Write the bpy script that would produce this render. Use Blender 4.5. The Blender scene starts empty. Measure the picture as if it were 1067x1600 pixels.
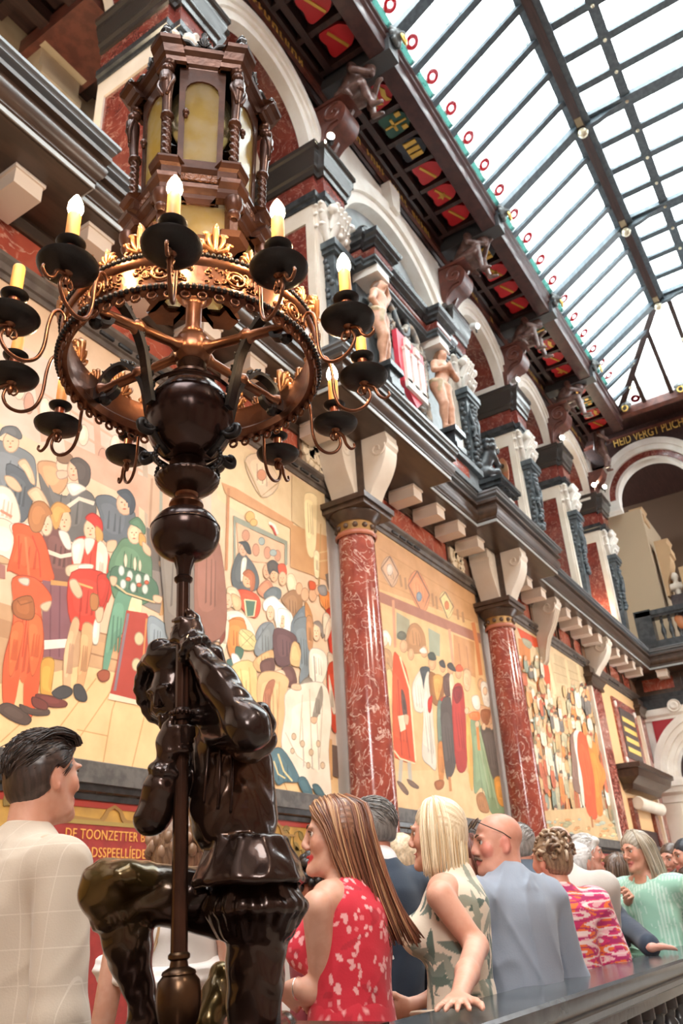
import bpy, bmesh, math, random
import numpy as np
from mathutils import Vector, Matrix

# ---------------------------------------------------------------- camera, sky, lights, exposure
SC = bpy.context.scene
COL = SC.collection
SC.view_settings.view_transform = 'Standard'
SC.view_settings.look = 'None'
SC.view_settings.gamma = 1.0
SC.view_settings.use_curve_mapping = False
SC.view_settings.exposure = 0.55
YAW, PITCH, ROLL, FPX = math.radians(31.2556), math.radians(26.9008), math.radians(-3.4054), 1251.38
CAM = np.array([0.0, 0.0, 1.30])
FW = np.array([math.cos(YAW) * math.cos(PITCH), math.sin(YAW) * math.cos(PITCH), math.sin(PITCH)])
_r0 = np.array([math.sin(YAW), -math.cos(YAW), 0.0])
_u0 = np.cross(_r0, FW)
RT = _r0 * math.cos(ROLL) + _u0 * math.sin(ROLL)
UP = -_r0 * math.sin(ROLL) + _u0 * math.cos(ROLL)
cam_d = bpy.data.cameras.new('camera')
cam = bpy.data.objects.new('camera', cam_d)
COL.objects.link(cam)
cam.matrix_world = Matrix(((RT[0], UP[0], -FW[0], CAM[0]), (RT[1], UP[1], -FW[1], CAM[1]), (RT[2], UP[2], -FW[2], CAM[2]), (0, 0, 0, 1)))
cam_d.sensor_fit = 'VERTICAL'
cam_d.sensor_height = 36.0
cam_d.lens = FPX / 1600 * 36.0
cam_d.clip_start = 0.05
cam_d.clip_end = 200
cam_d.dof.use_dof = True
cam_d.dof.focus_distance = 2.3
cam_d.dof.aperture_fstop = 6.3
SC.camera = cam

world = bpy.data.worlds.new('sky')
SC.world = world
world.use_nodes = True
_bg = world.node_tree.nodes['Background']
_bg.inputs[0].default_value = (0.93, 0.97, 1.0, 1)
_bg.inputs[1].default_value = 8.0

def area(name, loc, target, size, power, color, sy=None):
    d = bpy.data.lights.new(name, 'AREA')
    d.energy, d.color, d.size = power, color, size
    if sy:
        d.shape, d.size_y = 'RECTANGLE', sy
    o = bpy.data.objects.new(name, d)
    COL.objects.link(o)
    o.location = loc
    o.rotation_euler = (Vector(target) - Vector(loc)).to_track_quat('-Z', 'Y').to_euler()
    return o

# warm floodlights on the opposite gallery, and an added fill lamp for the foreground

for _i, _x in enumerate((1.5, 7.0, 12.5, 18.5, 24.5)):
    area('gallery_floodlight', (_x, -4.2, 8.6), (_x + 1.0, 6, 4.6), 0.8, 75, (1.0, 0.87, 0.72)).data.spread = math.radians(75)
area('stair_fill_light', (-4.0, -3.0, 6.5), (2.6, 1.6, 1.3), 2.5, 320, (1.0, 0.96, 0.92))  # added fill with no source there, brightening statue and guests from the front
area('loggia_lamp', (3.4, 7.4, 10.0), (3.6, 9.0, 13.0), 0.5, 90, (1.0, 0.80, 0.55))
area('far_gallery_lamp', (27.2, 6.6, 10.0), (29.6, 4.6, 13.0), 0.5, 90, (1.0, 0.74, 0.48))

# ---------------------------------------------------------------- pixel rays of the calibrated camera (real positions are worked out from them)
def ray(x, y):
    return FW + RT * (x - 533.5) / FPX - UP * (y - 800.0) / FPX
def dep(x, y, d):
    return CAM + ray(x, y) * d
def on(x, y, ax, v):
    r = ray(x, y)
    i = 'XYZ'.index(ax)
    return CAM + r * (v - CAM[i]) / r[i]
def V3(p):
    return np.array(p, float)
def nrm(v):
    v = np.array(v, float)
    return v / (np.linalg.norm(v) + 1e-12)

# ---------------------------------------------------------------- materials
_M = {}
def mat(name, col, rough=0.5, metal=0.0, col2=None, scale=5.0, lo=0.4, hi=0.6, bump=0.0, bscale=30.0, spec=0.5, emit=None, vcol=None, detail=4.0, stretch=None, trans=0.0, coat=0.0, sss=0.0, dist=0.0, sheen=0.0):
    if name in _M:
        return _M[name]
    m = bpy.data.materials.new(name)
    m.use_nodes = True
    nt = m.node_tree
    N, L = nt.nodes, nt.links
    b = N['Principled BSDF']
    b.inputs['Base Color'].default_value = (*col, 1)
    b.inputs['Roughness'].default_value = rough
    b.inputs['Metallic'].default_value = metal
    b.inputs['Specular IOR Level'].default_value = spec
    b.inputs['Transmission Weight'].default_value = trans
    b.inputs['Coat Weight'].default_value = coat
    if sss:
        b.inputs['Subsurface Weight'].default_value = sss
        b.inputs['Subsurface Radius'].default_value = (0.012, 0.005, 0.003)
    if sheen:
        b.inputs['Sheen Weight'].default_value = sheen
    tc = N.new('ShaderNodeTexCoord')
    vec = tc.outputs['Object']
    if stretch:
        mp = N.new('ShaderNodeMapping')
        mp.inputs['Scale'].default_value = stretch
        L.new(vec, mp.inputs[0])
        vec = mp.outputs[0]
    src = None
    if vcol:
        a = N.new('ShaderNodeVertexColor')
        a.layer_name = vcol
        src = a.outputs[0]
    if col2 is not None:
        n = N.new('ShaderNodeTexNoise')
        n.inputs['Scale'].default_value = scale
        n.inputs['Detail'].default_value = detail
        n.inputs['Distortion'].default_value = dist
        L.new(vec, n.inputs['Vector'])
        r = N.new('ShaderNodeValToRGB')
        r.color_ramp.elements[0].position = lo
        r.color_ramp.elements[1].position = hi
        if src is None:
            r.color_ramp.elements[0].color = (*col, 1)
            r.color_ramp.elements[1].color = (*col2, 1)
            L.new(n.outputs[0], r.inputs[0])
            src = r.outputs[0]
        else:
            r.color_ramp.elements[0].color = (1, 1, 1, 1)
            r.color_ramp.elements[1].color = (*col2, 1)
            L.new(n.outputs[0], r.inputs[0])
            x = N.new('ShaderNodeMix')
            x.data_type = 'RGBA'
            x.blend_type = 'MULTIPLY'
            x.inputs[0].default_value = 1
            L.new(src, x.inputs[6])
            L.new(r.outputs[0], x.inputs[7])
            src = x.outputs[2]
    if src is not None:
        L.new(src, b.inputs['Base Color'])
    if bump:
        n2 = N.new('ShaderNodeTexNoise')
        n2.inputs['Scale'].default_value = bscale
        n2.inputs['Detail'].default_value = 3
        L.new(vec, n2.inputs['Vector'])
        bp = N.new('ShaderNodeBump')
        bp.inputs['Strength'].default_value = min(1.0, bump)
        bp.inputs['Distance'].default_value = 0.02 * max(1.0, bump)
        L.new(n2.outputs[0], bp.inputs['Height'])
        L.new(bp.outputs[0], b.inputs['Normal'])
    if emit:
        b.inputs['Emission Color'].default_value = (*emit[0], 1)
        b.inputs['Emission Strength'].default_value = emit[1]
    _M[name] = m
    return m

def marble(name, base, dark, vein, s=1.0):
    # rosso marble: cloudy ground, sharp pale veins and pale flecks
    if name in _M:
        return _M[name]
    m = mat(name, base, 0.16, col2=dark, scale=3.0 * s, lo=0.35, hi=0.65, coat=0.3)
    nt = m.node_tree
    N, L = nt.nodes, nt.links
    b = N['Principled BSDF']
    ground = b.inputs['Base Color'].links[0].from_socket
    tc = N.new('ShaderNodeTexCoord')
    n = N.new('ShaderNodeTexNoise')
    n.inputs['Scale'].default_value = 2.2 * s
    n.inputs['Detail'].default_value = 8
    n.inputs['Distortion'].default_value = 1.6
    L.new(tc.outputs['Object'], n.inputs['Vector'])
    r = N.new('ShaderNodeValToRGB')
    e = r.color_ramp.elements
    e[0].position, e[0].color = 0.485, (0, 0, 0, 1)
    e[1].position, e[1].color = 0.5, (1, 1, 1, 1)
    e2 = e.new(0.515)
    e2.color = (0, 0, 0, 1)
    L.new(n.outputs[0], r.inputs[0])
    n3 = N.new('ShaderNodeTexNoise')
    n3.inputs['Scale'].default_value = 9 * s
    n3.inputs['Detail'].default_value = 5
    n3.inputs['Distortion'].default_value = 1.0
    L.new(tc.outputs['Object'], n3.inputs['Vector'])
    r3 = N.new('ShaderNodeValToRGB')
    r3.color_ramp.elements[0].position, r3.color_ramp.elements[0].color = 0.60, (0, 0, 0, 1)
    r3.color_ramp.elements[1].position, r3.color_ramp.elements[1].color = 0.72, (0.8, 0.8, 0.8, 1)
    L.new(n3.outputs[0], r3.inputs[0])
    ad = N.new('ShaderNodeMath')
    ad.operation = 'MAXIMUM'
    L.new(r.outputs[0], ad.inputs[0])
    L.new(r3.outputs[0], ad.inputs[1])
    x = N.new('ShaderNodeMix')
    x.data_type = 'RGBA'
    L.new(ad.outputs[0], x.inputs[0])
    L.new(ground, x.inputs[6])
    x.inputs[7].default_value = (*vein, 1)
    L.new(x.outputs[2], b.inputs['Base Color'])
    return m

RED_MARBLE = marble('rosso_marble', (0.34, 0.075, 0.05), (0.22, 0.045, 0.033), (0.72, 0.50, 0.42), 1.3)
RED_PANEL = marble('rosso_panel', (0.23, 0.05, 0.035), (0.15, 0.03, 0.024), (0.42, 0.22, 0.17), 1.2)
RED_FRIEZE = marble('rosso_frieze', (0.42, 0.09, 0.05), (0.30, 0.06, 0.04), (0.55, 0.28, 0.2), 0.8)
CREAM = mat('cream_stone', (0.78, 0.70, 0.60), 0.55, col2=(0.70, 0.61, 0.50), scale=1.5, bump=0.05)
WHITE_STONE = mat('white_stone', (0.86, 0.82, 0.75), 0.5, col2=(0.78, 0.72, 0.64), scale=2.0, bump=0.1)
BEIGE_PLASTER = mat('beige_plaster', (0.50, 0.40, 0.27), 0.85, col2=(0.44, 0.35, 0.23), scale=2, bump=0.05)
BLACK_STONE = mat('black_stone', (0.028, 0.031, 0.034), 0.22, col2=(0.05, 0.055, 0.06), scale=6, bump=0.03)
GREY_STONE = mat('grey_blue_stone', (0.075, 0.07, 0.065), 0.45, col2=(0.13, 0.12, 0.11), scale=9, bump=0.1)
SLATE = mat('slate_blue_stone', (0.055, 0.066, 0.073), 0.35, col2=(0.10, 0.12, 0.13), scale=6, bump=0.1)
BROWN_STONE = mat('brown_stone', (0.085, 0.052, 0.035), 0.28, col2=(0.055, 0.034, 0.024), scale=4, bump=0.05, stretch=(0.4, 2, 2))
DARK_WOOD = mat('dark_oak', (0.05, 0.022, 0.018), 0.38, col2=(0.028, 0.012, 0.010), scale=5, stretch=(0.3, 3, 3), bump=0.08)
BEAM_WOOD = mat('maroon_oak', (0.070, 0.026, 0.023), 0.36, col2=(0.045, 0.016, 0.015), scale=5, bump=.06)
RED_WOOD = mat('reddish_oak', (0.16, 0.052, 0.035), 0.35, col2=(0.10, 0.032, 0.024), scale=5, bump=0.1)
GREY_OAK = mat('glare_tinted_oak', (0.09, 0.125, 0.15), 0.42, col2=(0.06, 0.085, 0.105), scale=5, stretch=(2, 2, .4), bump=0.06)  # bluish glare on the roof timbers is put into this base colour
FIG_WOOD = mat('polished_oak_figure', (0.20, 0.12, 0.10), 0.30, col2=(0.11, 0.055, 0.045), scale=6, bump=0.15, coat=0.3)
GOLD = mat('gilding', (0.75, 0.50, 0.14), 0.32, 0.9, col2=(0.55, 0.34, 0.08), scale=20, bump=0.1)
GOLD_PAINT = mat('gold_paint', (0.86, 0.56, 0.15), 0.4, 0.1)
BRONZE = mat('dark_bronze', (0.050, 0.026, 0.018), 0.26, 0.75, col2=(0.028, 0.015, 0.012), scale=8, bump=0.05, bscale=14)
COPPER = mat('copper_bronze', (0.20, 0.085, 0.045), 0.30, 0.85, col2=(0.12, 0.05, 0.03), scale=9, bump=0.06, bscale=40)
IRON = mat('black_iron', (0.014, 0.012, 0.012), 0.38, 0.5, bump=0.06, bscale=60)

# ---------------------------------------------------------------- mesh helpers
WL = {}
def link(o, parent=None):
    COL.objects.link(o)
    if parent is not None:
        o.parent = parent
    return o
def tag(o, label=None, cat=None, group=None, kind=None):
    if label: o['label'] = label
    if cat: o['category'] = cat
    if group: o['group'] = group
    if kind: o['kind'] = kind
    return o
def empty(name, loc, label=None, cat=None, group=None, kind=None, parent=None):
    o = bpy.data.objects.new(name, None)
    o.empty_display_size = 0.1
    link(o, parent)
    loc = np.array(loc, float)
    o.location = loc - (WL[parent.name] if parent is not None else 0)
    WL[o.name] = loc
    return tag(o, label, cat, group, kind)
def copy_tree(o, parent=None):
    c = o.copy()
    COL.objects.link(c)
    if parent is not None:
        c.parent = parent
    for ch in list(o.children):
        copy_tree(ch, c)
    return c
def frame(d, hint=(0, 0, 1)):
    d = nrm(d)
    h = np.array(hint, float)
    if abs(d @ h) > 0.97:
        h = np.array([1.0, 0, 0]) if abs(d[0]) < 0.9 else np.array([0, 1.0, 0])
    a = nrm(np.cross(h, d))
    return a, np.cross(d, a), d          # right, up, along

class MB:
    def __init__(s):
        s.v, s.f, s.c = [], [], []
        s.cur = None
    def add(s, vs, fs, col=None):
        b = len(s.v)
        s.v.extend([tuple(map(float, p)) for p in vs])
        s.f.extend([tuple(i + b for i in f) for f in fs])
        s.c.extend([col or s.cur] * len(fs))
        return s
    def box(s, lo, hi, col=None):
        (a, b, c), (d, e, f) = lo, hi
        return s.add([(a, b, c), (d, b, c), (d, e, c), (a, e, c), (a, b, f), (d, b, f), (d, e, f), (a, e, f)],
                     [(0, 3, 2, 1), (4, 5, 6, 7), (0, 1, 5, 4), (1, 2, 6, 5), (2, 3, 7, 6), (3, 0, 4, 7)], col)
    def obox(s, c, ax, half, col=None):
        c = np.array(c, float)
        a = [nrm(x) * h for x, h in zip(ax, half)]
        vs = [c + sx * a[0] + sy * a[1] + sz * a[2] for sz in (-1, 1) for sx, sy in ((-1, -1), (1, -1), (1, 1), (-1, 1))]
        fs = [(0, 3, 2, 1), (4, 5, 6, 7), (0, 1, 5, 4), (1, 2, 6, 5), (2, 3, 7, 6), (3, 0, 4, 7)]
        return s.add(vs, fs, col)
    def bar(s, p, q, w, h, hint=(0, 0, 1), col=None):
        p, q = V3(p), V3(q)
        a, b, d = frame(q - p, hint)
        return s.obox((p + q) / 2, (a, b, d), (w / 2, h / 2, np.linalg.norm(q - p) / 2), col)
    def prism(s, poly, o, ax, ay, az, t0, t1, col=None):
        o, ax, ay, az = V3(o), V3(ax), V3(ay), V3(az)
        n = len(poly)
        vs = [o + ax * x + ay * y + az * t0 for x, y in poly] + [o + ax * x + ay * y + az * t1 for x, y in poly]
        fs = [tuple(range(n - 1, -1, -1)), tuple(range(n, 2 * n))] + [(i, (i + 1) % n, n + (i + 1) % n, n + i) for i in range(n)]
        return s.add(vs, fs, col)
    def lathe(s, prof, o=(0, 0, 0), ax=(0, 0, 1), n=24, a0=0.0, a1=2 * math.pi, col=None, mod=None):
        o = V3(o)
        u, w, d = frame(ax)
        full = abs(a1 - a0 - 2 * math.pi) < 1e-6
        m = n if full else n + 1
        vs = []
        for (r, z) in prof:
            for i in range(m):
                t = a0 + (a1 - a0) * i / n
                rr = r * (mod(t, z) if mod else 1)
                vs.append(o + (u * math.cos(t) + w * math.sin(t)) * rr + d * z)
        fs = []
        for j in range(len(prof) - 1):
            for i in range(n):
                k = (i + 1) % m
                fs.append((j * m + i, j * m + k, (j + 1) * m + k, (j + 1) * m + i))
        return s.add(vs, fs, col)
    def tube(s, pts, r, n=8, closed=False, col=None, flat=None, hint=None, caps=True):
        P = [V3(p) for p in pts]
        k = len(P)
        R = r if hasattr(r, '__len__') else [r] * k
        vs, u = [], None
        for i in range(k):
            d = nrm((P[(i + 1) % k] if (closed or i < k - 1) else P[i]) - (P[i - 1] if (closed or i > 0) else P[i]))
            if u is None:
                u = frame(d, hint if hint is not None else (0, 0, 1))[0]
            u = nrm(u - d * (u @ d))
            w = np.cross(d, u)
            fl = flat or 1.0
            for j in range(n):
                t = 2 * math.pi * j / n
                vs.append(P[i] + (u * math.cos(t) + w * math.sin(t) * fl) * R[i])
        fs = []
        for i in range(k if closed else k - 1):
            for j in range(n):
                a, b = i * n + j, i * n + (j + 1) % n
                c, d2 = ((i + 1) % k) * n + (j + 1) % n, ((i + 1) % k) * n + j
                fs.append((a, b, c, d2))
        if caps and not closed:
            fs.append(tuple(range(n - 1, -1, -1)))
            fs.append(tuple((k - 1) * n + j for j in range(n)))
        return s.add(vs, fs, col)
    def sweep(s, prof, path, out, closed=False, col=None, up=(0, 0, 1), cap=True):
        # prof: (outward, up) pairs; path: 3D points in a level plane, out: function giving the outward normal side (+1/-1)
        P = [V3(p) for p in path]
        k, m = len(P), len(prof)
        up = V3(up)
        vs = []
        for i in range(k):
            da = nrm(P[i] - P[i - 1]) if (i > 0 or closed) else None
            db = nrm(P[(i + 1) % k] - P[i]) if (i < k - 1 or closed) else None
            da = db if da is None else da
            db = da if db is None else db
            na, nb = np.cross(da, up) * out, np.cross(db, up) * out
            mt = nrm(na + nb)
            mt = mt / max(0.2, mt @ na)
            for (x, z) in prof:
                vs.append(P[i] + mt * x + up * z)
        fs = []
        for i in range(k if closed else k - 1):
            j2 = (i + 1) % k
            for j in range(m - 1):
                q = (i * m + j, j2 * m + j, j2 * m + j + 1, i * m + j + 1)
                fs.append(q if out > 0 else q[::-1])
        if cap and not closed:
            fs.append(tuple(range(m)))
            fs.append(tuple((k - 1) * m + j for j in range(m - 1, -1, -1)))
        return s.add(vs, fs, col)
    def ball(s, c, r, n=10, m=7, col=None, ax=None):
        c = V3(c)
        r = V3(r) if hasattr(r, '__len__') else V3((r, r, r))
        A = ax or (V3((1, 0, 0)), V3((0, 1, 0)), V3((0, 0, 1)))
        vs = []
        for j in range(m + 1):
            th = math.pi * j / m
            for i in range(n):
                p = 2 * math.pi * i / n
                vs.append(c + A[0] * r[0] * math.sin(th) * math.cos(p) + A[1] * r[1] * math.sin(th) * math.sin(p) + A[2] * r[2] * math.cos(th))
        fs = []
        for j in range(m):
            for i in range(n):
                k = (i + 1) % n
                fs.append((j * n + i, (j + 1) * n + i, (j + 1) * n + k, j * n + k))
        return s.add(vs, fs, col)
    def build(s, name, material, parent=None, smooth=None, origin=None, label=None, cat=None, group=None, kind=None, fixn=False):
        me = bpy.data.meshes.new(name)
        pw = WL[parent.name] if parent is not None else np.zeros(3)
        if origin is None:
            origin = pw if parent is not None else (np.mean(np.array(s.v), 0) if s.v else pw)
        origin = np.array(origin, float)
        A = np.array(s.v, float).reshape(-1, 3) - origin
        me.from_pydata(A.tolist(), [], s.f)
        if any(c is not None for c in s.c):
            at = me.color_attributes.new('Col', 'FLOAT_COLOR', 'CORNER')
            cl = []
            for f, c in zip(s.f, s.c):
                cl.extend([*(c or (1, 1, 1)), 1.0] * len(f))
            at.data.foreach_set('color', cl)
        if fixn:
            bm = bmesh.new()
            bm.from_mesh(me)
            bmesh.ops.remove_doubles(bm, verts=bm.verts, dist=1e-5)
            bmesh.ops.recalc_face_normals(bm, faces=bm.faces)
            bm.to_mesh(me)
            bm.free()
        if smooth is not None:
            me.polygons.foreach_set('use_smooth', [True] * len(me.polygons))
            if smooth < 180:
                me.set_sharp_from_angle(angle=math.radians(smooth))
        me.materials.append(material)
        me.update()
        o = bpy.data.objects.new(name, me)
        link(o, parent)
        o.location = origin - pw
        WL[o.name] = origin
        return tag(o, label, cat, group, kind)
    def world_shift(s, fn):
        s.v = [tuple(fn(V3(p))) for p in s.v]
        return s

def inst(src, parent, loc, rot=None, scale=None, name=None):
    # a copy that shares mesh data; loc in world coordinates
    o = src.copy()
    COL.objects.link(o)
    o.parent = parent
    loc = np.array(loc, float)
    o.location = loc - (WL[parent.name] if parent is not None else 0)
    if rot is not None: o.rotation_euler = rot
    if scale is not None: o.scale = scale
    WL[o.name] = loc
    return o
def spline(pts, n=6, closed=False):
    P = [V3(p) for p in pts]
    k = len(P)
    out = []
    for i in range(k if closed else k - 1):
        p0 = P[i - 1] if (i > 0 or closed) else 2 * P[0] - P[1]
        p1, p2 = P[i], P[(i + 1) % k]
        p3 = P[(i + 2) % k] if (i < k - 2 or closed) else 2 * P[-1] - P[-2]
        for j in range(n):
            t = j / n
            out.append(0.5 * (2 * p1 + (p2 - p0) * t + (2 * p0 - 5 * p1 + 4 * p2 - p3) * t * t + (3 * p1 - p0 - 3 * p2 + p3) * t ** 3))
    if not closed:
        out.append(P[-1])
    return out
def text_mesh(txt, size, origin, ax, ay, material, parent=None, name='lettering', ext=0.004, sx=1.0, align='LEFT', spacing=1.0, serif=True, **kw):
    cu = bpy.data.curves.new(name, 'FONT')
    cu.body, cu.size, cu.align_x, cu.space_character = txt, size, align, spacing
    cu.resolution_u = 3
    cu.extrude = ext
    o = bpy.data.objects.new(name, cu)
    COL.objects.link(o)
    dg = bpy.context.evaluated_depsgraph_get()
    me = bpy.data.meshes.new_from_object(o.evaluated_get(dg))
    bpy.data.objects.remove(o)
    ax, ay = nrm(ax), nrm(ay)
    az = np.cross(ax, ay)
    origin = V3(origin)
    n = len(me.vertices)
    co = np.empty(n * 3)
    me.vertices.foreach_get('co', co)
    co = co.reshape(-1, 3)
    W = ax * co[:, :1] * sx + ay * co[:, 1:2] + az * co[:, 2:3]
    me.vertices.foreach_set('co', W.ravel())
    me.materials.clear()
    me.materials.append(material)
    me.update()
    ob = bpy.data.objects.new(name, me)
    link(ob, parent)
    ob.location = origin - (WL[parent.name] if parent is not None else 0)
    WL[ob.name] = origin
    return tag(ob, **kw)
# ---------------------------------------------------------------- modelling of figures: blended rounded solids turned into one continuous mesh
def surfnet(F, org, h):
    nx, ny, nz = F.shape
    S = F < 0
    cor = [(i, j, k) for i in (0, 1) for j in (0, 1) for k in (0, 1)]
    sl = lambda A, c: A[c[0]:nx - 1 + c[0], c[1]:ny - 1 + c[1], c[2]:nz - 1 + c[2]]
    cnt = sum(sl(S, c).astype(np.int8) for c in cor)
    act = (cnt > 0) & (cnt < 8)
    ids = np.full(act.shape, -1, np.int64)
    I, J, K = np.nonzero(act)
    n = len(I)
    ids[I, J, K] = np.arange(n)
    acc, num = np.zeros((n, 3)), np.zeros(n)
    val = {c: F[I + c[0], J + c[1], K + c[2]] for c in cor}
    for a in cor:
        for ax in range(3):
            if a[ax] == 0:
                b = tuple(1 if q == ax else a[q] for q in range(3))
                fa, fb = val[a], val[b]
                msk = (fa < 0) != (fb < 0)
                t = fa[msk] / (fa[msk] - fb[msk])
                p = np.tile(np.array(a, float), (len(t), 1))
                p[:, ax] = t
                acc[msk] += p
                num[msk] += 1
    V = (acc / num[:, None] + np.stack([I, J, K], 1)) * h + org
    quads = []
    for ax in range(3):
        o1, o2 = [(1, 2), (2, 0), (0, 1)][ax]
        lo = [slice(None)] * 3
        hi = [slice(None)] * 3
        lo[ax], hi[ax] = slice(0, -1), slice(1, None)
        cr = S[tuple(lo)] != S[tuple(hi)]
        P = np.stack(np.nonzero(cr), 1)
        lim = np.array(F.shape) - 1
        ok = (P[:, o1] > 0) & (P[:, o2] > 0) & (P[:, o1] < lim[o1]) & (P[:, o2] < lim[o2])
        P = P[ok]
        ins = S[P[:, 0], P[:, 1], P[:, 2]]
        def g(d1, d2):
            Q = P.copy()
            Q[:, o1] -= d1
            Q[:, o2] -= d2
            return ids[Q[:, 0], Q[:, 1], Q[:, 2]]
        q = np.stack([g(1, 1), g(0, 1), g(0, 0), g(1, 0)], 1)
        q[~ins] = q[~ins][:, ::-1]
        quads.append(q)
    return V, np.concatenate(quads)

class Sdf:
    def __init__(s, k=0.02):
        s.p, s.k, s.g = [], k, 1.0
    def cone(s, a, b, ra, rb=None, k=None, col=None, flat=None, sub=False):
        # tapered capsule; flat=(direction, factor) makes the section oval
        s.p.append(('c', V3(a), V3(b), float(ra) * s.g, float(ra if rb is None else rb) * s.g, s.k if k is None else k, col, flat, sub))
        return s
    def chain(s, pts, rs, **kw):
        for i in range(len(pts) - 1):
            s.cone(pts[i], pts[i + 1], rs[i], rs[i + 1], **kw)
        return s
    def ell(s, c, r, axes=None, k=None, col=None, sub=False):
        A = np.array(axes if axes is not None else np.eye(3), float)
        s.p.append(('e', V3(c), np.array(r, float) * s.g, A, None, s.k if k is None else k, col, None, sub))
        return s
    def box(s, c, half, axes=None, rnd=0.01, k=None, col=None, sub=False):
        A = np.array(axes if axes is not None else np.eye(3), float)
        s.p.append(('b', V3(c), np.array(half, float), A, rnd, s.k if k is None else k, col, None, sub))
        return s
    @staticmethod
    def dist(q, P):
        if q[0] == 'c':
            _, a, b, ra, rb, k, col, flat, sub = q
            if flat is not None:
                n = nrm(flat[0])
                f = flat[1]
                w = (P - a) @ n
                P = P + w[..., None] * n * (1 / f - 1)
                wb = (b - a) @ n
                b = b + wb * n * (1 / f - 1)
            ab = b - a
            L2 = ab @ ab + 1e-12
            t = np.clip(((P - a) @ ab) / L2, 0, 1)
            d = np.linalg.norm(P - a - t[..., None] * ab, axis=-1) - (ra + (rb - ra) * t)
            return d
        if q[0] == 'e':
            _, c, r, A, _, k, col, _, sub = q
            L = (P - c) @ A.T
            k0 = np.linalg.norm(L / r, axis=-1)
            k1 = np.linalg.norm(L / (r * r), axis=-1) + 1e-9
            return k0 * (k0 - 1) / k1
        _, c, hf, A, rd, k, col, _, sub = q
        L = np.abs((P - c) @ A.T) - (hf - rd)
        return np.linalg.norm(np.maximum(L, 0), axis=-1) + np.minimum(np.max(L, axis=-1), 0) - rd
    @staticmethod
    def bounds(q):
        if q[0] == 'c':
            r = max(q[3], q[4])
            return np.minimum(q[1], q[2]) - r, np.maximum(q[1], q[2]) + r
        R = np.linalg.norm(q[2]) if q[0] == 'b' else None
        if q[0] == 'e':
            e = np.sqrt(((q[3] * q[2][:, None]) ** 2).sum(0))
        else:
            e = (np.abs(q[3]) * q[2][:, None]).sum(0)
        return q[1] - e, q[1] + e
    def mesh(s, h, disp=None, clip=None):
        pos = [q for q in s.p if not q[-1]]
        B = [s.bounds(q) for q in pos]
        lo = np.min([b[0] for b in B], 0) - 3 * h - 0.01
        hi = np.max([b[1] for b in B], 0) + 3 * h + 0.01
        n = np.ceil((hi - lo) / h).astype(int) + 1
        F = np.full(n, 0.08, np.float64)
        ax = [lo[i] + h * np.arange(n[i]) for i in range(3)]
        for q in s.p:
            k = max(q[5], 1e-4)
            b0, b1 = s.bounds(q)
            m = k + 3 * h
            i0 = np.clip(np.floor((b0 - m - lo) / h).astype(int), 0, n)
            i1 = np.clip(np.ceil((b1 + m - lo) / h).astype(int) + 1, 0, n)
            if np.any(i1 <= i0): continue
            G = np.stack(np.meshgrid(ax[0][i0[0]:i1[0]], ax[1][i0[1]:i1[1]], ax[2][i0[2]:i1[2]], indexing='ij'), -1)
            d = s.dist(q, G)
            v = F[i0[0]:i1[0], i0[1]:i1[1], i0[2]:i1[2]]
            if q[-1]:
                d = -d
                e = np.maximum(k - np.abs(v - d), 0) / k
                v[...] = np.maximum(v, d) + e * e * k * 0.25
            else:
                e = np.maximum(k - np.abs(v - d), 0) / k
                v[...] = np.minimum(v, d) - e * e * k * 0.25
        if disp is not None:
            nb = np.nonzero(np.abs(F) < 0.06)
            P = np.stack([ax[i][nb[i]] for i in range(3)], -1)
            F[nb] += disp(P)
        if clip is not None:
            G = np.stack(np.meshgrid(*ax, indexing='ij'), -1)
            for (p, nn) in clip:
                F = np.maximum(F, (G - V3(p)) @ nrm(nn))
        F[0] = F[-1] = 0.08
        F[:, 0] = F[:, -1] = 0.08
        F[:, :, 0] = F[:, :, -1] = 0.08
        return surfnet(F, lo, h)
    def colors(s, V, default):
        best = np.full(len(V), 1e9)
        C = np.tile(np.array(default, float), (len(V), 1))
        for q in s.p:
            if q[-1]: continue
            d = s.dist(q, V)
            m = d < best
            best[m] = d[m]
            C[m] = q[6] if q[6] is not None else default
        return C
    def build(s, name, material, parent, h, default=None, disp=None, clip=None, colfn=None, smooth_it=1, **kw):
        V, Q = s.mesh(h, disp, clip)
        me = bpy.data.meshes.new(name)
        # light relaxation to take away the grid steps
        for _ in range(smooth_it):
            S = np.zeros_like(V)
            c = np.zeros(len(V))
            for a, b in ((0, 1), (1, 2), (2, 3), (3, 0)):
                np.add.at(S, Q[:, a], V[Q[:, b]])
                np.add.at(S, Q[:, b], V[Q[:, a]])
                np.add.at(c, Q[:, a], 1)
                np.add.at(c, Q[:, b], 1)
            V = V * 0.5 + 0.5 * S / np.maximum(c, 1)[:, None]
        pw = WL[parent.name] if parent is not None else np.zeros(3)
        org = kw.pop('origin', None)
        org = pw if org is None and parent is not None else (np.array([V[:, 0].mean(), V[:, 1].mean(), V[:, 2].min()]) if org is None else V3(org))
        me.vertices.add(len(V))
        me.vertices.foreach_set('co', (V - org).ravel())
        me.loops.add(Q.size)
        me.loops.foreach_set('vertex_index', Q.ravel().astype(np.int32))
        me.polygons.add(len(Q))
        me.polygons.foreach_set('loop_start', np.arange(0, Q.size, 4, dtype=np.int32))
        me.polygons.foreach_set('use_smooth', np.ones(len(Q), bool))
        me.update(calc_edges=True)
        if default is not None:
            C = s.colors(V, default)
            if colfn is not None: C = colfn(V, C)
            at = me.color_attributes.new('Col', 'FLOAT_COLOR', 'POINT')
            at.data.foreach_set('color', np.c_[C, np.ones(len(C))].ravel())
        me.materials.append(material)
        o = bpy.data.objects.new(name, me)
        link(o, parent)
        o.location = org - pw
        WL[o.name] = org
        return tag(o, **kw)
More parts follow.
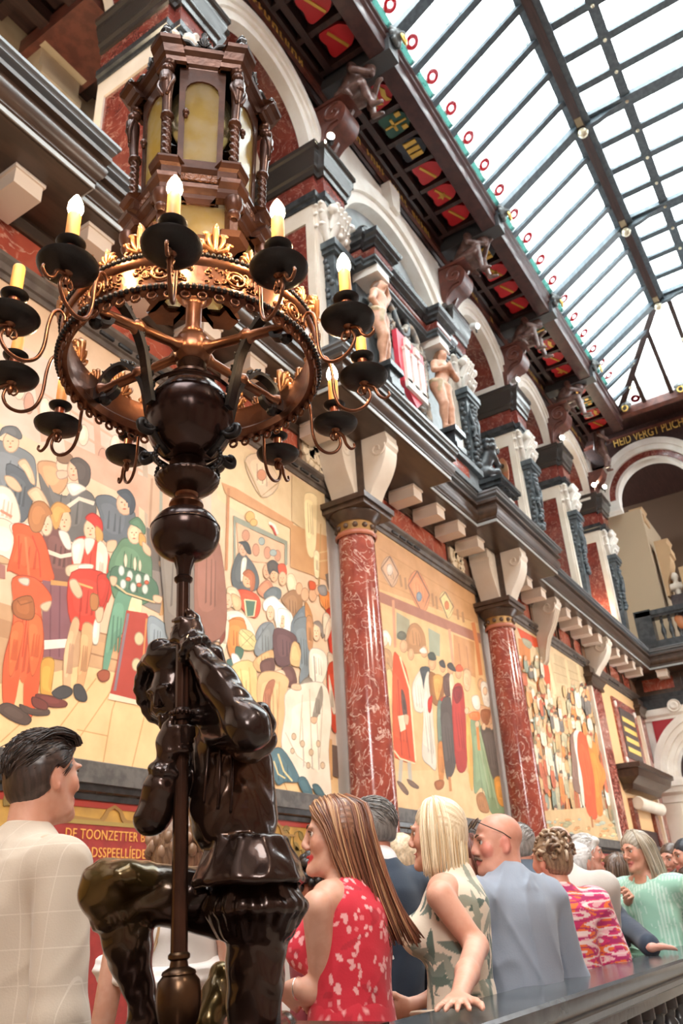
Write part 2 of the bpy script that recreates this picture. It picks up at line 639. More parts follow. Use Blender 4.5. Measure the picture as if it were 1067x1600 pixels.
def hand(S, w, d, n, sz=1.0, curl=(0.25, 0.3, 0.35, 0.4), spread=0.14, col=None, side=1, thumb=0.7, k=0.008, nail=None):
    # w wrist, d towards the fingers, n out of the back of the hand; side: which way the thumb lies
    w, d = V3(w), nrm(d)
    n = nrm(V3(n) - d * (V3(n) @ d))
    t = np.cross(d, n) * side
    S.cone(w, w + d * .03 * sz, .026 * sz, .028 * sz, k=.02, col=col, flat=(n, .7))
    S.box(w + d * .055 * sz, (.039 * sz, .046 * sz, .014 * sz), (t, d, n), .013 * sz, k=.015, col=col)
    L = (.040, .045, .042, .033)
    for i in range(4):
        x = (1.5 - i) * .021 * sz
        p = w + d * (.098 - .004 * abs(i - 1.2)) * sz + t * x
        f = nrm(d + t * (1.5 - i) * spread)
        a = 0.0
        for q in range(3):
            a += curl[i] * (1.0, 1.15, 0.8)[q]
            g = f * math.cos(a) - n * math.sin(a)
            e = p + g * L[i] * (1, .68, .55)[q] * sz
            S.cone(p, e, (.0095, .0088, .0080)[q] * sz, (.0090, .0082, .0068)[q] * sz, k=k * .6, col=(nail if (nail is not None and q == 9) else col))
            p = e
    p = w + d * .025 * sz + t * .030 * sz
    for q in range(3):
        g = nrm(d * (.75, .9, .95)[q] + t * (.75, .42, .25)[q] * (thumb / .7) - n * (.25 + .2 * q) * (curl[0] + .3))
        e = p + g * (.040, .034, .026)[q] * sz
        S.cone(p, e, (.0155, .0115, .0105)[q] * sz, (.012, .0105, .0085)[q] * sz, k=k, col=col)
        p = e
    return S
# ---------------------------------------------------------------- the hall: floors and plain shell
WY, FX = 6.0, 28.5            # mural wall plane, far wall plane
EX, EY, EZ = V3((1, 0, 0)), V3((0, 1, 0)), V3((0, 0, 1))
ST = 'structure'
MB().box((-7, 0.72, -0.3), (FX, 6.3, 0.0)).build('floor', mat('floor_oak', (0.30, 0.19, 0.11), 0.35, col2=(0.22, 0.13, 0.08), scale=3, stretch=(0.3, 3, 1)), kind=ST)
MB().box((-7, -6.3, -1.8), (FX, 0.72, -1.5)).build('floor_stair_hall', mat('floor_stone', (0.33, 0.29, 0.24), 0.4, col2=(0.26, 0.22, 0.18), scale=2), kind=ST)
m = MB()
m.box((-7, WY + 0.03, 0), (FX + 0.4, WY + 0.5, 8.12))
m.box((-7, WY - 0.02, 8.1), (FX, 9.4, 8.5))
m.build('wall_left', CREAM, kind=ST)
m = MB()
m.box((-7.4, -6.5, -1.8), (FX, -6.0, 16.9))
m.box((-7.4, -6.5, -1.8), (-7, 9.4, 16.9))
m.build('wall_opposite', mat('opposite_wall', (0.34, 0.24, 0.17), 0.6, col2=(0.24, 0.15, 0.10), scale=0.6), kind=ST)
for k in range(8):
    MB().box((-4 + 4 * k, -6.0, -1.0), (-3.2 + 4 * k, -5.6, 16.0)).build('pilaster_opposite', RED_PANEL, kind=ST)

# ---- ledge, mouldings and dado under the murals
PX = [(-7, WY, 0), (FX, WY, 0)]
MB().sweep([(0, 2.50), (0.14, 2.50), (0.14, 2.685), (0.10, 2.70), (0, 2.70)], PX, 1).build('trim_1', GREY_STONE, kind=ST, smooth=20)
MB().sweep([(0, 2.37), (0.05, 2.37), (0.06, 2.42), (0.10, 2.44), (0.11, 2.50), (0, 2.50)], PX, 1).build('trim_2', BLACK_STONE, kind=ST, smooth=30)
DAM = mat('gold_damask', (0.62, 0.36, 0.08), 0.6, col2=(0.42, 0.24, 0.06), scale=3)
dado = MB().box((-7, 5.975, 0.12), (FX, 6.03, 2.37)).build('wall_dado', DAM, kind=ST)
MB().box((-7, 5.968, 2.31), (FX, 5.976, 2.37)).build('trim_3', mat('dado_red', (0.40, 0.045, 0.03), 0.5), kind=ST)
MB().sweep([(0, 0.0), (0.10, 0.0), (0.10, 0.30), (0.06, 0.34), (0, 0.34)], PX, 1).build('baseboard_left', BLACK_STONE, kind=ST)
# painted vines of the dado: leaf scrolls in olive on the gold ground
rnd = random.Random(4)
vin = MB()
def leaf2(mb, c, a, L, w, ax, ay, az, t, col=None):
    pts = []
    for i in range(9):
        u = i / 8
        pts.append((u * L, math.sin(math.pi * u) ** 0.8 * w))
    poly = pts + [(x, -y) for x, y in pts[-2:0:-1]]
    ca, sa = math.cos(a), math.sin(a)
    poly = [(x * ca - y * sa, x * sa + y * ca) for x, y in poly]
    mb.prism(poly, c, ax, ay, az, 0, t, col)
for k in range(95):
    x = 3.0 + 0.27 * k
    for r_ in range(7):
        z = 2.16 - 0.30 * r_
        if 4.55 < x < 8.1 and z < 2.3: continue
        pts = [V3((x + 0.11 * math.cos(t), 5.972, z + 0.11 * math.sin(t))) for t in np.linspace(0.3 + (k % 2) * 3.1, 5.2 + (k % 2) * 3.1, 9)]
        vin.tube(pts, 0.012, 4, flat=0.4)
        for q in range(3):
            leaf2(vin, pts[2 + 3 * q % 8] , rnd.uniform(0, 6.3), 0.15, 0.045, EX, EZ, -EY, 0.006)
vin.build('painted_vines', mat('vine_olive', (0.25, 0.17, 0.05), 0.6), dado, kind='stuff')
# the red inscription panel with its frieze
pan = empty('inscription_panel', (6.2, 5.97, 1.5), 'crimson wall panel with gold lettering under the mural behind the man in beige', 'inscription')
MB().box((4.62, 5.955, 0.5), (7.95, 5.975, 2.165)).build('panel', mat('crimson_panel', (0.33, 0.035, 0.03), 0.5, col2=(0.27, 0.028, 0.025), scale=12), pan)
MB().box((4.55, 5.95, 2.165), (8.0, 5.972, 2.20)).build('border', mat('olive_line', (0.36, 0.25, 0.07), 0.5), pan)
m = MB()
ol = mat('olive_frieze', (0.34, 0.19, 0.055), 0.55)
for k in range(6):
    x = 4.62 + 0.62 * k
    poly = [(0, 0), (0.12, 0), (0.15, 0.03), (0.18, 0.09), (0.24, 0.12), (0.30, 0.09), (0.33, 0.03), (0.36, 0), (0.62, 0), (0.62, 0.02), (0.40, 0.03), (0.37, 0.05), (0.33, 0.11), (0.24, 0.15), (0.15, 0.11), (0.11, 0.05), (0.08, 0.02), (0, 0.02)]
    m.prism(poly, (x, 5.972, 2.2), EX, EZ, -EY, 0, 0.012)
m.build('frieze_scroll', ol, pan)
MB().box((5.86, 5.95, 2.17), (6.9, 5.968, 2.285)).build('plate', mat('plate_brown', (0.12, 0.075, 0.05), 0.5), pan)
ink = mat('gold_letters', (0.80, 0.42, 0.10), 0.45, 0.1)
for t, x, z, s in (('DE TOONZETTER BENEDICTUS', 4.93, 2.045, 0.118), ('STADSSPEELL\u00cdEDEN EN', 5.05, 1.90, 0.118), ('VOOR HET VOLK', 5.42, 1.765, 0.118)):
    text_mesh(t, s, (x, 5.953, z), EX, EZ, ink, pan, sx=0.86, spacing=1.06)
text_mesh('TOEN', 0.085, (6.0, 5.948, 2.195), EX, EZ, ink, pan, sx=0.9)

# ---- columns, pilasters
def column(x, label):
    y = 5.64
    r = empty('marble_column', (x, y, 0), label, 'column')
    m = MB()
    prof = [(0.42, 0.0), (0.42, 0.12), (0.37, 0.2), (0.35, 0.3), (0.33, 0.34), (0.32, 1.5)] + [(0.313 - 0.035 * t ** 1.6, 2.84 + 3.66 * t) for t in np.linspace(0, 1, 12)]
    m.lathe(prof, (x, y, 0), n=40)
    m.build('shaft', RED_MARBLE, r, smooth=40)
    MB().lathe([(0.30, 6.46), (0.32, 6.48), (0.325, 6.51), (0.30, 6.54), (0.29, 6.55)], (x, y, 0), n=36).build('astragal', mat('rose_ring', (0.45, 0.16, 0.1), 0.3), r, smooth=50)
    MB().lathe([(0.285, 6.53), (0.285, 6.70), (0.30, 6.71)], (x, y, 0), n=36).build('neck', mat('gilt_brown', (0.34, 0.19, 0.06), 0.4, 0.3), r, smooth=40)
    bo = MB()
    for k in range(12):
        a = k * math.pi / 6
        bo.ball((x + 0.29 * math.cos(a), y + 0.29 * math.sin(a), 6.62), (0.045, 0.045, 0.045), 8, 6)
    bo.build('rosettes', mat('rosette_brown', (0.10, 0.06, 0.04), 0.35), r, smooth=180)
    MB().lathe([(0.30, 6.70), (0.32, 6.72), (0.34, 6.76), (0.40, 6.83), (0.40, 6.85)], (x, y, 0), n=48, mod=lambda t, z: 1 + 0.03 * math.sin(24 * t)).build('echinus', BROWN_STONE, r, smooth=60)
    a = MB()
    a.box((x - 0.42, y - 0.42, 6.85), (x + 0.42, 6.0, 6.93))
    a.box((x - 0.46, y - 0.46, 6.93), (x + 0.46, 6.0, 7.02))
    a.build('abacus', BROWN_STONE, r)
    # dark block between the brackets
    MB().box((x - 0.15, 5.35, 7.02), (x + 0.25, 6.0, 8.14)).build('block', BROWN_STONE, r)
    return r
column(9.68, 'red marble column with white veins behind the grey-haired man in navy')
column(15.38, 'red marble column between the two smaller crowded murals')
column(1.9, 'red marble column at the near end of the largest mural')

def scroll_profile(n=10):
    # side profile of a bracket: x = projection, y = height (0..1.12), volute at the top front
    top = [(0, 1.12), (0.52, 1.12), (0.52, 1.02), (0.54, 0.98), (0.54, 0.90), (0.50, 0.84), (0.50, 0.78)]
    low = spline([(0.50, 0.78, 0), (0.46, 0.62, 0), (0.36, 0.42, 0), (0.22, 0.22, 0), (0.14, 0.06, 0), (0.13, 0, 0)], 5)
    return top + [(p[0], p[1]) for p in low] + [(0, 0)]
def bracket(base, d, w, sc, label, grp=None, pend=False, hgt=1.0):
    # base: lower back corner point (centre), d: outward direction
    base, d = V3(base), nrm(d)
    sd = np.cross(EZ, d)
    r = empty('scroll_bracket', base, label, 'bracket', grp)
    pf = [(x * sc, z * hgt) for x, z in scroll_profile()]
    if pend:
        pf = pf[:7] + [(0.44 * sc, .62 * hgt), (.36 * sc, .40 * hgt), (.22 * sc, .12 * hgt), (.14 * sc, -.2 * hgt), (.10 * sc, -.42 * hgt), (.04 * sc, -.50 * hgt), (0, -.46 * hgt)]
    m = MB()
    n = len(pf)
    # taper in width towards the foot
    vs = []
    zs = [z for _, z in pf]
    for s in (-1, 1):
        for x, z in pf:
            ww = w / 2 * (1.0 if not pend else max(0.35, min(1, 0.55 + 0.5 * z / hgt)))
            vs.append(base + d * x + EZ * z + sd * s * ww)
    fs = [tuple(range(n)), tuple(range(2 * n - 1, n - 1, -1))] + [((i + 1) % n, i, n + i, n + (i + 1) % n) for i in range(n)]
    m.add(vs, fs)
    m.build('body', CREAM, r, fixn=True)
    for s in (-1, 1):
        v = MB()
        cc = base + d * (0.34 * sc) + EZ * (0.84 * hgt) + sd * s * (w / 2)
        pts = []
        for t in np.linspace(0, 4.2 * math.pi / 2 * 1.6, 26):
            rr = (0.14 - 0.017 * t) * sc * 1.1
            pts.append(cc + d * math.cos(-t + 0.4) * rr + EZ * math.sin(-t + 0.4) * rr)
        v.tube(pts, 0.02 * sc, 6)
        v.build('volute', CREAM, r, smooth=60)
    low = [p for p in pf[6:-1]]
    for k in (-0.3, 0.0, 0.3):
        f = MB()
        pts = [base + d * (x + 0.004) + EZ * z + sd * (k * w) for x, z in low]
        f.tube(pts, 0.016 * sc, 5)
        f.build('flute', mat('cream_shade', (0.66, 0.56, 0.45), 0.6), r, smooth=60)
    return r
for x, nm in ((9.68, 'behind the navy suit'), (15.38, 'farther down the wall'), (1.9, 'at the near end')):
    bracket((x - 0.10, 5.68, 7.02), (-1, 0, 0), 0.42, 0.9, 'cream fluted bracket facing the stairs on the column ' + nm)
    bracket((x + 0.05, 5.40, 7.02), (0, -1, 0), 0.36, 0.95, 'cream scroll bracket jutting into the hall on the column ' + nm)
bracket((18.85, 5.98, 7.05), (0, -1, 0), 0.36, 1.25, 'cream pendant scroll bracket halfway along the third mural', pend=True)
bracket((23.1, 5.98, 7.05), (0, -1, 0), 0.42, 1.35, 'cream scroll bracket over the dark capital of the flat red pilaster')
def pilaster(x0, x1, label, cap=True):
    r = empty('wall_pilaster', ((x0 + x1) / 2, 5.95, 2.69), label, 'pilaster')
    MB().box((x0, 5.88, 0.35), (x1, 6.02, 6.75)).build('shaft', RED_MARBLE, r)
    MB().box((x0 - .1, 5.86, 0.35), (x0 + .05, 6.02, 6.75)).build('border', CREAM, r)
    MB().sweep([(0, 6.72), (0.05, 6.72), (0.05, 6.80), (0.03, 6.84), (0.12, 6.98), (0.15, 6.98), (0.15, 7.05), (0, 7.05)], [(x0 - .06, 6.0, 0), (x0 - .06, 5.86, 0), (x1 + .06, 5.86, 0), (x1 + .06, 6.0, 0)], 1).build('capital', BROWN_STONE, r, smooth=30)
    MB().box((x0 - .1, 5.8, 7.0), (x1 + .1, 6.0, 7.28)).build('abacus', BROWN_STONE, r)
pilaster(22.55, 23.5, 'flat red marble pilaster at the end of the third mural')
pilaster(27.75, 28.45, 'narrow red marble pilaster in the far corner beside the white arch')

# ---- architrave, frieze, modillions, cornice of the lower storey
MB().sweep([(0, 7.26), (0.04, 7.26), (0.04, 7.33), (0.07, 7.34), (0.07, 7.43), (0.12, 7.47), (0.12, 7.52), (0, 7.52)], PX, 1).build('trim_4', mat('grey_brown_stone', (0.14, 0.115, 0.095), 0.4, col2=(0.09, 0.07, 0.06), scale=5), kind=ST, smooth=25)
m = MB()
for k in range(110):
    x = -2 + 0.28 * k
    if (k // 4) % 3 == 0:
        m.box((x, 5.90, 7.36), (x + 0.2, 5.94, 7.40))
m.build('trim_5', BLACK_STONE, kind=ST)
fr = MB().box((-7, 5.96, 7.52), (FX, 6.03, 8.0)).build('trim_6', mat('frieze_ground', (0.30, 0.17, 0.10), 0.5, col2=(0.22, 0.12, 0.08), scale=4), kind=ST)
bounds = [(-2, 1.2), (3.0, 3.9), (4.5, 6.2), (6.5, 8.6), (11.0, 13.75), (16.4, 17.3), (17.5, 18.4), (19.3, 20.2), (20.5, 21.5), (21.7, 22.4), (23.8, 24.9), (25.2, 26.4), (26.7, 27.6)]
for a, b in bounds:
    MB().box((a, 5.94, 7.56), (b, 5.97, 7.95)).build('panel', RED_FRIEZE, fr)
    MB().sweep([(0, 0), (0.0, 0.03), (0.03, 0.03), (0.03, 0)], [(a - .0, 5.94, 7.54), (b, 5.94, 7.54), (b, 5.94, 7.96), (a, 5.94, 7.96)], 1, closed=True, up=(0, -1, 0)).build('panel_frame', BROWN_STONE, fr)
# cream carved foliage blocks beside the brackets
rnd = random.Random(9)
for x0 in (8.75, 10.15, 13.95, 15.75):
    m = MB()
    m.box((x0, 5.93, 7.54), (x0 + 0.6, 5.96, 7.98))
    for k in range(26):
        p = (x0 + rnd.uniform(.05, .55), 5.92, rnd.uniform(7.58, 7.94))
        if k % 3 == 0: m.ball(p, (0.05, 0.045, 0.05), 7, 5)
        else: leaf2(m, p, rnd.uniform(0, 6.28), 0.16, 0.05, EX, EZ, -EY, 0.035)
    m.build('carved_relief', mat('carved_cream', (0.80, 0.68, 0.50), 0.6, bump=0.4), fr, kind='stuff')
MB().sweep([(0, 7.97), (0.06, 7.97), (0.07, 8.03), (0.13, 8.08), (0.13, 8.13), (0, 8.13)], PX, 1).build('trim_7', BROWN_STONE, kind=ST, smooth=25)
RES = [(1.9, 1.03, 0.20), (9.9, 1.0, 0.42), (15.55, 1.0, 0.42)]
def ress_path(x0, x1, y):
    P = [(x0, y, 0)]
    for c, h, d in RES:
        P += [(c - h, y, 0), (c - h, y - d, 0), (c + h, y - d, 0), (c + h, y, 0)]
    return P + [(x1, y, 0), (x1, -6, 0)]
path = ress_path(-7, FX - 0.0, WY)
path[-2] = (FX, WY, 0)
cprof = [(0, 8.12), (0.76, 8.12), (0.76, 8.13), (0.79, 8.13), (0.79, 8.20), (0.81, 8.21), (0.81, 8.25), (0.84, 8.27), (0.87, 8.33), (0.88, 8.40), (0.86, 8.46), (0.84, 8.48), (0.84, 8.52), (0.90, 8.54), (0.90, 8.60)]
corn = MB().sweep(cprof + [(0, 8.60)], path, 1).build('cornice', BROWN_STONE, kind=ST, smooth=35)
MB().sweep([(0.5, 8.60), (0.86, 8.60), (0.86, 8.66), (0.93, 8.68), (0.93, 8.73), (0.96, 8.74), (0.96, 8.78), (0.4, 8.78)], path, 1).build('cornice_cap', mat('grey_cap', (0.16, 0.17, 0.18), 0.2), corn, smooth=25)
MB().sweep([(0.785, 8.125), (0.80, 8.125), (0.80, 8.185), (0.785, 8.185)], path, 1).build('cornice_fillet', mat('pale_fillet', (0.36, 0.37, 0.36), 0.3), corn)
mo = None
MOD = mat('modillion_stone', (0.80, 0.68, 0.57), 0.5)
k = 0
x = 2.15
while x < 27.4:
    if all(abs(x + 0.17 - c) > h + 0.1 for c, h, d in RES):
        if mo is None:
            mo = MB().box((-0.16, -0.24, 0), (0.16, 0.27, 0.19)).box((-.18, -.26, .19), (.18, .27, .24)).build('modillion', MOD, corn, origin=(0, 0, 0))
            mo.location = V3((x + .17, 5.62, 7.885)) - WL['cornice']
        else:
            inst(mo, corn, (x + .17, 5.62, 7.885))
    x += 0.92
for y in np.arange(4.9, -5.5, -0.95):
    inst(mo, corn, (FX - 0.4, y, 7.885), rot=(0, 0, -math.pi / 2))

# ---- upper storey: piers, imposts, arches
UY = 5.75                      # front plane of the arch wall
def pier(x0, x1, y0, y1, label):
    r = empty('arcade_pier', ((x0 + x1) / 2, (y0 + y1) / 2, 8.78), label, 'pier')
    MB().box((x0 + 0.03, y0 + 0.03, 8.78), (x1 - .03, y1, 13.5)).build('core', CREAM, r)
    f = MB()
    # raised cream frames and red marble panels on the side and on the front
    zt, zb = 13.35, 8.78
    def frame_face(o, ax, w, nrm_):
        o, ax, nn = V3(o), V3(ax), V3(nrm_)
        b = 0.17
        for (a0, a1, c0, c1) in ((0, b, zb, zt), (w - b, w, zb, zt), (b, w - b, zt - 0.45, zt), (b, w - b, zb, zb + 0.35)):
            f.prism([(a0, c0), (a1, c0), (a1, c1), (a0, c1)], o, ax, EZ, nn, -0.01, 0.05)
        MB().prism([(b, zb + .35), (w - b, zb + .35), (w - b, zt - .45), (b, zt - .45)], o, ax, EZ, nn, -.01, 0.015).build('marble_panel', RED_PANEL, r)
    frame_face((x0 + .03, y1, 0), (0, -1, 0), y1 - y0 - .03, (-1, 0, 0))
    frame_face((x0 + .03, y0 + .03, 0), (1, 0, 0), x1 - x0 - .06, (0, -1, 0))
    f.build('frame', CREAM, r)
    # impost: black fillet, red frieze, stepped black mouldings
    c = (x0 + x1) / 2
    pth = [(x0, y1, 0), (x0, y0, 0), (c - 0.34, y0, 0), (c - .34, y0 - .14, 0), (c + .34, y0 - .14, 0), (c + .34, y0, 0), (x1, y0, 0), (x1, y1, 0)]
    MB().sweep([(-.3, 13.30), (0.05, 13.30), (0.05, 13.40), (0.09, 13.42), (0.09, 13.56), (-.3, 13.56)], pth, 1).build('impost_base', BLACK_STONE, r, smooth=25)
    MB().sweep([(-.3, 13.56), (0.03, 13.56), (0.03, 14.02), (-.3, 14.02)], pth, 1).build('impost_frieze', RED_PANEL, r)
    MB().sweep([(-.3, 14.02), (0.07, 14.02), (0.08, 14.14), (0.12, 14.18), (0.12, 14.27), (0.16, 14.38), (0.19, 14.50), (0.19, 14.58), (0.23, 14.62), (0.23, 14.72), (-.3, 14.72)], pth, 1).build('impost_cap', mat('impost_black', (0.045, 0.038, 0.034), 0.2), r, smooth=25)
    # Corinthian capital and tapering dark herm pilaster on the front
    cp = MB()
    cp.box((c - .27, y0 - .17, 12.35), (c + .27, y0 + .1, 13.30))
    rr = random.Random(int(x0 * 10))
    for lv, (z, n, L) in enumerate(((12.45, 5, .34), (12.75, 5, .36), (13.02, 4, .3))):
        for i in range(n):
            xx = c - .27 + .54 * (i + .5) / n
            p = [(xx, y0 - .18, z), (xx, y0 - .24, z + L * .5), (xx, y0 - .33, z + L * .85), (xx, y0 - .36, z + L * .8)]
            cp.tube(spline(p, 3), [0.05 + 0.03 * math.sin(t * 3.1) for t in np.linspace(0, 1, 10)], 6)
        for i in range(2):
            yy = y0 - .12 + .12 * i
            p = [(c - .27, yy, z), (c - .33, yy, z + L * .5), (c - .42, yy, z + L * .85), (c - .44, yy, z + L * .75)]
            cp.tube(spline(p, 3), [0.05 + 0.03 * math.sin(t * 3.1) for t in np.linspace(0, 1, 10)], 6)
    for sx in (-1, 1):
        cp.ball((c + sx * .30, y0 - .30, 13.12), (.11, .11, .11), 8, 6)
        for q in range(3): cp.ball((c + sx * .1, y0 - .3, 12.6 + .2 * q), (.07, .06, .08), 7, 5)
    cp.build('capital', WHITE_STONE, r, smooth=60)
    hp = MB()
    ww = lambda z: 0.16 + 0.12 * (z - 9.2) / 2.9
    for (za, zb2) in ((9.2, 12.1),):
        a, b = ww(za), ww(zb2)
        vs = [(c - a, y0 - .10, za), (c + a, y0 - .10, za), (c + a, y0 + .1, za), (c - a, y0 + .1, za), (c - b, y0 - .24, zb2), (c + b, y0 - .24, zb2), (c + b, y0 + .1, zb2), (c - b, y0 + .1, zb2)]
        hp.add(vs, [(0, 3, 2, 1), (4, 5, 6, 7), (0, 1, 5, 4), (1, 2, 6, 5), (2, 3, 7, 6), (3, 0, 4, 7)])
    hp.box((c - .34, y0 - .30, 12.1), (c + .34, y0 + .1, 12.2))
    hp.box((c - .38, y0 - .34, 12.2), (c + .38, y0 + .1, 12.35))
    hp.box((c - .26, y0 - .2, 8.78), (c + .26, y0 + .1, 9.0))
    hp.box((c - .22, y0 - .16, 9.0), (c + .22, y0 + .1, 9.2))
    hp.build('herm_pilaster', SLATE, r)
    hd = MB()
    for z in np.arange(10.4, 12.0, 0.13):
        for q in range(3):
            hd.ball((c + rr.uniform(-.13, .13), y0 - .19 - .06 * (z - 10) / 2, z), (rr.uniform(.05, .09),) * 3, 7, 5)
        hd.ball((c - ww(z) - .01, y0 - .08 + rr.uniform(-.1, .05), z), (.05, .06, .07), 6, 5)
    for sx in (-1, 1):
        hd.tube(spline([(c + sx * .1, y0 - .2, 11.9), (c + sx * .2, y0 - .26, 11.6), (c + sx * .1, y0 - .28, 11.3), (c + sx * .17, y0 - .24, 11.05)], 4), .035, 6)
    hd.build('carved_drop', SLATE, r, smooth=60)
    return r
pier(1.25, 2.2, UY, 7.2, 'cream and red marble pier at the near end of the upper arcade')
pier(5.22, 6.17, UY, 7.2, 'cream framed red marble pier behind the bronze lantern')
pier(9.15, 10.1, UY, 7.2, 'cream framed red marble pier right of the lantern, under the first wooden figure')
pier(14.85, 15.8, UY, 7.2, 'cream pier with white capital behind the stone lion')
pier(19.05, 20.0, UY, 7.2, 'cream pier with long red panel under the third wooden figure')
pier(23.0, 23.95, UY, 7.2, 'cream pier with red panel under the fourth wooden figure')
pier(27.3, 28.4, UY, 7.2, 'cream corner pier with a black herm in the far corner of the arcade')
def arch_bay(xa, xb, zs, r, cx, label, depth=1.35, blind=False, ztop=16.75):
    R = empty('arch_bay', (cx, UY, zs), label, 'arch')
    N = 28
    def ring(ra, rb, y0, y1, material, name, a0=0.0, a1=math.pi, zc=zs):
        m = MB()
        vs, fs = [], []
        for i in range(N + 1):
            t = a0 + (a1 - a0) * i / N
            c, s = math.cos(t), math.sin(t)
            vs += [(cx + ra * c, y0, zc + ra * s), (cx + rb * c, y0, zc + rb * s), (cx + rb * c, y1, zc + rb * s), (cx + ra * c, y1, zc + ra * s)]
        for i in range(N):
            b = 4 * i
            for q in range(4):
                fs.append((b + q, b + (q + 1) % 4, b + 4 + (q + 1) % 4, b + 4 + q))
        fs += [(0, 1, 2, 3), (4 * N + 3, 4 * N + 2, 4 * N + 1, 4 * N)]
        m.add(vs, fs)
        return m.build(name, material, R, smooth=30, fixn=True)
    if not blind:
        leg = 14.72
        ring(r, r + 0.20, UY - 0.02, UY + 0.22, WHITE_STONE, 'inner_archivolt')
        ring(r + 0.20, r + 0.30, UY - 0.08, UY + 0.22, WHITE_STONE, 'archivolt_band')
        ring(r + 0.30, r + 0.46, UY - 0.14, UY + 0.22, WHITE_STONE, 'outer_archivolt')
        ring(r + 0.03, r + 0.2, UY + 0.22, UY + depth - .18, RED_PANEL, 'soffit_panel')
        ring(r, r + 0.2, UY + depth - 0.18, UY + depth, CREAM, 'back_archivolt')
    # spandrel wall with a semicircular cut
    m = MB()
    ro = (r + 0.3) if not blind else r
    vs, fs = [], []
    zb = zs
    pts = [(cx + ro * math.cos(math.pi * i / N), zb + ro * math.sin(math.pi * i / N)) for i in range(N + 1)]
    for (x, z) in pts:
        for y in (UY + 0.02, UY + (depth if not blind else 0.3)):
            vs += [(x, y, z), (x if abs(x) > 1e9 else min(max(x, xa), xb), y, ztop)]
    for i in range(N):
        b = 4 * i
        fs += [(b, b + 1, b + 5, b + 4), (b + 2, b + 6, b + 7, b + 3), (b, b + 4, b + 6, b + 2)]
    m.add(vs, fs)
    for (a, b) in ((xa, cx - ro), (cx + ro, xb)):
        if b - a > 0.02:
            m.box((a, UY + .02, zb), (b, UY + (depth if not blind else .3), ztop))
    m.build('spandrel', WHITE_STONE, R)
    # red triangular insets in the spandrels with a cream border
    for sx in (-1, 1):
        ex = xb if sx > 0 else xa
        q = abs(ex - cx)
        if q < r + 0.55: continue
    for sx in (-1, 1):
        ang = math.radians(38)
        ro2 = r + 0.56
        pts2 = [(cx + sx * ro2 * math.cos(a), zs + ro2 * math.sin(a)) for a in np.linspace(math.radians(22), math.radians(58), 8)]
        ex = cx + sx * (r + 0.48)
        tri = pts2 + [(ex, zs + ro2 * math.sin(math.radians(58)))]
        if sx < 0: tri = tri[::-1]
        MB().prism(tri, (0, UY + .02, 0), EX, EZ, -EY, 0, 0.012).build('spandrel_inset', RED_PANEL, R, fixn=True)
    return R
arch_bay(-0.4, 1.7, 14.72, 1.0, 0.2, 'cream arch at the near end of the upper arcade')
arch_bay(1.7, 5.7, 14.62, 1.42, 3.70, 'cream arch above the balcony left of the lantern')
arch_bay(5.7, 9.63, 14.62, 1.42, 7.66, 'cream arch with red soffit directly behind the lantern')
arch_bay(15.3, 19.5, 14.62, 1.45, 17.42, 'cream arch between the second and third wooden figures')
arch_bay(19.5, 23.4, 14.62, 1.42, 21.5, 'cream arch between the third and fourth wooden figures')
arch_bay(23.4, 27.8, 14.62, 1.50, 25.6, 'narrow cream arch nearest the far corner')
# pieces of wall between spring line and impost, over each pier
for x0, x1 in ((1.2, 2.3), (5.12, 6.24), (9.08, 10.2), (14.8, 15.97), (18.87, 20.08), (22.92, 24.1), (27.1, 28.5)):
    MB().box((x0, UY + 0.02, 14.5), (x1, 7.1, 16.75)).build('trim_8', WHITE_STONE, kind=ST)
# blind arch over the coat of arms: pale slate tympanum, broad white archivolt
bl = empty('blind_arch', (12.45, UY, 13.0), 'broad white blind arch with pale slate field over the coat of arms', 'arch')
MB().box((10.05, UY + 0.22, 8.78), (14.9, UY + 0.5, 16.75)).build('tympanum', mat('pale_slate', (0.40, 0.45, 0.47), 0.6, col2=(0.33, 0.38, 0.40), scale=3), bl)
def band(cx, zc, ra, rb, y0, y1, a0, a1, material, name, R, n=32):
    m = MB()
    vs, fs = [], []
    for i in range(n + 1):
        t = a0 + (a1 - a0) * i / n
        c, s = math.cos(t), math.sin(t)
        vs += [(cx + ra * c, y0, zc + ra * s), (cx + rb * c, y0, zc + rb * s), (cx + rb * c, y1, zc + rb * s), (cx + ra * c, y1, zc + ra * s)]
    for i in range(n):
        b = 4 * i
        fs += [(b + q, b + (q + 1) % 4, b + 4 + (q + 1) % 4, b + 4 + q) for q in range(4)]
    fs += [(0, 1, 2, 3), (4 * n + 3, 4 * n + 2, 4 * n + 1, 4 * n)]
    return m.add(vs, fs).build(name, material, R, smooth=30, fixn=True)
band(12.35, 13.05, 2.35, 2.62, UY - .05, UY + .3, 0.2, math.pi - .2, WHITE_STONE, 'archivolt', bl)
band(12.35, 13.05, 2.60, 2.95, UY - .13, UY + .3, 0.2, math.pi - .2, WHITE_STONE, 'outer_band', bl)
m = MB()
vs, fs = [], []
for i in range(33):
    t = 0.2 + (math.pi - .4) * i / 32
    x, z = 12.35 + 2.8 * math.cos(t), 13.05 + 2.8 * math.sin(t)
    vs += [(x, UY, z), (x, UY, 16.75), (x, UY + .3, z), (x, UY + .3, 16.75)]
for i in range(32):
    b = 4 * i
    fs += [(b, b + 4, b + 5, b + 1), (b + 2, b + 3, b + 7, b + 6), (b, b + 2, b + 6, b + 4)]
m.add(vs, fs).build('spandrel', WHITE_STONE, bl, fixn=True)
MB().prism([(-.16, 15.85), (.16, 15.85), (.24, 16.6), (-.24, 16.6)], (12.35, UY, 0), EX, EZ, EY, -.24, .1).build('keystone', WHITE_STONE, bl)
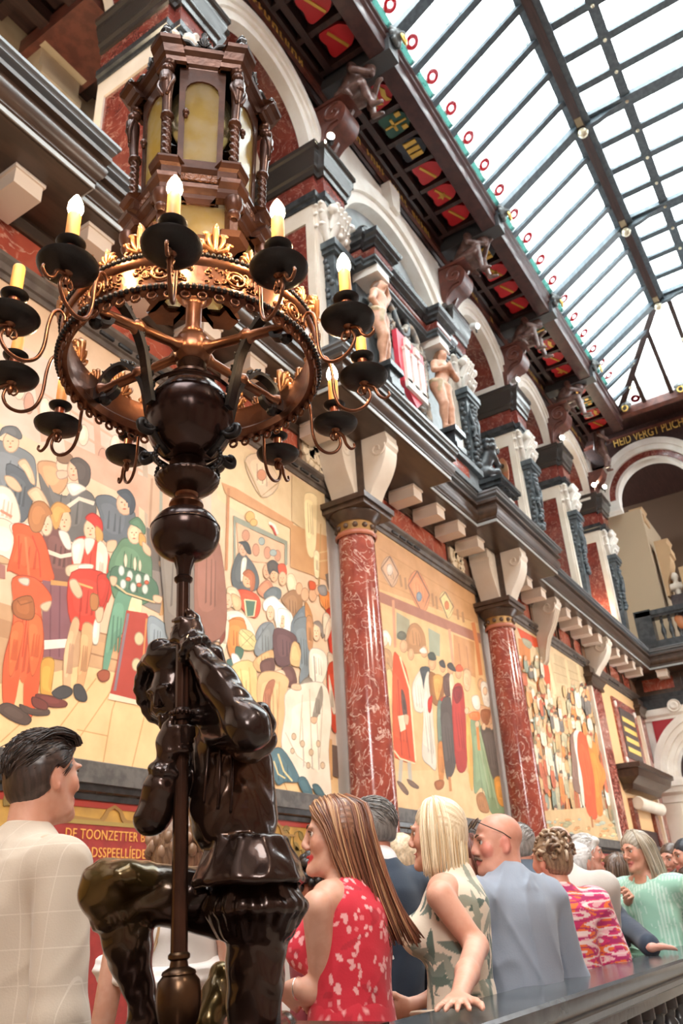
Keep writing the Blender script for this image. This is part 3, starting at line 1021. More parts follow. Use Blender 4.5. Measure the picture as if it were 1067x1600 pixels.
# loggia behind the arcade
MB().box((-7, 9.0, 8.5), (FX, 9.3, 15.9)).build('wall_loggia', BEIGE_PLASTER, kind=ST)
lc = MB().box((-7, 7.0, 15.82), (FX, 9.3, 16.0)).build('ceiling_loggia', DARK_WOOD, kind=ST)
for k in range(30):
    x = -1.5 + k * 0.95
    MB().box((x, 7.0, 15.55), (x + .2, 9.0, 15.85)).build('beam', RED_WOOD if k % 2 else DARK_WOOD, lc)
for y in (7.5, 8.2):
    MB().box((-7, y, 15.3), (FX, y + .22, 15.6)).build('beam', DARK_WOOD, lc)
def corbel(x, nm):
    r = empty('loggia_corbel', (x, 8.9, 14.3), 'plain plaster corbel under the dark beam, ' + nm, 'corbel')
    m = MB().prism([(0, 0), (.5, 0), (.62, .15), (.62, .30), (.5, .34), (.5, 1.1), (.66, 1.2), (.66, 1.35), (0, 1.35)], (x, 9.02, 14.2), -EY, EZ, EX, -.42, .42)
    m.build('block', BEIGE_PLASTER, r)
    MB().lathe([(0, -.46), (.17, -.46), (.17, .46), (0, .46)], (x, 8.46, 15.25), ax=(1, 0, 0), n=16).build('roll', BEIGE_PLASTER, r, smooth=40)
corbel(5.35, 'left of the lantern')
corbel(9.3, 'hidden behind the lantern pier')
MB().box((4.8, 7.2, 15.1), (5.9, 9.0, 15.5)).build('trim_9', RED_WOOD, kind=ST)
# ---------------------------------------------------------------- coat of arms aedicule over the middle of the first bay
SKINP = mat('painted_flesh', (0.72, 0.43, 0.30), 0.42, vcol='Col', col2=(0.82, 0.78, 0.74), scale=9, bump=0.05)
ae = empty('coat_of_arms', (11.7, 5.4, 9.0), 'carved slate frame with entablature and garlands around the red castle shield', 'coat of arms')
MB().box((9.9, 5.1, 8.78), (13.9, 5.75, 9.3)).box((9.8, 5.0, 9.3), (14.0, 5.75, 9.42)).box((9.7, 5.0, 8.78), (14.2, 5.75, 8.9)).build('plinth', SLATE, ae)
for a, b in ((10.0, 10.9), (11.1, 12.3), (12.5, 13.4)):
    MB().box((a, 5.08, 8.95), (b, 5.12, 9.25)).build('marble_panel', RED_FRIEZE, ae)
MB().box((10.15, 5.55, 9.4), (13.6, 5.75, 12.3)).build('back_slab', SLATE, ae)
for x in (10.35, 12.95):
    MB().box((x - .22, 4.98, 9.42), (x + .22, 5.6, 9.55)).box((x - .18, 5.02, 9.55), (x + .18, 5.6, 9.82)).box((x - .24, 4.96, 9.82), (x + .24, 5.6, 9.93)).build('pedestal', BLACK_STONE, ae)
    MB().box((x - .22, 5.05, 12.02), (x + .22, 5.6, 12.2)).build('cream_block', WHITE_STONE, ae)
pth = [(9.95, 5.75, 0), (9.95, 5.3, 0), (10.05, 5.3, 0), (10.05, 5.05, 0), (10.65, 5.05, 0), (10.65, 5.3, 0), (12.65, 5.3, 0), (12.65, 5.05, 0), (13.25, 5.05, 0), (13.25, 5.3, 0), (13.7, 5.3, 0), (13.7, 5.75, 0)]
MB().sweep([(-.4, 12.2), (0, 12.2), (0, 12.26), (.04, 12.28), (.04, 12.33), (-.4, 12.33)], pth, 1).build('architrave', SLATE, ae)
MB().sweep([(-.4, 12.33), (-.02, 12.33), (.03, 12.4), (.05, 12.47), (.0, 12.54), (-.4, 12.54)], pth, 1).build('frieze', RED_PANEL, ae, smooth=40)
MB().sweep([(-.4, 12.54), (.05, 12.54), (.06, 12.59), (.14, 12.62), (.14, 12.68), (.19, 12.72), (.21, 12.8), (-.4, 12.8)], pth, 1).build('cornice', BLACK_STONE, ae, smooth=25)
rnd = random.Random(3)
g = MB()
for k in range(230):
    t = rnd.random()
    side = rnd.choice((-1, 1))
    if rnd.random() < .35:
        x, z = rnd.uniform(10.5, 12.8), rnd.uniform(11.35, 11.9)
    else:
        x, z = 11.65 + side * rnd.uniform(.62, .95), rnd.uniform(9.5, 11.6)
    g.ball((x, 5.46, z), (rnd.uniform(.04, .1), .08, rnd.uniform(.04, .1)), 7, 5)
for sx in (-1, 1):
    c = V3((11.65, 5.42, 11.95))
    pts = [c + EX * sx * (0.12 + 0.62 * t) + EZ * (.32 * math.sin(3 * t) - .1) for t in np.linspace(0, 1, 10)]
    g.tube(pts, .07, 8)
    q = pts[-1]
    g.tube([q + EX * sx * .16 * math.sin(t) * (1 - t / 7) + EZ * (.16 * math.cos(t) - .16) * (1 - t / 9) for t in np.linspace(0, 6, 18)], .05, 7)
    g.tube(spline([(11.65 + sx * .7, 5.45, 11.6), (11.65 + sx * .95, 5.4, 11.2), (11.65 + sx * .7, 5.4, 10.6), (11.65 + sx * .9, 5.42, 10.1), (11.65 + sx * .6, 5.42, 9.55)], 5), .06, 7)
g.build('garland', mat('carved_slate', (0.20, 0.21, 0.21), 0.45, col2=(0.55, 0.48, 0.38), scale=7, bump=.3), ae, smooth=60, kind='stuff')
g = MB()
g.tube([V3((11.65, 5.4, 12.0)) + EX * .3 * math.cos(t) + EZ * .3 * math.sin(t) for t in np.linspace(0, 2 * math.pi, 20)], .055, 7)
g.build('oculus_ring', SLATE, ae, smooth=60)
MB().lathe([(0, -.03), (.27, -.03), (.27, .03), (0, .03)], (11.65, 5.5, 12.0), ax=(0, -1, 0), n=20).build('oculus', DARK_WOOD, ae)
# red shield with white castle and hands
sh = empty('heraldic_shield', (11.45, 5.25, 9.8), 'pink red heraldic shield with a white castle and white hands', 'shield')
sp = [(-.55, 1.25), (.55, 1.25), (.55, .45), (.42, .12), (0, -.28), (-.42, .12), (-.55, .45)]
MB().prism(sp, (11.48, 5.28, 10.0), EX, EZ, -EY, 0, .1).build('field', mat('heraldic_red', (0.74, 0.06, 0.10), 0.4), sh)
cw = MB()
def rect(x, z, w, h): cw.prism([(x, z), (x + w, z), (x + w, z + h), (x, z + h)], (11.48, 5.18, 10.0), EX, EZ, -EY, 0, .06)
for x in (-.38, -.09, .2):
    rect(x, .12, .18, .72)
    for q in range(3): rect(x - .02 + q * .08, .84, .055, .07)
rect(-.4, -.02, .8, .2)
for x in (-.3, .08):
    rect(x, 1.0, .2, .1)
    for q in range(4): rect(x + .01 + q * .05, 1.08, .035, .11)
cw.build('castle', WHITE_STONE, sh)

def statue_nude(base, H, f, name, label, arms, female=False, cloth=(0.55, 0.42, 0.25), hair=(0.20, 0.10, 0.05), flesh=(0.72, 0.40, 0.26), shift=0.05, bob=0):
    b, f = V3(base), nrm(f)
    r = np.cross(f, EZ)
    P = lambda x, y, z: b + r * (x * H) + f * (y * H) + EZ * (z * H)
    S = Sdf(k=.02 * H)
    s = shift
    S.cone(P(s, 0, .54), P(0, 0, .68), .085 * H, .075 * H, flat=(f, .75))
    S.cone(P(0, 0, .68), P(-.01, 0.01, .79), .08 * H, .085 * H, flat=(f, .7))
    S.cone(P(-.09, 0, .815), P(.07, 0, .815), .045 * H)
    if female:
        for x in (-.055, .035): S.ell(P(x, .055, .76), (.035 * H,) * 3)
    S.cone(P(-.01, 0, .82), P(-.01, .02, .88), .034 * H, .03 * H)
    S.ell(P(-.01, .03, .925), (.046 * H, .055 * H, .068 * H), (r, f, EZ))
    S.ell(P(-.01, .085, .92), (.01 * H, .014 * H, .02 * H), (r, f, EZ), k=.01 * H)
    S.ell(P(-.01, .0, .945), (.058 * H, .058 * H, .058 * H), (r, f, EZ), col=hair)
    for x in (-.055, .035): S.ell(P(x, -.03, .91), (.025 * H, .03 * H, .04 * H), (r, f, EZ), col=hair)
    for sx, bend in ((1, .05), (-1, .01)):
        hip = P(s + sx * .05, 0, .52)
        kn = P(s * .4 + sx * .06, bend, .29)
        ft = P(sx * .05, 0.0, .045)
        S.cone(hip, kn, .075 * H, .048 * H)
        S.cone(kn, ft, .046 * H, .026 * H)
        S.ell((kn + ft) / 2 + EZ * .05 * H - f * .01 * H, (.04 * H, .042 * H, .09 * H))
        S.cone(ft, ft + f * .09 * H - EZ * .025 * H, .024 * H, .018 * H)
    for sx, (el, wr) in zip((1, -1), arms):
        sh_ = P(sx * .105 - .01, 0, .80)
        e, w = P(*el), P(*wr)
        S.cone(sh_, e, .04 * H, .03 * H)
        S.cone(e, w, .03 * H, .02 * H)
        S.ell(w + nrm(w - e) * .025 * H, (.02 * H, .02 * H, .035 * H))
    # loin cloth
    S.cone(P(s - .09, .01, .53), P(s + .09, .01, .55), .06 * H, .055 * H, flat=(EZ, .6), col=cloth)
    S.cone(P(s + .06, .07, .54), P(s + .09, .07, .42), .03 * H, .012 * H, col=cloth)
    o = S.build(name, SKINP, None, .014 * H, default=flesh, origin=b, label=label, cat='statue')
    return o
statue_nude((10.35, 5.2, 9.93), 2.06, (0.1, -1, 0), 'painted_statue', 'painted nude male statue with raised arm left of the red castle shield', (((.16, .0, .67), (.07, .06, .55)), ((-.19, .02, .93), (-.12, .04, 1.03))))
statue_nude((12.95, 5.2, 9.93), 2.06, (-0.35, -1, 0), 'painted_statue', 'painted nude female statue with crossed arms right of the red castle shield', (((.15, .04, .68), (-.0, .09, .74)), ((-.17, .04, .69), (-.03, .1, .76))), True)
# cream cartouche high on the slate field
r = empty('cartouche', (11.3, 5.9, 13.5), 'small cream cartouche on the pale slate field above the entablature', 'cartouche')
MB().prism([(-.25, .5), (.25, .5), (.3, 0), (.12, -.35), (-.12, -.35), (-.3, 0)], (11.7, 5.95, 13.9), EX, EZ, -EY, 0, .12).build('plate', mat('ivory', (.78, .72, .55), .5), r)
bn = MB()
bn.ball((11.7, 5.82, 14.05), (.13, .05, .1), 8, 6).tube([(11.55, 5.82, 13.75), (11.7, 5.78, 13.85), (11.85, 5.82, 13.75)], .04, 6)
bn.build('relief', SLATE, r, smooth=180)
MB().lathe([(0.0, 0), (.16, .02), (.10, .10), (.17, .2), (.19, .3), (.12, .42), (.03, .46), (0, .46)], (10.15, 5.3, 12.8), n=14).build('stone_urn', BLACK_STONE, None, smooth=50, label='small black urn on the near end of the aedicule entablature', cat='urn')
MB().lathe([(0.0, 0), (.16, .02), (.10, .10), (.17, .2), (.19, .3), (.12, .42), (.03, .46), (0, .46)], (13.4, 5.3, 12.8), n=14).build('stone_urn', BLACK_STONE, None, smooth=50, label='small black urn on the far end of the aedicule entablature', cat='urn')

# ---------------------------------------------------------------- lion with shield
pe = empty('stone_pedestal', (15.9, 5.5, 8.78), 'black stone pedestal under the seated lion', 'pedestal')
MB().box((15.45, 5.2, 8.78), (16.3, 6.0, 9.8)).box((15.36, 5.1, 9.8), (16.4, 6.0, 9.9)).box((15.3, 5.04, 9.9), (16.46, 6.0, 10.0)).build('block', BLACK_STONE, pe)
MB().box((16.0, 5.17, 8.9), (16.28, 5.21, 9.7)).build('side_panel', WHITE_STONE, pe)
S = Sdf(k=.05)
lx, ly, lz = 15.5, 5.45, 10.0
L = lambda x, y, z: V3((lx + x, ly + y, lz + z))
S.chain([L(0, .25, .18), L(.08, .1, .45), L(.15, -.02, .75)], [.22, .2, .19])
S.ell(L(.2, -.05, .95), (.2, .2, .24))
S.cone(L(.28, -.1, 1.02), L(.45, -.16, .96), .13, .08)
S.ell(L(.46, -.16, 1.03), (.05, .05, .04))
for k in range(14):
    a = k * .9
    S.ell(L(.12 + .16 * math.cos(a), -.02 + .18 * math.sin(a), .80 + .022 * k), (.09, .09, .09), k=.02)
for sx in (-1, 1):
    S.chain([L(.18, .0 + sx * .14, .72), L(.36, -.02 + sx * .15, .52), L(.56, -.06 + sx * .15, .60)], [.09, .07, .06])
    S.chain([L(.02, .2 + sx * .18, .24), L(.3, .06 + sx * .2, .33), L(.34, .02 + sx * .2, .06), L(.48, -.04 + sx * .2, .05)], [.15, .1, .06, .055])
S.chain([L(-.1, .3, .1), L(-.25, .2, .3), L(-.2, .1, .55)], [.05, .04, .06])
S.build('lion_statue', BLACK_STONE, None, .028, origin=(lx, ly, lz), label='black stone lion seated on the pedestal holding an orange shield', cat='statue')
os_ = empty('oval_shield', (16.15, 5.35, 10.0), 'orange red oval shield with a black boss held by the lion', 'shield')
MB().lathe([(0, .06), (.14, .055), (.27, .03), (.30, 0), (0, 0)], (16.12, 5.3, 10.42), ax=(.75, -.66, 0), n=24).world_shift(lambda p: V3((p[0], p[1], 10.42 + (p[2] - 10.42) * 1.4))).build('plate', mat('shield_orange', (0.72, 0.22, 0.10), 0.45, col2=(0.62, 0.36, 0.18), scale=4), os_, smooth=40)
MB().ball((16.2, 5.22, 10.45), .07, 10, 7).build('boss', BLACK_STONE, os_, smooth=180)

# ---------------------------------------------------------------- roof: cornice with gold letters, soffit with arms, beam
TR = [4.0, 9.6, 15.2, 19.2, 23.1]
MB().sweep([(-.1, 16.5), (0.10, 16.5), (0.10, 16.62), (0.16, 16.66), (0.16, 16.74), (0.22, 16.80), (0.30, 16.98), (0.36, 17.0), (0.40, 17.1), (0.40, 17.3), (-.1, 17.3)], [(-7, UY + .1, 0), (27.4, UY + .1, 0)], 1).build('cornice_roof', DARK_WOOD, kind=ST, smooth=25)
MB().box((-7, 5.58, 16.64), (27.2, 5.66, 16.82)).build('trim_10', RED_WOOD, kind=ST)
rd = random.Random(8)
lets = 'EENDRACHT MAAKT MACHT '
gl = empty('gilt_inscription', (9, 5.6, 16.8), 'row of gilt letters on the dark cornice above the white arches', 'inscription')
for (x0, x1) in ((4.5, 9.0), (10.3, 14.5), (15.9, 18.6), (19.9, 22.5), (23.8, 26.6)):
    # the words are seen too slantwise to be read: upright gilt strokes as in the picture
    m = MB()
    x = x0
    while x < x1:
        w = rd.choice((.10, .14, .18))
        if rd.random() < .22:
            x += .22
            continue
        m.box((x, 5.575, 16.66), (x + .05, 5.585, 16.84))
        if w > .1: m.box((x + w - .05, 5.575, 16.66), (x + w, 5.585, 16.84))
        zz = rd.choice((16.66, 16.73, 16.80))
        m.box((x, 5.575, zz), (x + w, 5.585, zz + .04))
        x += w + .07
    m.build('letters', GOLD_PAINT, gl, kind='stuff')
MB().box((-7, 4.3, 17.28), (27.3, 5.75, 17.4)).build('ceiling', DARK_WOOD, kind=ST)
MB().sweep([(0, 16.78), (0.02, 16.74), (0.36, 16.74), (0.38, 16.80), (0.38, 17.05), (0.44, 17.10), (0.44, 17.20), (0.49, 17.24), (0.49, 17.34), (0.44, 17.4), (0, 17.4)], [(-7, 4.42, 0), (26.9, 4.42, 0)], 1).build('beam_roof', BEAM_WOOD, kind=ST, smooth=25)
# coffers and painted shields
SHC = {'r': (0.50, 0.015, 0.02), 'g': (0.02, 0.085, 0.055), 'y': (0.62, 0.36, 0.06), 'w': (0.70, 0.62, 0.45), 'k': (0.02, 0.02, 0.03)}
def arms(x, kind, label):
    r = empty('painted_shield', (x, 4.78, 17.0), label, 'shield', None)
    fld = {'bend': 'r', 'lions': 'r', 'cross': 'g', 'towers': 'k', 'red': 'r', 'star': 'r', 'pale': 'k'}[kind]
    cs = mat('arms_' + fld, SHC[fld], 0.4)
    ol = [(-.36, .30), (-.2, .36), (0, .32), (.2, .36), (.36, .30), (.34, 0), (.30, -.2), (.14, -.36), (0, -.42), (-.14, -.36), (-.30, -.2), (-.34, 0)]
    ol = [(p[0], p[1]) for p in spline([(a, b, 0) for a, b in ol], 3, True)]
    ol = [(a * .82, b * .85) for a, b in ol]
    MB().prism(ol, (x, 4.78, 17.12), EX, EY, -EZ, 0, .1).build('field', cs, r, smooth=30)
    c = MB()
    gy = mat('arms_gold', SHC['y'], .35, .3)
    pr = lambda poly: c.prism([(a * .82, b * .85) for a, b in poly], (x, 4.78, 17.02), EX, EY, -EZ, 0, .03)
    if kind in ('bend', 'red', 'star'):
        pr([(-.30, .10), (-.27, .16), (.30, -.08), (.27, -.14)])
        if kind == 'star': pr([(.05, .2), (.09, .1), (.19, .09), (.11, .03), (.14, -.07), (.05, 0), (-.04, -.07), (-.01, .03), (-.09, .09), (.01, .1)])
    elif kind == 'cross':
        pr([(-.03, -.3), (.03, -.3), (.03, .3), (-.03, .3)])
        pr([(-.2, .02), (.2, .02), (.2, .09), (-.2, .09)])
        for q in (-.24, .2): pr([(q - .07, -.25), (q + .07, -.25), (q + .07, -.1), (q - .07, -.1)])
    elif kind == 'lions':
        for q in (-.18, .05, .22): pr([(-.25, q), (-.1, q - .08), (.1, q - .02), (.26, q - .08), (.2, q + .05), (0, q + .08), (-.15, q + .03)])
    else:
        for q in (-.2, .02, .22):
            pr([(q - .07, -.2), (q + .07, -.2), (q + .07, .1), (q + .09, .16), (q - .09, .16), (q - .07, .1)])
    c.build('charge', gy, r)
    return r
nth = ['first', 'second', 'third', 'fourth', 'fifth', 'sixth']
def coffers(x0, x1, kinds, bay):
    n = len(kinds)
    w = (x1 - x0) / n
    for i in range(n + 1):
        x = x0 + i * w
        MB().box((x - .06, 4.4, 16.95), (x + .06, 5.5, 17.3)).build('ceiling_rib', DARK_WOOD, bpy.data.objects['ceiling'])
    MB().box((x0, 5.2, 16.9), (x1, 5.34, 17.3)).build('ceiling_rib', DARK_WOOD, bpy.data.objects['ceiling'])
    for i, kd in enumerate(kinds):
        nmk = {'bend': 'red shield with a gold bend', 'lions': 'red shield with gold lions', 'cross': 'green shield with a gold cross', 'towers': 'dark shield with gold towers', 'red': 'plain red shield with a gold bar', 'star': 'red shield with a gold star', 'pale': 'dark shield with pale gold towers'}[kd]
        arms(x0 + (i + .5) * w, kd, nmk + ', ' + nth[i] + ' coffer ' + bay)
coffers(4.3, 9.25, ['red', 'lions', 'cross', 'pale', 'bend', 'red'][0:6], 'left of the first wooden figure')
coffers(10.0, 14.75, ['lions', 'cross', 'towers', 'red', 'star', 'bend'], 'right of the first wooden figure')
coffers(15.6, 18.9, ['towers', 'star', 'red', 'bend'], 'right of the second wooden figure')
coffers(19.6, 22.8, ['cross', 'lions', 'red', 'star'], 'right of the third wooden figure')
coffers(23.5, 26.8, ['red', 'cross', 'lions', 'bend'], 'nearest the far wall')

# ---------------------------------------------------------------- glass roof
GLASS = bpy.data.materials.new('stained_glass')
GLASS.use_nodes = True
nt = GLASS.node_tree
nt.nodes.clear()
_o = nt.nodes.new('ShaderNodeOutputMaterial')
_t = nt.nodes.new('ShaderNodeBsdfTransparent')
_l = nt.nodes.new('ShaderNodeBsdfTranslucent')
_x = nt.nodes.new('ShaderNodeMixShader')
_x.inputs[0].default_value = 0.25
_tc = nt.nodes.new('ShaderNodeTexCoord')
_v = nt.nodes.new('ShaderNodeTexVoronoi')
_v.inputs['Scale'].default_value = 9
_r = nt.nodes.new('ShaderNodeValToRGB')
_r.color_ramp.elements[0].position, _r.color_ramp.elements[0].color = 0.10, (0.05, 0.085, 0.075, 1)
_r.color_ramp.elements[1].position, _r.color_ramp.elements[1].color = 0.16, (0.97, 1, 0.99, 1)
nt.links.new(_tc.outputs['Object'], _v.inputs['Vector'])
nt.links.new(_v.outputs['Distance'], _r.inputs[0])
nt.links.new(_r.outputs[0], _t.inputs[0])
nt.links.new(_r.outputs[0], _l.inputs[0])
nt.links.new(_t.outputs[0], _x.inputs[1])
nt.links.new(_l.outputs[0], _x.inputs[2])
nt.links.new(_x.outputs[0], _o.inputs[0])
def tint(name, c):
    m = bpy.data.materials.new(name)
    m.use_nodes = True
    n = m.node_tree
    n.nodes.clear()
    o = n.nodes.new('ShaderNodeOutputMaterial')
    t = n.nodes.new('ShaderNodeBsdfTransparent')
    t.inputs[0].default_value = (*c, 1)
    n.links.new(t.outputs[0], o.inputs[0])
    return m
RGLASS, GGLASS = tint('ruby_glass', (0.20, 0.008, 0.014)), tint('green_glass', (0.02, 0.06, 0.05))
A0, A1 = (4.02, 17.36), (1.5, 18.9)          # foot and head of the sloping part (Y, Z)
win = MB().bar((-7, A0[0], A0[1]), (26.9, A0[0], A0[1]), .12, .1).build('window_1', GREY_OAK, kind=ST)
sd = nrm((0, A1[0] - A0[0], A1[1] - A0[1]))
sn = np.cross(EX, sd)
slen = math.hypot(A1[0] - A0[0], A1[1] - A0[1])
O0 = V3((0, *A0))
def hipcut(x):   # how far a bar at x climbs before it meets the hip
    return slen if x < 23.1 else slen * max(0.0, (26.6 - x) / 3.5)
bars = []
for a, b in zip(TR[:-1] + [23.1], TR[1:] + [26.6]):
    n = 6 if b - a > 5 else 4
    for i in range(n): bars.append(a + (b - a) * i / n)
bars.append(26.6)
for i in range(len(bars) - 1):
    x0, x1 = bars[i], bars[i + 1]
    l0, l1 = hipcut(x0), hipcut(x1)
    P = lambda x, t: O0 + EX * x + sd * t
    q = [P(x0, 0), P(x1, 0), P(x1, max(l1, .01)), P(x0, l0)]
    q = [p + sn * .03 for p in q] + [p + sn * .022 for p in q]
    pn = MB().add(q, [(0, 1, 2, 3), (7, 6, 5, 4), (0, 4, 5, 1), (1, 5, 6, 2), (2, 6, 7, 3), (3, 7, 4, 0)]).build('pane', GLASS, win)
    if l1 > .8:
        xm = (x0 + x1) / 2
        MB().lathe([(.06, -.01), (.17, -.01), (.17, .01), (.06, .01)], P(xm, .36), ax=sn, n=12).build('rosette', RGLASS, pn)
        bd = MB()
        for s_ in (x0 + .1, x1 - .13): bd.add([P(s_, .1), P(s_ + .03, .1), P(s_ + .03, min(l0, l1) - .15), P(s_, min(l0, l1) - .15)], [(0, 1, 2, 3)])
        bd.add([P(x0 + .1, .06), P(x1 - .1, .06), P(x1 - .1, .2), P(x0 + .1, .2)], [(0, 1, 2, 3)])
        bd.world_shift(lambda p: p + sn * .012).build('border', GGLASS, pn)
for i, x in enumerate(bars):
    if any(abs(x - t) < .01 for t in TR): continue
    l = hipcut(x)
    if l > .1:
        MB().bar(O0 + EX * x, O0 + EX * x + sd * l, .22, .16, hint=(1, 0, 0)).build('glazing_bar', GREY_OAK, win)
# upper level part
pu = [1.5, 0.34, -1.6, -3.6]
ub = [b for b in bars if b <= 23.2]
for j in range(3):
    for i in range(len(ub) - 1):
        MB().box((ub[i], pu[j + 1], 18.93), (ub[i + 1], pu[j], 18.938)).build('pane', GLASS, win)
    wd = (.16, .11, .11)[j]
for x in ub:
    big = any(abs(x - t) < .01 for t in TR)
    MB().box((x - (.17 if big else .10), -3.6, 18.80 if big else 18.86), (x + (.17 if big else .10), 1.5, 18.95)).build('glazing_bar', GREY_OAK, win)
for j, y in enumerate(pu):
    w = .25 if j == 0 else .12
    MB().box((-1, y - w, 18.70 if j == 0 else 18.84), (23.1, y + w, 18.98)).build('purlin', GREY_OAK, win)
MB().box((-1, 1.40, 18.62), (23.1, 1.60, 18.71)).build('purlin_soffit', DARK_WOOD, win)
kn = MB()
for x in ub:
    for y in (1.36, .34): kn.ball((x, y, 18.80), .045, 8, 6)
kn.build('knobs', mat('pale_gilt', (.66, .58, .42), .35, .4), win, smooth=180)
# roof on the opposite side of the glass
MB().box((-7.4, -6.5, 17.4), (23.1, -3.6, 18.95)).build('ceiling_opposite', DARK_WOOD, kind=ST)
# trusses with carved gussets, gilt balls, ring-bearing lion heads
for i, x in enumerate(TR):
    r = empty('roof_truss', (x, 4.0, 17.0), ['dark roof truss nearest the stairs', 'dark roof truss above the first wooden figure', 'dark roof truss above the second wooden figure', 'dark roof truss above the third wooden figure', 'dark roof truss above the fourth wooden figure'][i], 'truss')
    MB().bar(O0 + EX * x - EZ * .02, O0 + EX * x + sd * slen - EZ * .02, .32, .26, hint=(1, 0, 0)).build('rafter', GREY_OAK, r)
    MB().box((x - .2, 3.95, 16.72), (x + .2, 5.6, 17.28)).build('wall_beam', mat('truss_grey', (.06, .062, .066), .45, bump=.1), r)
    MB().box((x - .16, 3.85, 17.1), (x + .16, 4.2, 17.5)).build('foot_block', GREY_OAK, r)
    hd = V3((x, 1.5, 18.75))
    pts = [V3((x, *A0)) + sd * (slen * .45) - sn * .08, V3((x, *A0)) + sd * (slen * .7) - sn * .22, hd - EZ * .14 + EY * .45, hd - EZ * .16 + EY * .12, hd + EY * .1 + EZ * .05, V3((x, *A0)) + sd * (slen * .45)]
    pl = [((p - hd) @ EY, (p - hd) @ EZ) for p in pts]
    MB().prism(pl, hd, EY, EZ, EX, -.07, .07).build('gusset', GREY_OAK, r, fixn=True)
    g = MB()
    for s_ in (-.075, .075):
        for q in range(3):
            c = hd + EX * s_ + EY * (.30 + .28 * q) - EZ * (.02 + .16 * q)
            g.tube([c + EY * (.1 - .012 * t) * math.cos(t) + EZ * (.1 - .012 * t) * math.sin(t) for t in np.linspace(0, 7, 16)], .016, 5)
    g.build('carving', GREY_OAK, r, smooth=60)
    pl2 = [(-.1, .05), (-.1, -.16), (-.4, -.13), (-.75, -.02), (-1.1, .05)]
    MB().prism(pl2, hd, EY, EZ, EX, -.07, .07).build('gusset', GREY_OAK, r, fixn=True)
    MB().lathe([(0, -.14), (.07, -.12), (.12, -.05), (.13, .02), (.09, .09), (.05, .12), (.05, .2), (0, .2)], (x, 1.5, 18.52), n=14, mod=lambda t, z: 1 + .06 * math.cos(8 * t)).build('gilt_ball', mat('pale_gilt', (0, 0, 0)), r, smooth=60)
    MB().box((x - .42, 1.42, 18.60), (x - .15, 1.58, 18.64)).build('gilt_strip', mat('dull_gilt', (.30, .24, .15), .5, .4, bump=.5), r)
    for t in (.25, .45, .68):
        MB().ball(V3((x, *A0)) + sd * (slen * t) - sn * .16, .05, 8, 6).build('knob', mat('pale_gilt', (0, 0, 0)), r, smooth=180)
def lion_head(p, d, label):
    r = empty('lion_ornament', p, label, 'ornament')
    d = nrm(d)
    s_ = np.cross(EZ, d)
    p = V3(p)
    S = Sdf(k=.03)
    S.ell(p, (.16, .13, .18), (s_, d, EZ)).ell(p + d * .13 - EZ * .05, (.09, .09, .07), (s_, d, EZ))
    for a in np.linspace(0, 6.28, 10)[:-1]:
        S.ell(p + s_ * .17 * math.cos(a) + EZ * .19 * math.sin(a) - d * .02, (.065, .06, .065), k=.015)
    S.build('head', mat('lead_grey', (.12, .13, .13), .35, bump=.2), r, .025)
    MB().tube([p + d * .17 - EZ * .2 + s_ * .1 * math.cos(t) + EZ * .11 * math.sin(t) for t in np.linspace(0, 2 * math.pi, 17)[:-1]], .026, 7, closed=True).build('ring', GOLD, r, smooth=180)
for i, x in enumerate(TR[1:]):
    lion_head((x, 3.86, 17.25), (0, -1, -.2), ['grey lion head with gold ring over the first wooden figure', 'grey lion head with gold ring over the second wooden figure', 'grey lion head with gold ring over the third wooden figure', 'grey lion head with gold ring over the fourth wooden figure'][i])
# hipped far end of the glass roof
E0 = V3((26.6, 4.02, 17.36))
H3 = V3((23.1, 1.5, 18.9))
hip = MB().bar(E0, H3, .22, .24).build('hip_rafter', DARK_WOOD, win)
MB().bar(E0 + EX * .1, (26.7, -4, 17.36), .3, .5).build('end_beam', RED_WOOD, win)
eb = MB().box((23.02, -3.6, 18.7), (23.18, 1.5, 18.98)).build('purlin', GREY_OAK, win)
ys = np.linspace(4.02, -3.6, 9)
for i in range(8):
    def top(y):
        return H3[1] if y > H3[1] else y
    def pt(y, t):
        full = 1.0 if y <= H3[1] else (E0[1] - y) / (E0[1] - H3[1])
        return V3((26.6 - 3.5 * t * full, y, 17.36 + 1.54 * t * full))
    y0, y1 = ys[i], ys[i + 1]
    q = [pt(y0, 0), pt(y1, 0), pt(y1, 1)] + ([pt(y0, 1)] if i else [])
    if y0 > 1.5 > y1: q = [pt(y0, 0), pt(y1, 0), V3((23.1, y1, 18.9)), H3, pt(y0, 1)]
    n = len(q)
    nn = V3((.012, 0, .03))
    MB().add([p for p in q] + [p + nn for p in q], [tuple(range(n)), tuple(range(2 * n - 1, n - 1, -1))] + [(k, n + k, n + (k + 1) % n, (k + 1) % n) for k in range(n)]).build('pane', GLASS, win)
    if i: MB().bar(pt(y0, 0), pt(y0, 1), .16 if i == 3 else .1, .14, hint=(0, 1, 0)).build('glazing_bar', DARK_WOOD, win)
MB().lathe([(.06, -.012), (.16, -.012), (.16, .012), (.06, .012)], pt(3.3, .3) - V3((.02, 0, .05)), ax=(.4, 0, 1), n=14).build('rosette', RGLASS, win)
for k, (y, t) in enumerate(((1.2, .55), (1.0, .3), (2.9, .5), (3.3, .25))):
    MB().ball(V3((26.6 - 3.5 * t, y, 17.2 + 1.54 * t)), .06, 8, 6).build('knob', mat('pale_gilt', (0, 0, 0)), win, smooth=180)
lion_head((26.35, 3.72, 17.35), (-1, 0, -.1), 'grey lion head with gold ring in the far corner of the roof')
lion_head((26.35, 1.78, 17.35), (-1, 0, -.1), 'grey lion head with gold ring on the far roof beam at the right edge')

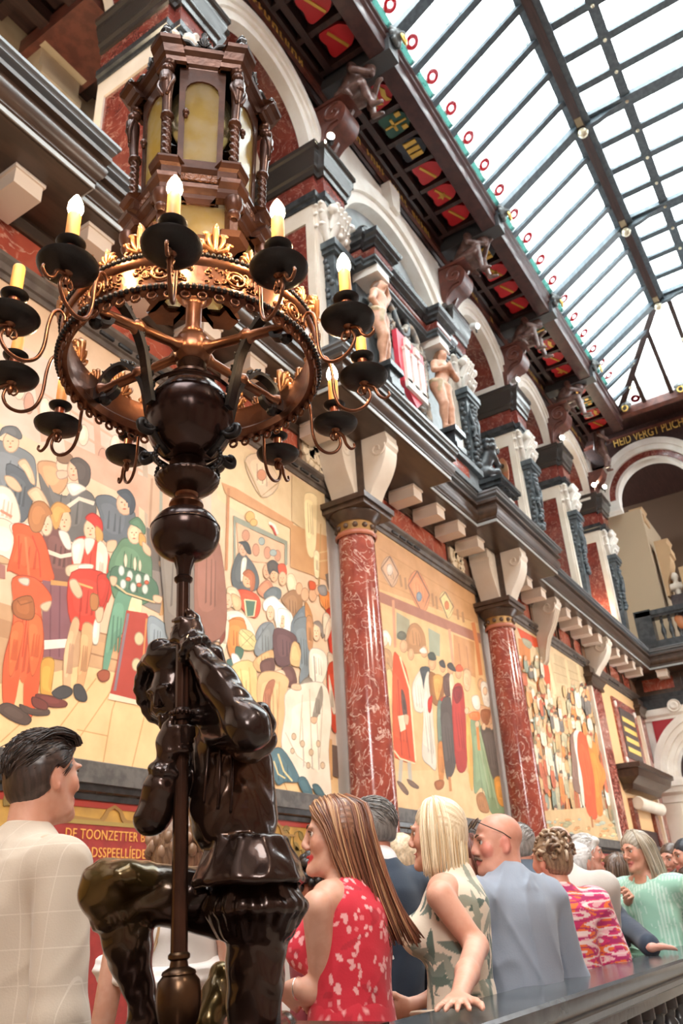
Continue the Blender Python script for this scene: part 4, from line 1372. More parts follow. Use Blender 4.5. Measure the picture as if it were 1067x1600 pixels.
# ---------------------------------------------------------------- wooden figures on scroll consoles
def figure(x, seed, label, mir=1):
    R = random.Random(seed)
    c = empty('wooden_console', (x, 5.6, 14.72), 'reddish carved scroll console carrying ' + label[0], 'console')
    pf = [(0, 0), (.06, 0), (.10, .12), (.14, .35), (.34, .55), (.55, .62), (.66, .78), (.70, 1.0), (.62, 1.22), (.50, 1.30), (.36, 1.34), (0, 1.36)]
    pf = [(p[0], p[1]) for p in spline([(a, b, 0) for a, b in pf], 3)]
    m = MB().prism(pf, (x, 5.72, 14.72), -EY, EZ, EX, -.27, .27)
    m.build('body', RED_WOOD, c, fixn=True, smooth=35)
    for s_ in (-.27, .27):
        v = MB()
        cc = V3((x + s_, 5.30, 15.72))
        v.tube([cc - EY * (.26 - .028 * t) * math.cos(t + 1) + EZ * (.26 - .028 * t) * math.sin(t + 1) for t in np.linspace(0, 8.2, 36)], .035, 6)
        v.tube(spline([(x + s_, 5.64, 14.8), (x + s_, 5.58, 15.2), (x + s_, 5.42, 15.42), (x + s_, 5.2, 15.46)], 5), .035, 6)
        v.build('volute', RED_WOOD, c, smooth=60)
    MB().box((x - .3, 4.95, 16.06), (x + .3, 5.7, 16.14)).build('seat_board', RED_WOOD, c)
    MB().prism([(0, 0), (.1, .05), (.62, .95), (.5, 1.0)], (x - .02, 5.62, 15.0), -EY, EZ, EX, .05, .12).build('strut', FIG_WOOD, c)
    b = V3((x, 5.2, 16.14))
    P = lambda a, o, z: b + (EX * a * mir - EY * o + EZ * z) * 1.15
    S = Sdf(k=.022)
    S.g = 1.04
    j = lambda s_=.03: R.uniform(-s_, s_)
    pel, ch, nk = P(0, .02, .12), P(j(), .28, .50), P(j(), .46 + j(), .55)
    S.chain([pel, P(0, .12, .34), ch], [.19, .17, .19])
    S.cone(P(-.2, .34, .55), P(.2, .34, .55), .10)
    S.chain([ch, nk], [.1, .08])
    hd = P(j(.05), .60 + j(.02), .47 + j(.02))
    S.ell(hd, (.115, .13, .14)).ell(hd - EZ * .02 - EY * .1, (.03, .04, .03), k=.02).ell(hd + EZ * .04 + EY * .05, (.135, .14, .13), k=.02)
    S.ell(hd - EY * .03 - EZ * .12, (.07, .07, .09), k=.03)
    for s_ in (-1, 1):
        kz = .04 + (.14 if s_ == R.choice((-1, 1)) else 0) + j()
        kn = P(s_ * .16, .50 + j(), kz)
        ft = P(s_ * (.12 + j()), .58 + j(.06), kz - .58)
        S.cone(P(s_ * .11, .08, .06), kn, .14, .10)
        S.cone(kn, ft, .095, .055)
        S.ell((kn + ft) / 2 + EY * .03 + EZ * .06, (.075, .09, .15))
        S.cone(ft, ft - EY * .20 - EZ * .06, .058, .04)
        el = P(s_ * .33, .42 + j(.04), .28 + j(.04))
        wr = P(s_ * .08 + j(.05), .66 + j(.05), .22 + j(.08)) if s_ > 0 or seed % 2 else P(s_ * .1, .72, .46)
        S.chain([P(s_ * .24, .34, .53), el, wr], [.095, .075, .055])
        S.ell(wr - EY * .05, (.05, .065, .045))
    # drapery over the lap
    for q in range(6):
        S.cone(P(-.22 + .08 * q, .0, .05), P(-.24 + .09 * q, .45, .02 + .03 * (q % 2)), .06, .05, k=.02)
    S.chain([P(-.22, .1, .1), P(-.3, .25, -.1), P(-.26, .32, -.25)], [.07, .06, .03])
    S.build('wooden_figure', FIG_WOOD, None, .026, origin=b, disp=lambda p: .006 * np.sin(p[:, 0] * 60 + p[:, 2] * 35) * np.sin(p[:, 1] * 50), label=label[1], cat='statue')
figure(9.6, 1, ('the nearest crouching figure', 'nearest carved wooden crouching man, bent over under the roof beam'))
figure(15.2, 2, ('the second crouching figure', 'second carved wooden crouching man, above the stone lion'), -1)
figure(19.2, 3, ('the third crouching figure', 'third carved wooden crouching man along the roof beam'))
figure(23.1, 4, ('the fourth seated figure', 'fourth carved wooden seated figure, hands before the chest'), -1)
# standing figure in the far corner
b = V3((27.4, 5.2, 15.55))
S = Sdf(k=.04)
Q = lambda a, o, z: b + EX * a - EY * o + EZ * z
S.chain([Q(-.1, .1, .95), Q(-.12, .15, 1.3), Q(-.15, .2, 1.6)], [.22, .2, .22]).cone(Q(-.4, .2, 1.66), Q(.12, .2, 1.66), .11)
S.ell(Q(-.25, .36, 1.95), (.14, .15, .17)).ell(Q(-.22, .3, 2.03), (.17, .17, .13), k=.02)
for s_ in (-1, 1):
    S.chain([Q(-.1 + s_ * .12, .12, .85), Q(-.15 + s_ * .16, .3, .45), Q(-.1 + s_ * .15, .2, .05), Q(-.15 + s_ * .15, .36, 0)], [.15, .1, .06, .05])
    S.chain([Q(-.15 + s_ * .3, .2, 1.6), Q(-.2 + s_ * .42, .3, 1.25), Q(-.3 + s_ * .15, .5, 1.05)], [.1, .08, .06])
for q in range(7): S.cone(Q(-.34 + .08 * q, .25, 1.05), Q(-.3 + .06 * q, .30, .35 + .05 * (q % 3)), .07, .05, k=.02)
S.build('wooden_figure', FIG_WOOD, None, .028, origin=b, label='carved wooden draped figure standing in the dark far corner beside the gold motto', cat='statue')
c = empty('wooden_console', (27.4, 5.5, 14.72), 'dark wooden console under the standing corner figure', 'console')
MB().prism([(0, 0), (.1, 0), (.2, .3), (.5, .6), (.6, .85), (0, .85)], (27.4, 5.72, 14.72), -EY, EZ, EX, -.3, .3).build('body', RED_WOOD, c, fixn=True)

# ---------------------------------------------------------------- spotlights on the imposts
def spot(p, d, label, lit=True, w=28):
    r = empty('spotlight', p, label, 'spotlight')
    p, d = V3(p), nrm(d)
    MB().lathe([(0, -.16), (.07, -.16), (.085, -.13), (.085, .08), (.075, .08), (.07, .05)], p, ax=d, n=16).build('housing', mat('white_metal', (.75, .75, .73), .4) if not lit else IRON, r, smooth=40)
    MB().lathe([(0, .055), (.072, .055)], p, ax=d, n=16).build('lens', mat('lamp_lens', (1, .9, .7), .3, emit=((1, .86, .62), 260.0 if lit else 3.0)) if lit else mat('lamp_lens_off_glow', (.9, .9, .88), .3, emit=((1, .95, .85), 3.0)), r)  # lenses of the unlit spotlights are given a faint glow of their own
    MB().bar(p - EZ * .2, p - EZ * .02, .03, .03).build('bracket', IRON, r)
spot((9.25, 5.36, 14.94), (-.72, -.64, -.28), 'glaring spotlight on the impost right of the lantern')
spot((15.05, 5.0, 14.0), (-.3, -.8, -.5), 'small white spotlight under the impost beside the second wooden figure', False)
spot((19.1, 5.4, 14.95), (-.5, -.8, -.3), 'unlit spotlight with an added lens glow on the third impost', False)
spot((23.05, 5.40, 14.95), (-.8, -.55, -.25), 'glaring spotlight on the impost under the fourth wooden figure')
spot((27.0, 5.55, 14.95), (-.85, -.5, -.2), 'left one of the two glaring spotlights in the far corner')
spot((27.55, 5.3, 15.02), (-.85, -.5, -.2), 'right one of the two glaring spotlights in the far corner')

# ---------------------------------------------------------------- far wall
W2 = -EX
fw = MB()
fw.box((FX, -6, -1.5), (FX + .5, 6.3, 0.2))
fw.build('wall_far_base', CREAM, kind=ST)
MB().box((FX + 4, -6, -1.5), (FX + 4.2, 9, 17)).build('wall_far_room', mat('room_brown', (.10, .055, .03), .7), kind=ST)
MB().box((FX, -6, 7.0), (FX + .5, 6.3, 9.0)).build('wall_far_entablature', BROWN_STONE, kind=ST)
MB().box((FX, -6, 16.3), (FX + .5, 6.3, 18.3)).build('wall_far_top', DARK_WOOD, kind=ST)
MB().box((26.6, -6, 17.6), (FX + .4, 6.3, 18.1)).build('ceiling_far', DARK_WOOD, kind=ST)
MB().sweep([(0, 17.25), (.1, 17.3), (.1, 17.38), (0, 17.4)], [(FX, 6, 0), (FX, -6, 0)], 1).build('trim_11', RED_WOOD, kind=ST)
ti = text_mesh('HEID VERGT PLICHT', 0.50, (FX - .05, 4.78, 16.98), -EY, EZ, GOLD_PAINT, None, sx=.62, name='gilt_motto', label='gilt capital letters of the motto on the dark beam of the far wall', cat='inscription', ext=.01)
def far_arch(cy, zs, r, ro, label, ztop, zleg, ya, yb, mt, mi, infill=True):
    R = empty('wall_arch', (FX, cy, zleg), label, 'arch')
    n = 28
    def rg(ra, rb, x0, x1, material, name, a0=0.0, a1=math.pi):
        m = MB()
        vs, fs = [], []
        for i in range(n + 1):
            t = a0 + (a1 - a0) * i / n
            c, s_ = math.cos(t), math.sin(t)
            vs += [(x0, cy + ra * c, zs + ra * s_), (x0, cy + rb * c, zs + rb * s_), (x1, cy + rb * c, zs + rb * s_), (x1, cy + ra * c, zs + ra * s_)]
        for i in range(n):
            b = 4 * i
            fs += [(b + q, b + (q + 1) % 4, b + 4 + (q + 1) % 4, b + 4 + q) for q in range(4)]
        fs += [(0, 1, 2, 3), (4 * n + 3, 4 * n + 2, 4 * n + 1, 4 * n)]
        m.add(vs, fs).build(name, material, R, smooth=30, fixn=True)
    rg(r + .42 * (ro - r), ro, FX - .14, FX + .4, mt, 'archivolt')
    rg(r + .7 * (ro - r), ro + .02, FX - .2, FX + .4, mt, 'archivolt_edge')
    rg(r + .14 * (ro - r), r + .42 * (ro - r), FX - .04, FX + .5, mi, 'red_band')
    rg(r, r + .14 * (ro - r), FX + .02, FX + .5, mt, 'inner_band')
    m = MB()
    vs, fs = [], []
    for i in range(n + 1):
        t = math.pi * i / n
        y, z = cy + ro * math.cos(t), zs + ro * math.sin(t)
        vs += [(FX, y, z), (FX, y, ztop), (FX + .4, y, z), (FX + .4, y, ztop)]
    for i in range(n):
        b = 4 * i
        fs += [(b, b + 4, b + 5, b + 1), (b + 2, b + 3, b + 7, b + 6), (b, b + 2, b + 6, b + 4)]
    m.add(vs, fs)
    for a, b in ((ya, cy - ro), (cy + ro, yb)):
        if b > a: m.box((FX, a, zs), (FX + .4, b, ztop))
    for sy in (-1, 1):
        y0, y1 = sorted((cy + sy * r, cy + sy * ro))
        m.box((FX - .05, y0, zleg), (FX + .4, y1, zs))
    m.build('spandrel', mt, R)
    return R
far_arch(3.76, 14.80, 1.30, 2.05, 'cream arch with red band high on the far wall beside the corner figure', 16.4, 14.4, 1.6, 6.3, WHITE_STONE, RED_PANEL)
far_arch(-0.5, 14.80, 1.30, 2.05, 'second cream arch high on the far wall at the right edge', 16.4, 14.4, -3, 1.7, WHITE_STONE, RED_PANEL)
# lower white arch with red corner insets
LA = far_arch(3.95, 4.85, 1.28, 1.95, 'white arched doorway low on the far wall at the right edge', 6.98, .2, 1.6, 6.3, WHITE_STONE, WHITE_STONE)
MB().prism([(-1.72, 1.78), (-1.0, 1.78), (-1.25, 1.5), (-1.5, 1.2), (-1.66, .95), (-1.72, .8)], (FX - .01, 3.95, 4.85), -EY, EZ, -EX, 0, .02).build('red_inset', mat('inset_red', (.40, .02, .03), .5), LA, fixn=True)
MB().sweep([(0, 4.0), (.1, 4.05), (.1, 4.25), (.18, 4.35), (.18, 4.5), (.22, 4.52), (.22, 4.75), (0, 4.78)], [(FX, 6.05, 0), (FX, 5.2, 0), (FX + .4, 5.2, 0)], 1).build('impost', WHITE_STONE, LA, smooth=25)
MB().box((FX - .1, 5.35, .2), (FX + .3, 5.9, 4.0)).build('jamb_panel', CREAM, LA)
MB().sweep([(0, 6.62), (.05, 6.62), (.05, 6.70), (.12, 6.78), (.12, 6.98), (0, 7.0)], [(FX, 6, 0), (FX, -2, 0)], 1).build('trim_12', WHITE_STONE, kind=ST, smooth=20)
MB().lathe([(0, .06), (.1, .08), (.15, .03), (.2, .06), (.22, 0), (0, 0)], (FX - .12, 4.85, 7.0), ax=(-1, 0, 0), n=20).build('stone_roundel', WHITE_STONE, None, smooth=40, label='white stone roundel above the low arch on the far wall', cat='roundel')
MB().box((FX - .03, 3.0, 6.72), (FX + .02, 4.3, 6.96)).build('stone_tablet', SLATE, None, label='grey stone tablet above the low arch at the right edge', cat='tablet')
MB().box((FX + .9, 1.5, .2), (FX + 1.1, 6, 6.9)).build('wall_far_doorway', DARK_WOOD, kind=ST)
# dark entablature with red panels
en = MB().sweep([(0, 7.0), (.14, 7.0), (.14, 7.3), (.1, 7.32), (.1, 7.45), (0, 7.45)], [(FX, 6, 0), (FX, -6, 0)], 1).build('trim_13', BLACK_STONE, kind=ST, smooth=20)
for k in range(5):
    y = 5.7 - 1.75 * k
    MB().box((FX - .04, y - 1.0, 7.6), (FX, y, 8.0)).build('panel', RED_FRIEZE, en)
    for q in range(3): MB().box((FX - .08, y - 1.25 - .14 * q, 7.5), (FX, y - 1.2 - .14 * q, 8.05)).build('triglyph_bar', BROWN_STONE, en)
# balustrade of the far gallery
ba = empty('gallery_balustrade', (27.75, 2, 8.8), 'dark stone balustrade of the gallery on the far wall', 'balustrade')
MB().box((27.55, -5, 8.78), (28.0, 5.25, 9.0)).build('base', BLACK_STONE, ba)
MB().box((27.5, -5, 9.88), (28.05, 5.25, 10.05)).box((27.56, -5, 9.8), (27.98, 5.25, 9.88)).build('rail', BLACK_STONE, ba)
MB().box((27.5, 4.75, 8.8), (28.05, 5.3, 10.1)).build('post', BLACK_STONE, ba)
bal = MB().lathe([(.06, 0), (.06, .06), (.04, .1), (.05, .16), (.085, .3), (.08, .38), (.045, .52), (.04, .6), (.06, .66), (.06, .7), (.04, .74), (.06, .8)], n=10).build('baluster', BLACK_STONE, ba, smooth=50, origin=(0, 0, 0))
bal.location = V3((27.78, 4.5, 9.0)) - WL['gallery_balustrade']
for k in range(1, 20): inst(bal, ba, (27.78, 4.5 - .26 * k, 9.0))
sf = Sdf(k=.02).ell((27.72, 3.9, 9.5), (.08, .14, .24)).ell((27.72, 3.98, 9.62), (.06, .1, .14)).build('leaning_figure', mat('orange_wood', (.45, .16, .06), .5), None, .02, label='orange brown bundle behind the balusters of the far gallery', cat='bundle')
# gallery behind the far arch: plaster brackets, dark timber, bust
for (y, z, nm) in ((4.75, 13.9, 'nearest to the corner pier'), (4.15, 12.4, 'in the middle of the three'), (3.55, 11.2, 'lowest, above the bust')):
    r = empty('plaster_bracket', (FX + 1.2, y, z), 'tan plaster bracket inside the far gallery, ' + nm, 'bracket')
    MB().prism([(0, -1.4), (.1, -1.4), (.14, -.9), (.3, -.5), (.42, -.1), (.42, .1), (.5, .14), (.5, .4), (.42, .6), (.5, .75), (0, .75)], (FX + 1.2, y + .2, z), -EY, EZ, EX, -.4, .4).build('block', mat('tan_plaster', (.46, .29, .15), .8, bump=.1), r, fixn=True)
MB().box((FX + .6, 4.5, 8.8), (FX + 3.9, 9, 14.5)).build('wall_far_gallery', mat('tan_wall', (.42, .31, .2), .85), kind=ST)
MB().box((FX + .3, -6, 16.28), (FX + 4.2, 9, 16.6)).build('ceiling_far_gallery', DARK_WOOD, kind=ST)
MB().box((FX + .4, -6, 8.6), (FX + 4, 7, 8.8)).build('floor_far_gallery', BROWN_STONE, kind=ST)
bu = empty('stone_bust', (FX + 1.2, 4.0, 10.9), 'cream bust on a dark plinth in the far gallery opening', 'bust')
S = Sdf(k=.03).ell((FX + 1.2, 4.0, 11.75), (.15, .14, .19)).cone((FX + 1.2, 4.0, 11.5), (FX + 1.2, 4.0, 11.7), .09).cone((FX + 1.2, 4.22, 11.38), (FX + 1.2, 3.78, 11.38), .15, k=.05).cone((FX + 1.2, 4.0, 11.1), (FX + 1.2, 4.0, 11.3), .1)
S.build('head', CREAM, bu, .025)
MB().box((FX + 1.0, 3.72, 8.8), (FX + 1.45, 4.28, 11.05)).build('plinth', DARK_WOOD, bu)
# mantel and door surround below the plaque in the far bay of the long wall
mp = empty('stone_doorway', (25.7, 5.9, 0), 'dark corniced doorway surround with a cream scroll roll under the plaque', 'doorway')
MB().sweep([(0, 4.05), (.2, 4.1), (.25, 4.25), (.5, 4.4), (.55, 4.6), (.62, 4.62), (.62, 4.75), (0, 4.78)], [(24.3, 6.0, 0), (24.3, 5.9, 0), (27.2, 5.9, 0), (27.2, 6.0, 0)], 1).build('cornice', BROWN_STONE, mp, smooth=25)
MB().lathe([(0, 24.4), (.16, 24.4), (.19, 24.5), (.17, 24.7), (.17, 26.8), (.19, 27.0), (.16, 27.1), (0, 27.1)], (0, 5.72, 3.75), ax=(1, 0, 0), n=16).build('roll', CREAM, mp, smooth=40)
MB().box((24.35, 5.85, 2.75), (24.75, 6.0, 3.9)).box((26.75, 5.85, 2.75), (27.15, 6.0, 3.9)).build('scroll_block', RED_PANEL, mp)
MB().box((24.35, 5.82, 0), (24.65, 6.0, 2.9)).box((26.8, 5.82, 0), (27.1, 6.0, 2.9)).build('jamb', RED_MARBLE, mp)
MB().box((24.65, 5.9, 0), (26.8, 5.99, 3.1)).build('door_leaf', DARK_WOOD, mp)
# framed plaque with gold lettering lines
pq = empty('wall_plaque', (26.2, 5.95, 4.9), 'red marble framed dark plaque with gold lines in the far bay', 'plaque')
MB().box((23.6, 5.96, 2.7), (27.8, 6.0, 7.2)).build('ground', mat('plaque_ground', (.72, .45, .22), .6), pq)
MB().box((24.75, 5.90, 4.85), (27.35, 5.96, 6.85)).build('frame', RED_MARBLE, pq)
MB().box((25.2, 5.88, 5.1), (26.95, 5.91, 6.6)).build('tablet', mat('tablet_dark', (.07, .05, .045), .4), pq)
for k in range(4):
    MB().box((25.35, 5.87, 6.2 - .3 * k), (26.8, 5.882, 6.34 - .3 * k)).build('gold_line', GOLD_PAINT, pq)
for x, z in ((24.95, 6.65), (27.15, 6.65), (24.95, 5.0), (27.15, 5.0)):
    MB().ball((x, 5.9, z), (.09, .05, .1), 10, 6).build('boss', WHITE_STONE, pq, smooth=180)
# ---------------------------------------------------------------- the murals: flat painted boards between the columns
def hexc(h, g=1.0):
    c = [int(h[i:i + 2], 16) / 255 for i in (0, 2, 4)]
    return tuple(((x / 12.92) if x < .04045 else ((x + .055) / 1.055) ** 2.4) * g for x in c)
PAINT = mat('mural_paint', (0.8, 0.7, 0.6), 0.55, vcol='Col', col2=(0.86, 0.83, 0.78), scale=3.2, lo=.35, hi=.7, bump=.03, bscale=120)
VIEW = {'1': (0, 640, 3.811), '2': (0, 880, 3.811), '3': (300, 720, 4.446), '4': (300, 960, 4.446), '5': (580, 820, 4.85), '6': (580, 1020, 4.85), '7': (800, 960, 4.32), '0': (0, 0, 1.0)}
class Mural:
    def __init__(s, x0, x1, ground):
        s.x0, s.x1, s.n, s.mb = x0, x1, 0, MB()
        s.mb.box((x0, 5.985, 2.69), (x1, 6.0, 7.27), hexc(ground))
    def clampxz(s, x, z):
        return min(max(x, s.x0), s.x1), min(max(z, 2.69), 7.27)
    def wpoly(s, P, col, deco=False):
        if deco:
            c = np.mean(P, 0)
            R_ = np.array(P)
            e = np.linalg.norm(R_ - c, axis=1, keepdims=True)
            hx = [int(col[i:i + 2], 16) for i in (0, 2, 4)]
            s.wpoly([tuple(q) for q in R_ + (R_ - c) / (e + 1e-6) * .012], '%02x%02x%02x' % tuple(int(v * .76) for v in hx))
            s.wpoly(P, col)
            if e.max() > .12: s.wpoly([tuple(q) for q in c + (R_ - c) * .6 + np.array((-.12, .06)) * e.mean()], '%02x%02x%02x' % tuple(min(255, int(v * 1.06 + 4)) for v in hx))
            if e.max() > .22:
                ex = np.abs(R_ - c).max(0)
                for fx in (-.28, .02, .26):
                    q = c + np.array((fx * ex[0], 0))
                    s.wpoly([(q[0] - .007, q[1] + .30 * ex[1]), (q[0] + .007, q[1] + .34 * ex[1]), (q[0] + .02, q[1] - .40 * ex[1]), (q[0] - .012, q[1] - .44 * ex[1])], '%02x%02x%02x' % tuple(int(v * .84) for v in hx))
            return
        s.n += 1
        y = 5.9845 - s.n * 0.00002
        P = [s.clampxz(*p) for p in P]
        a = 0
        for i in range(len(P)): a += P[i - 1][0] * P[i][1] - P[i][0] * P[i - 1][1]
        if a < 0: P = P[::-1]
        s.mb.add([(x, y, z) for x, z in P], [tuple(range(len(P)))], hexc(col))
    def px(s, v, pts):
        ox, oy, k = VIEW[v]
        out = []
        for x, y in pts:
            w = on(ox + x / k, oy + y / k, 'Y', 5.985)
            out.append((w[0], w[2]))
        return out
    def draw(s, txt):
        for ln in txt.strip().split('\n'):
            t = ln.split()
            if not t: continue
            v, kind, col = t[0][0], t[0][1:], t[1]
            nums = [tuple(float(q) for q in p.split(',')) for p in t[2:]]
            if kind == 'e':
                for (cx, cy, rx, ry) in nums:
                    s.wpoly(s.px(v, [(cx + rx * math.cos(a), cy + ry * math.sin(a)) for a in np.linspace(0, 2 * math.pi, 15)[:-1]]), col, True)
                    if rx > 19 and col in ('e4bd9c', 'e6c09e', 'e8c5a6', 'e8c2a0', 'dfb497', 'dcb093', 'e6bf9e', 'e9c9a8', 'e0b58e', 'e2b48e', 'dcae8c', 'e2b893', 'e3a468'):
                        for (ax_, ay_, aw, ah, cc) in ((-.42, -.12, .16, .05, '5a3c2c'), (.22, -.12, .16, .05, '5a3c2c'), (-.08, .12, .10, .14, 'c8916c'), (-.1, .48, .24, .07, 'b8604a')):
                            s.wpoly(s.px(v, [(cx + rx * (ax_ + aw * math.cos(a)), cy + ry * (ay_ + ah * math.sin(a))) for a in np.linspace(0, 6.283, 9)[:-1]]), cc)
            elif kind == 'l':
                w = nums[0][0]
                P = nums[1:]
                L, Rr = [], []
                for i in range(len(P)):
                    a, b = P[max(i - 1, 0)], P[min(i + 1, len(P) - 1)]
                    d = nrm((b[0] - a[0], b[1] - a[1]))
                    L.append((P[i][0] - d[1] * w, P[i][1] + d[0] * w))
                    Rr.append((P[i][0] + d[1] * w, P[i][1] - d[0] * w))
                for i in range(len(P) - 1):
                    s.wpoly(s.px(v, [L[i], L[i + 1], Rr[i + 1], Rr[i]]), col)
            else:
                P = nums
                if kind == 's': P = [(p[0], p[1]) for p in spline([(a, b, 0) for a, b in nums], 4, True)]
                s.wpoly(s.px(v, P), col, kind == 's')
    def done(s, label):
        r = empty('mural_painting', ((s.x0 + s.x1) / 2, 5.99, 2.69), label, 'painting')
        s.mb.build('painted_board', PAINT, r)
        return r
M1 = Mural(2.95, 9.36, 'e2c3a4')
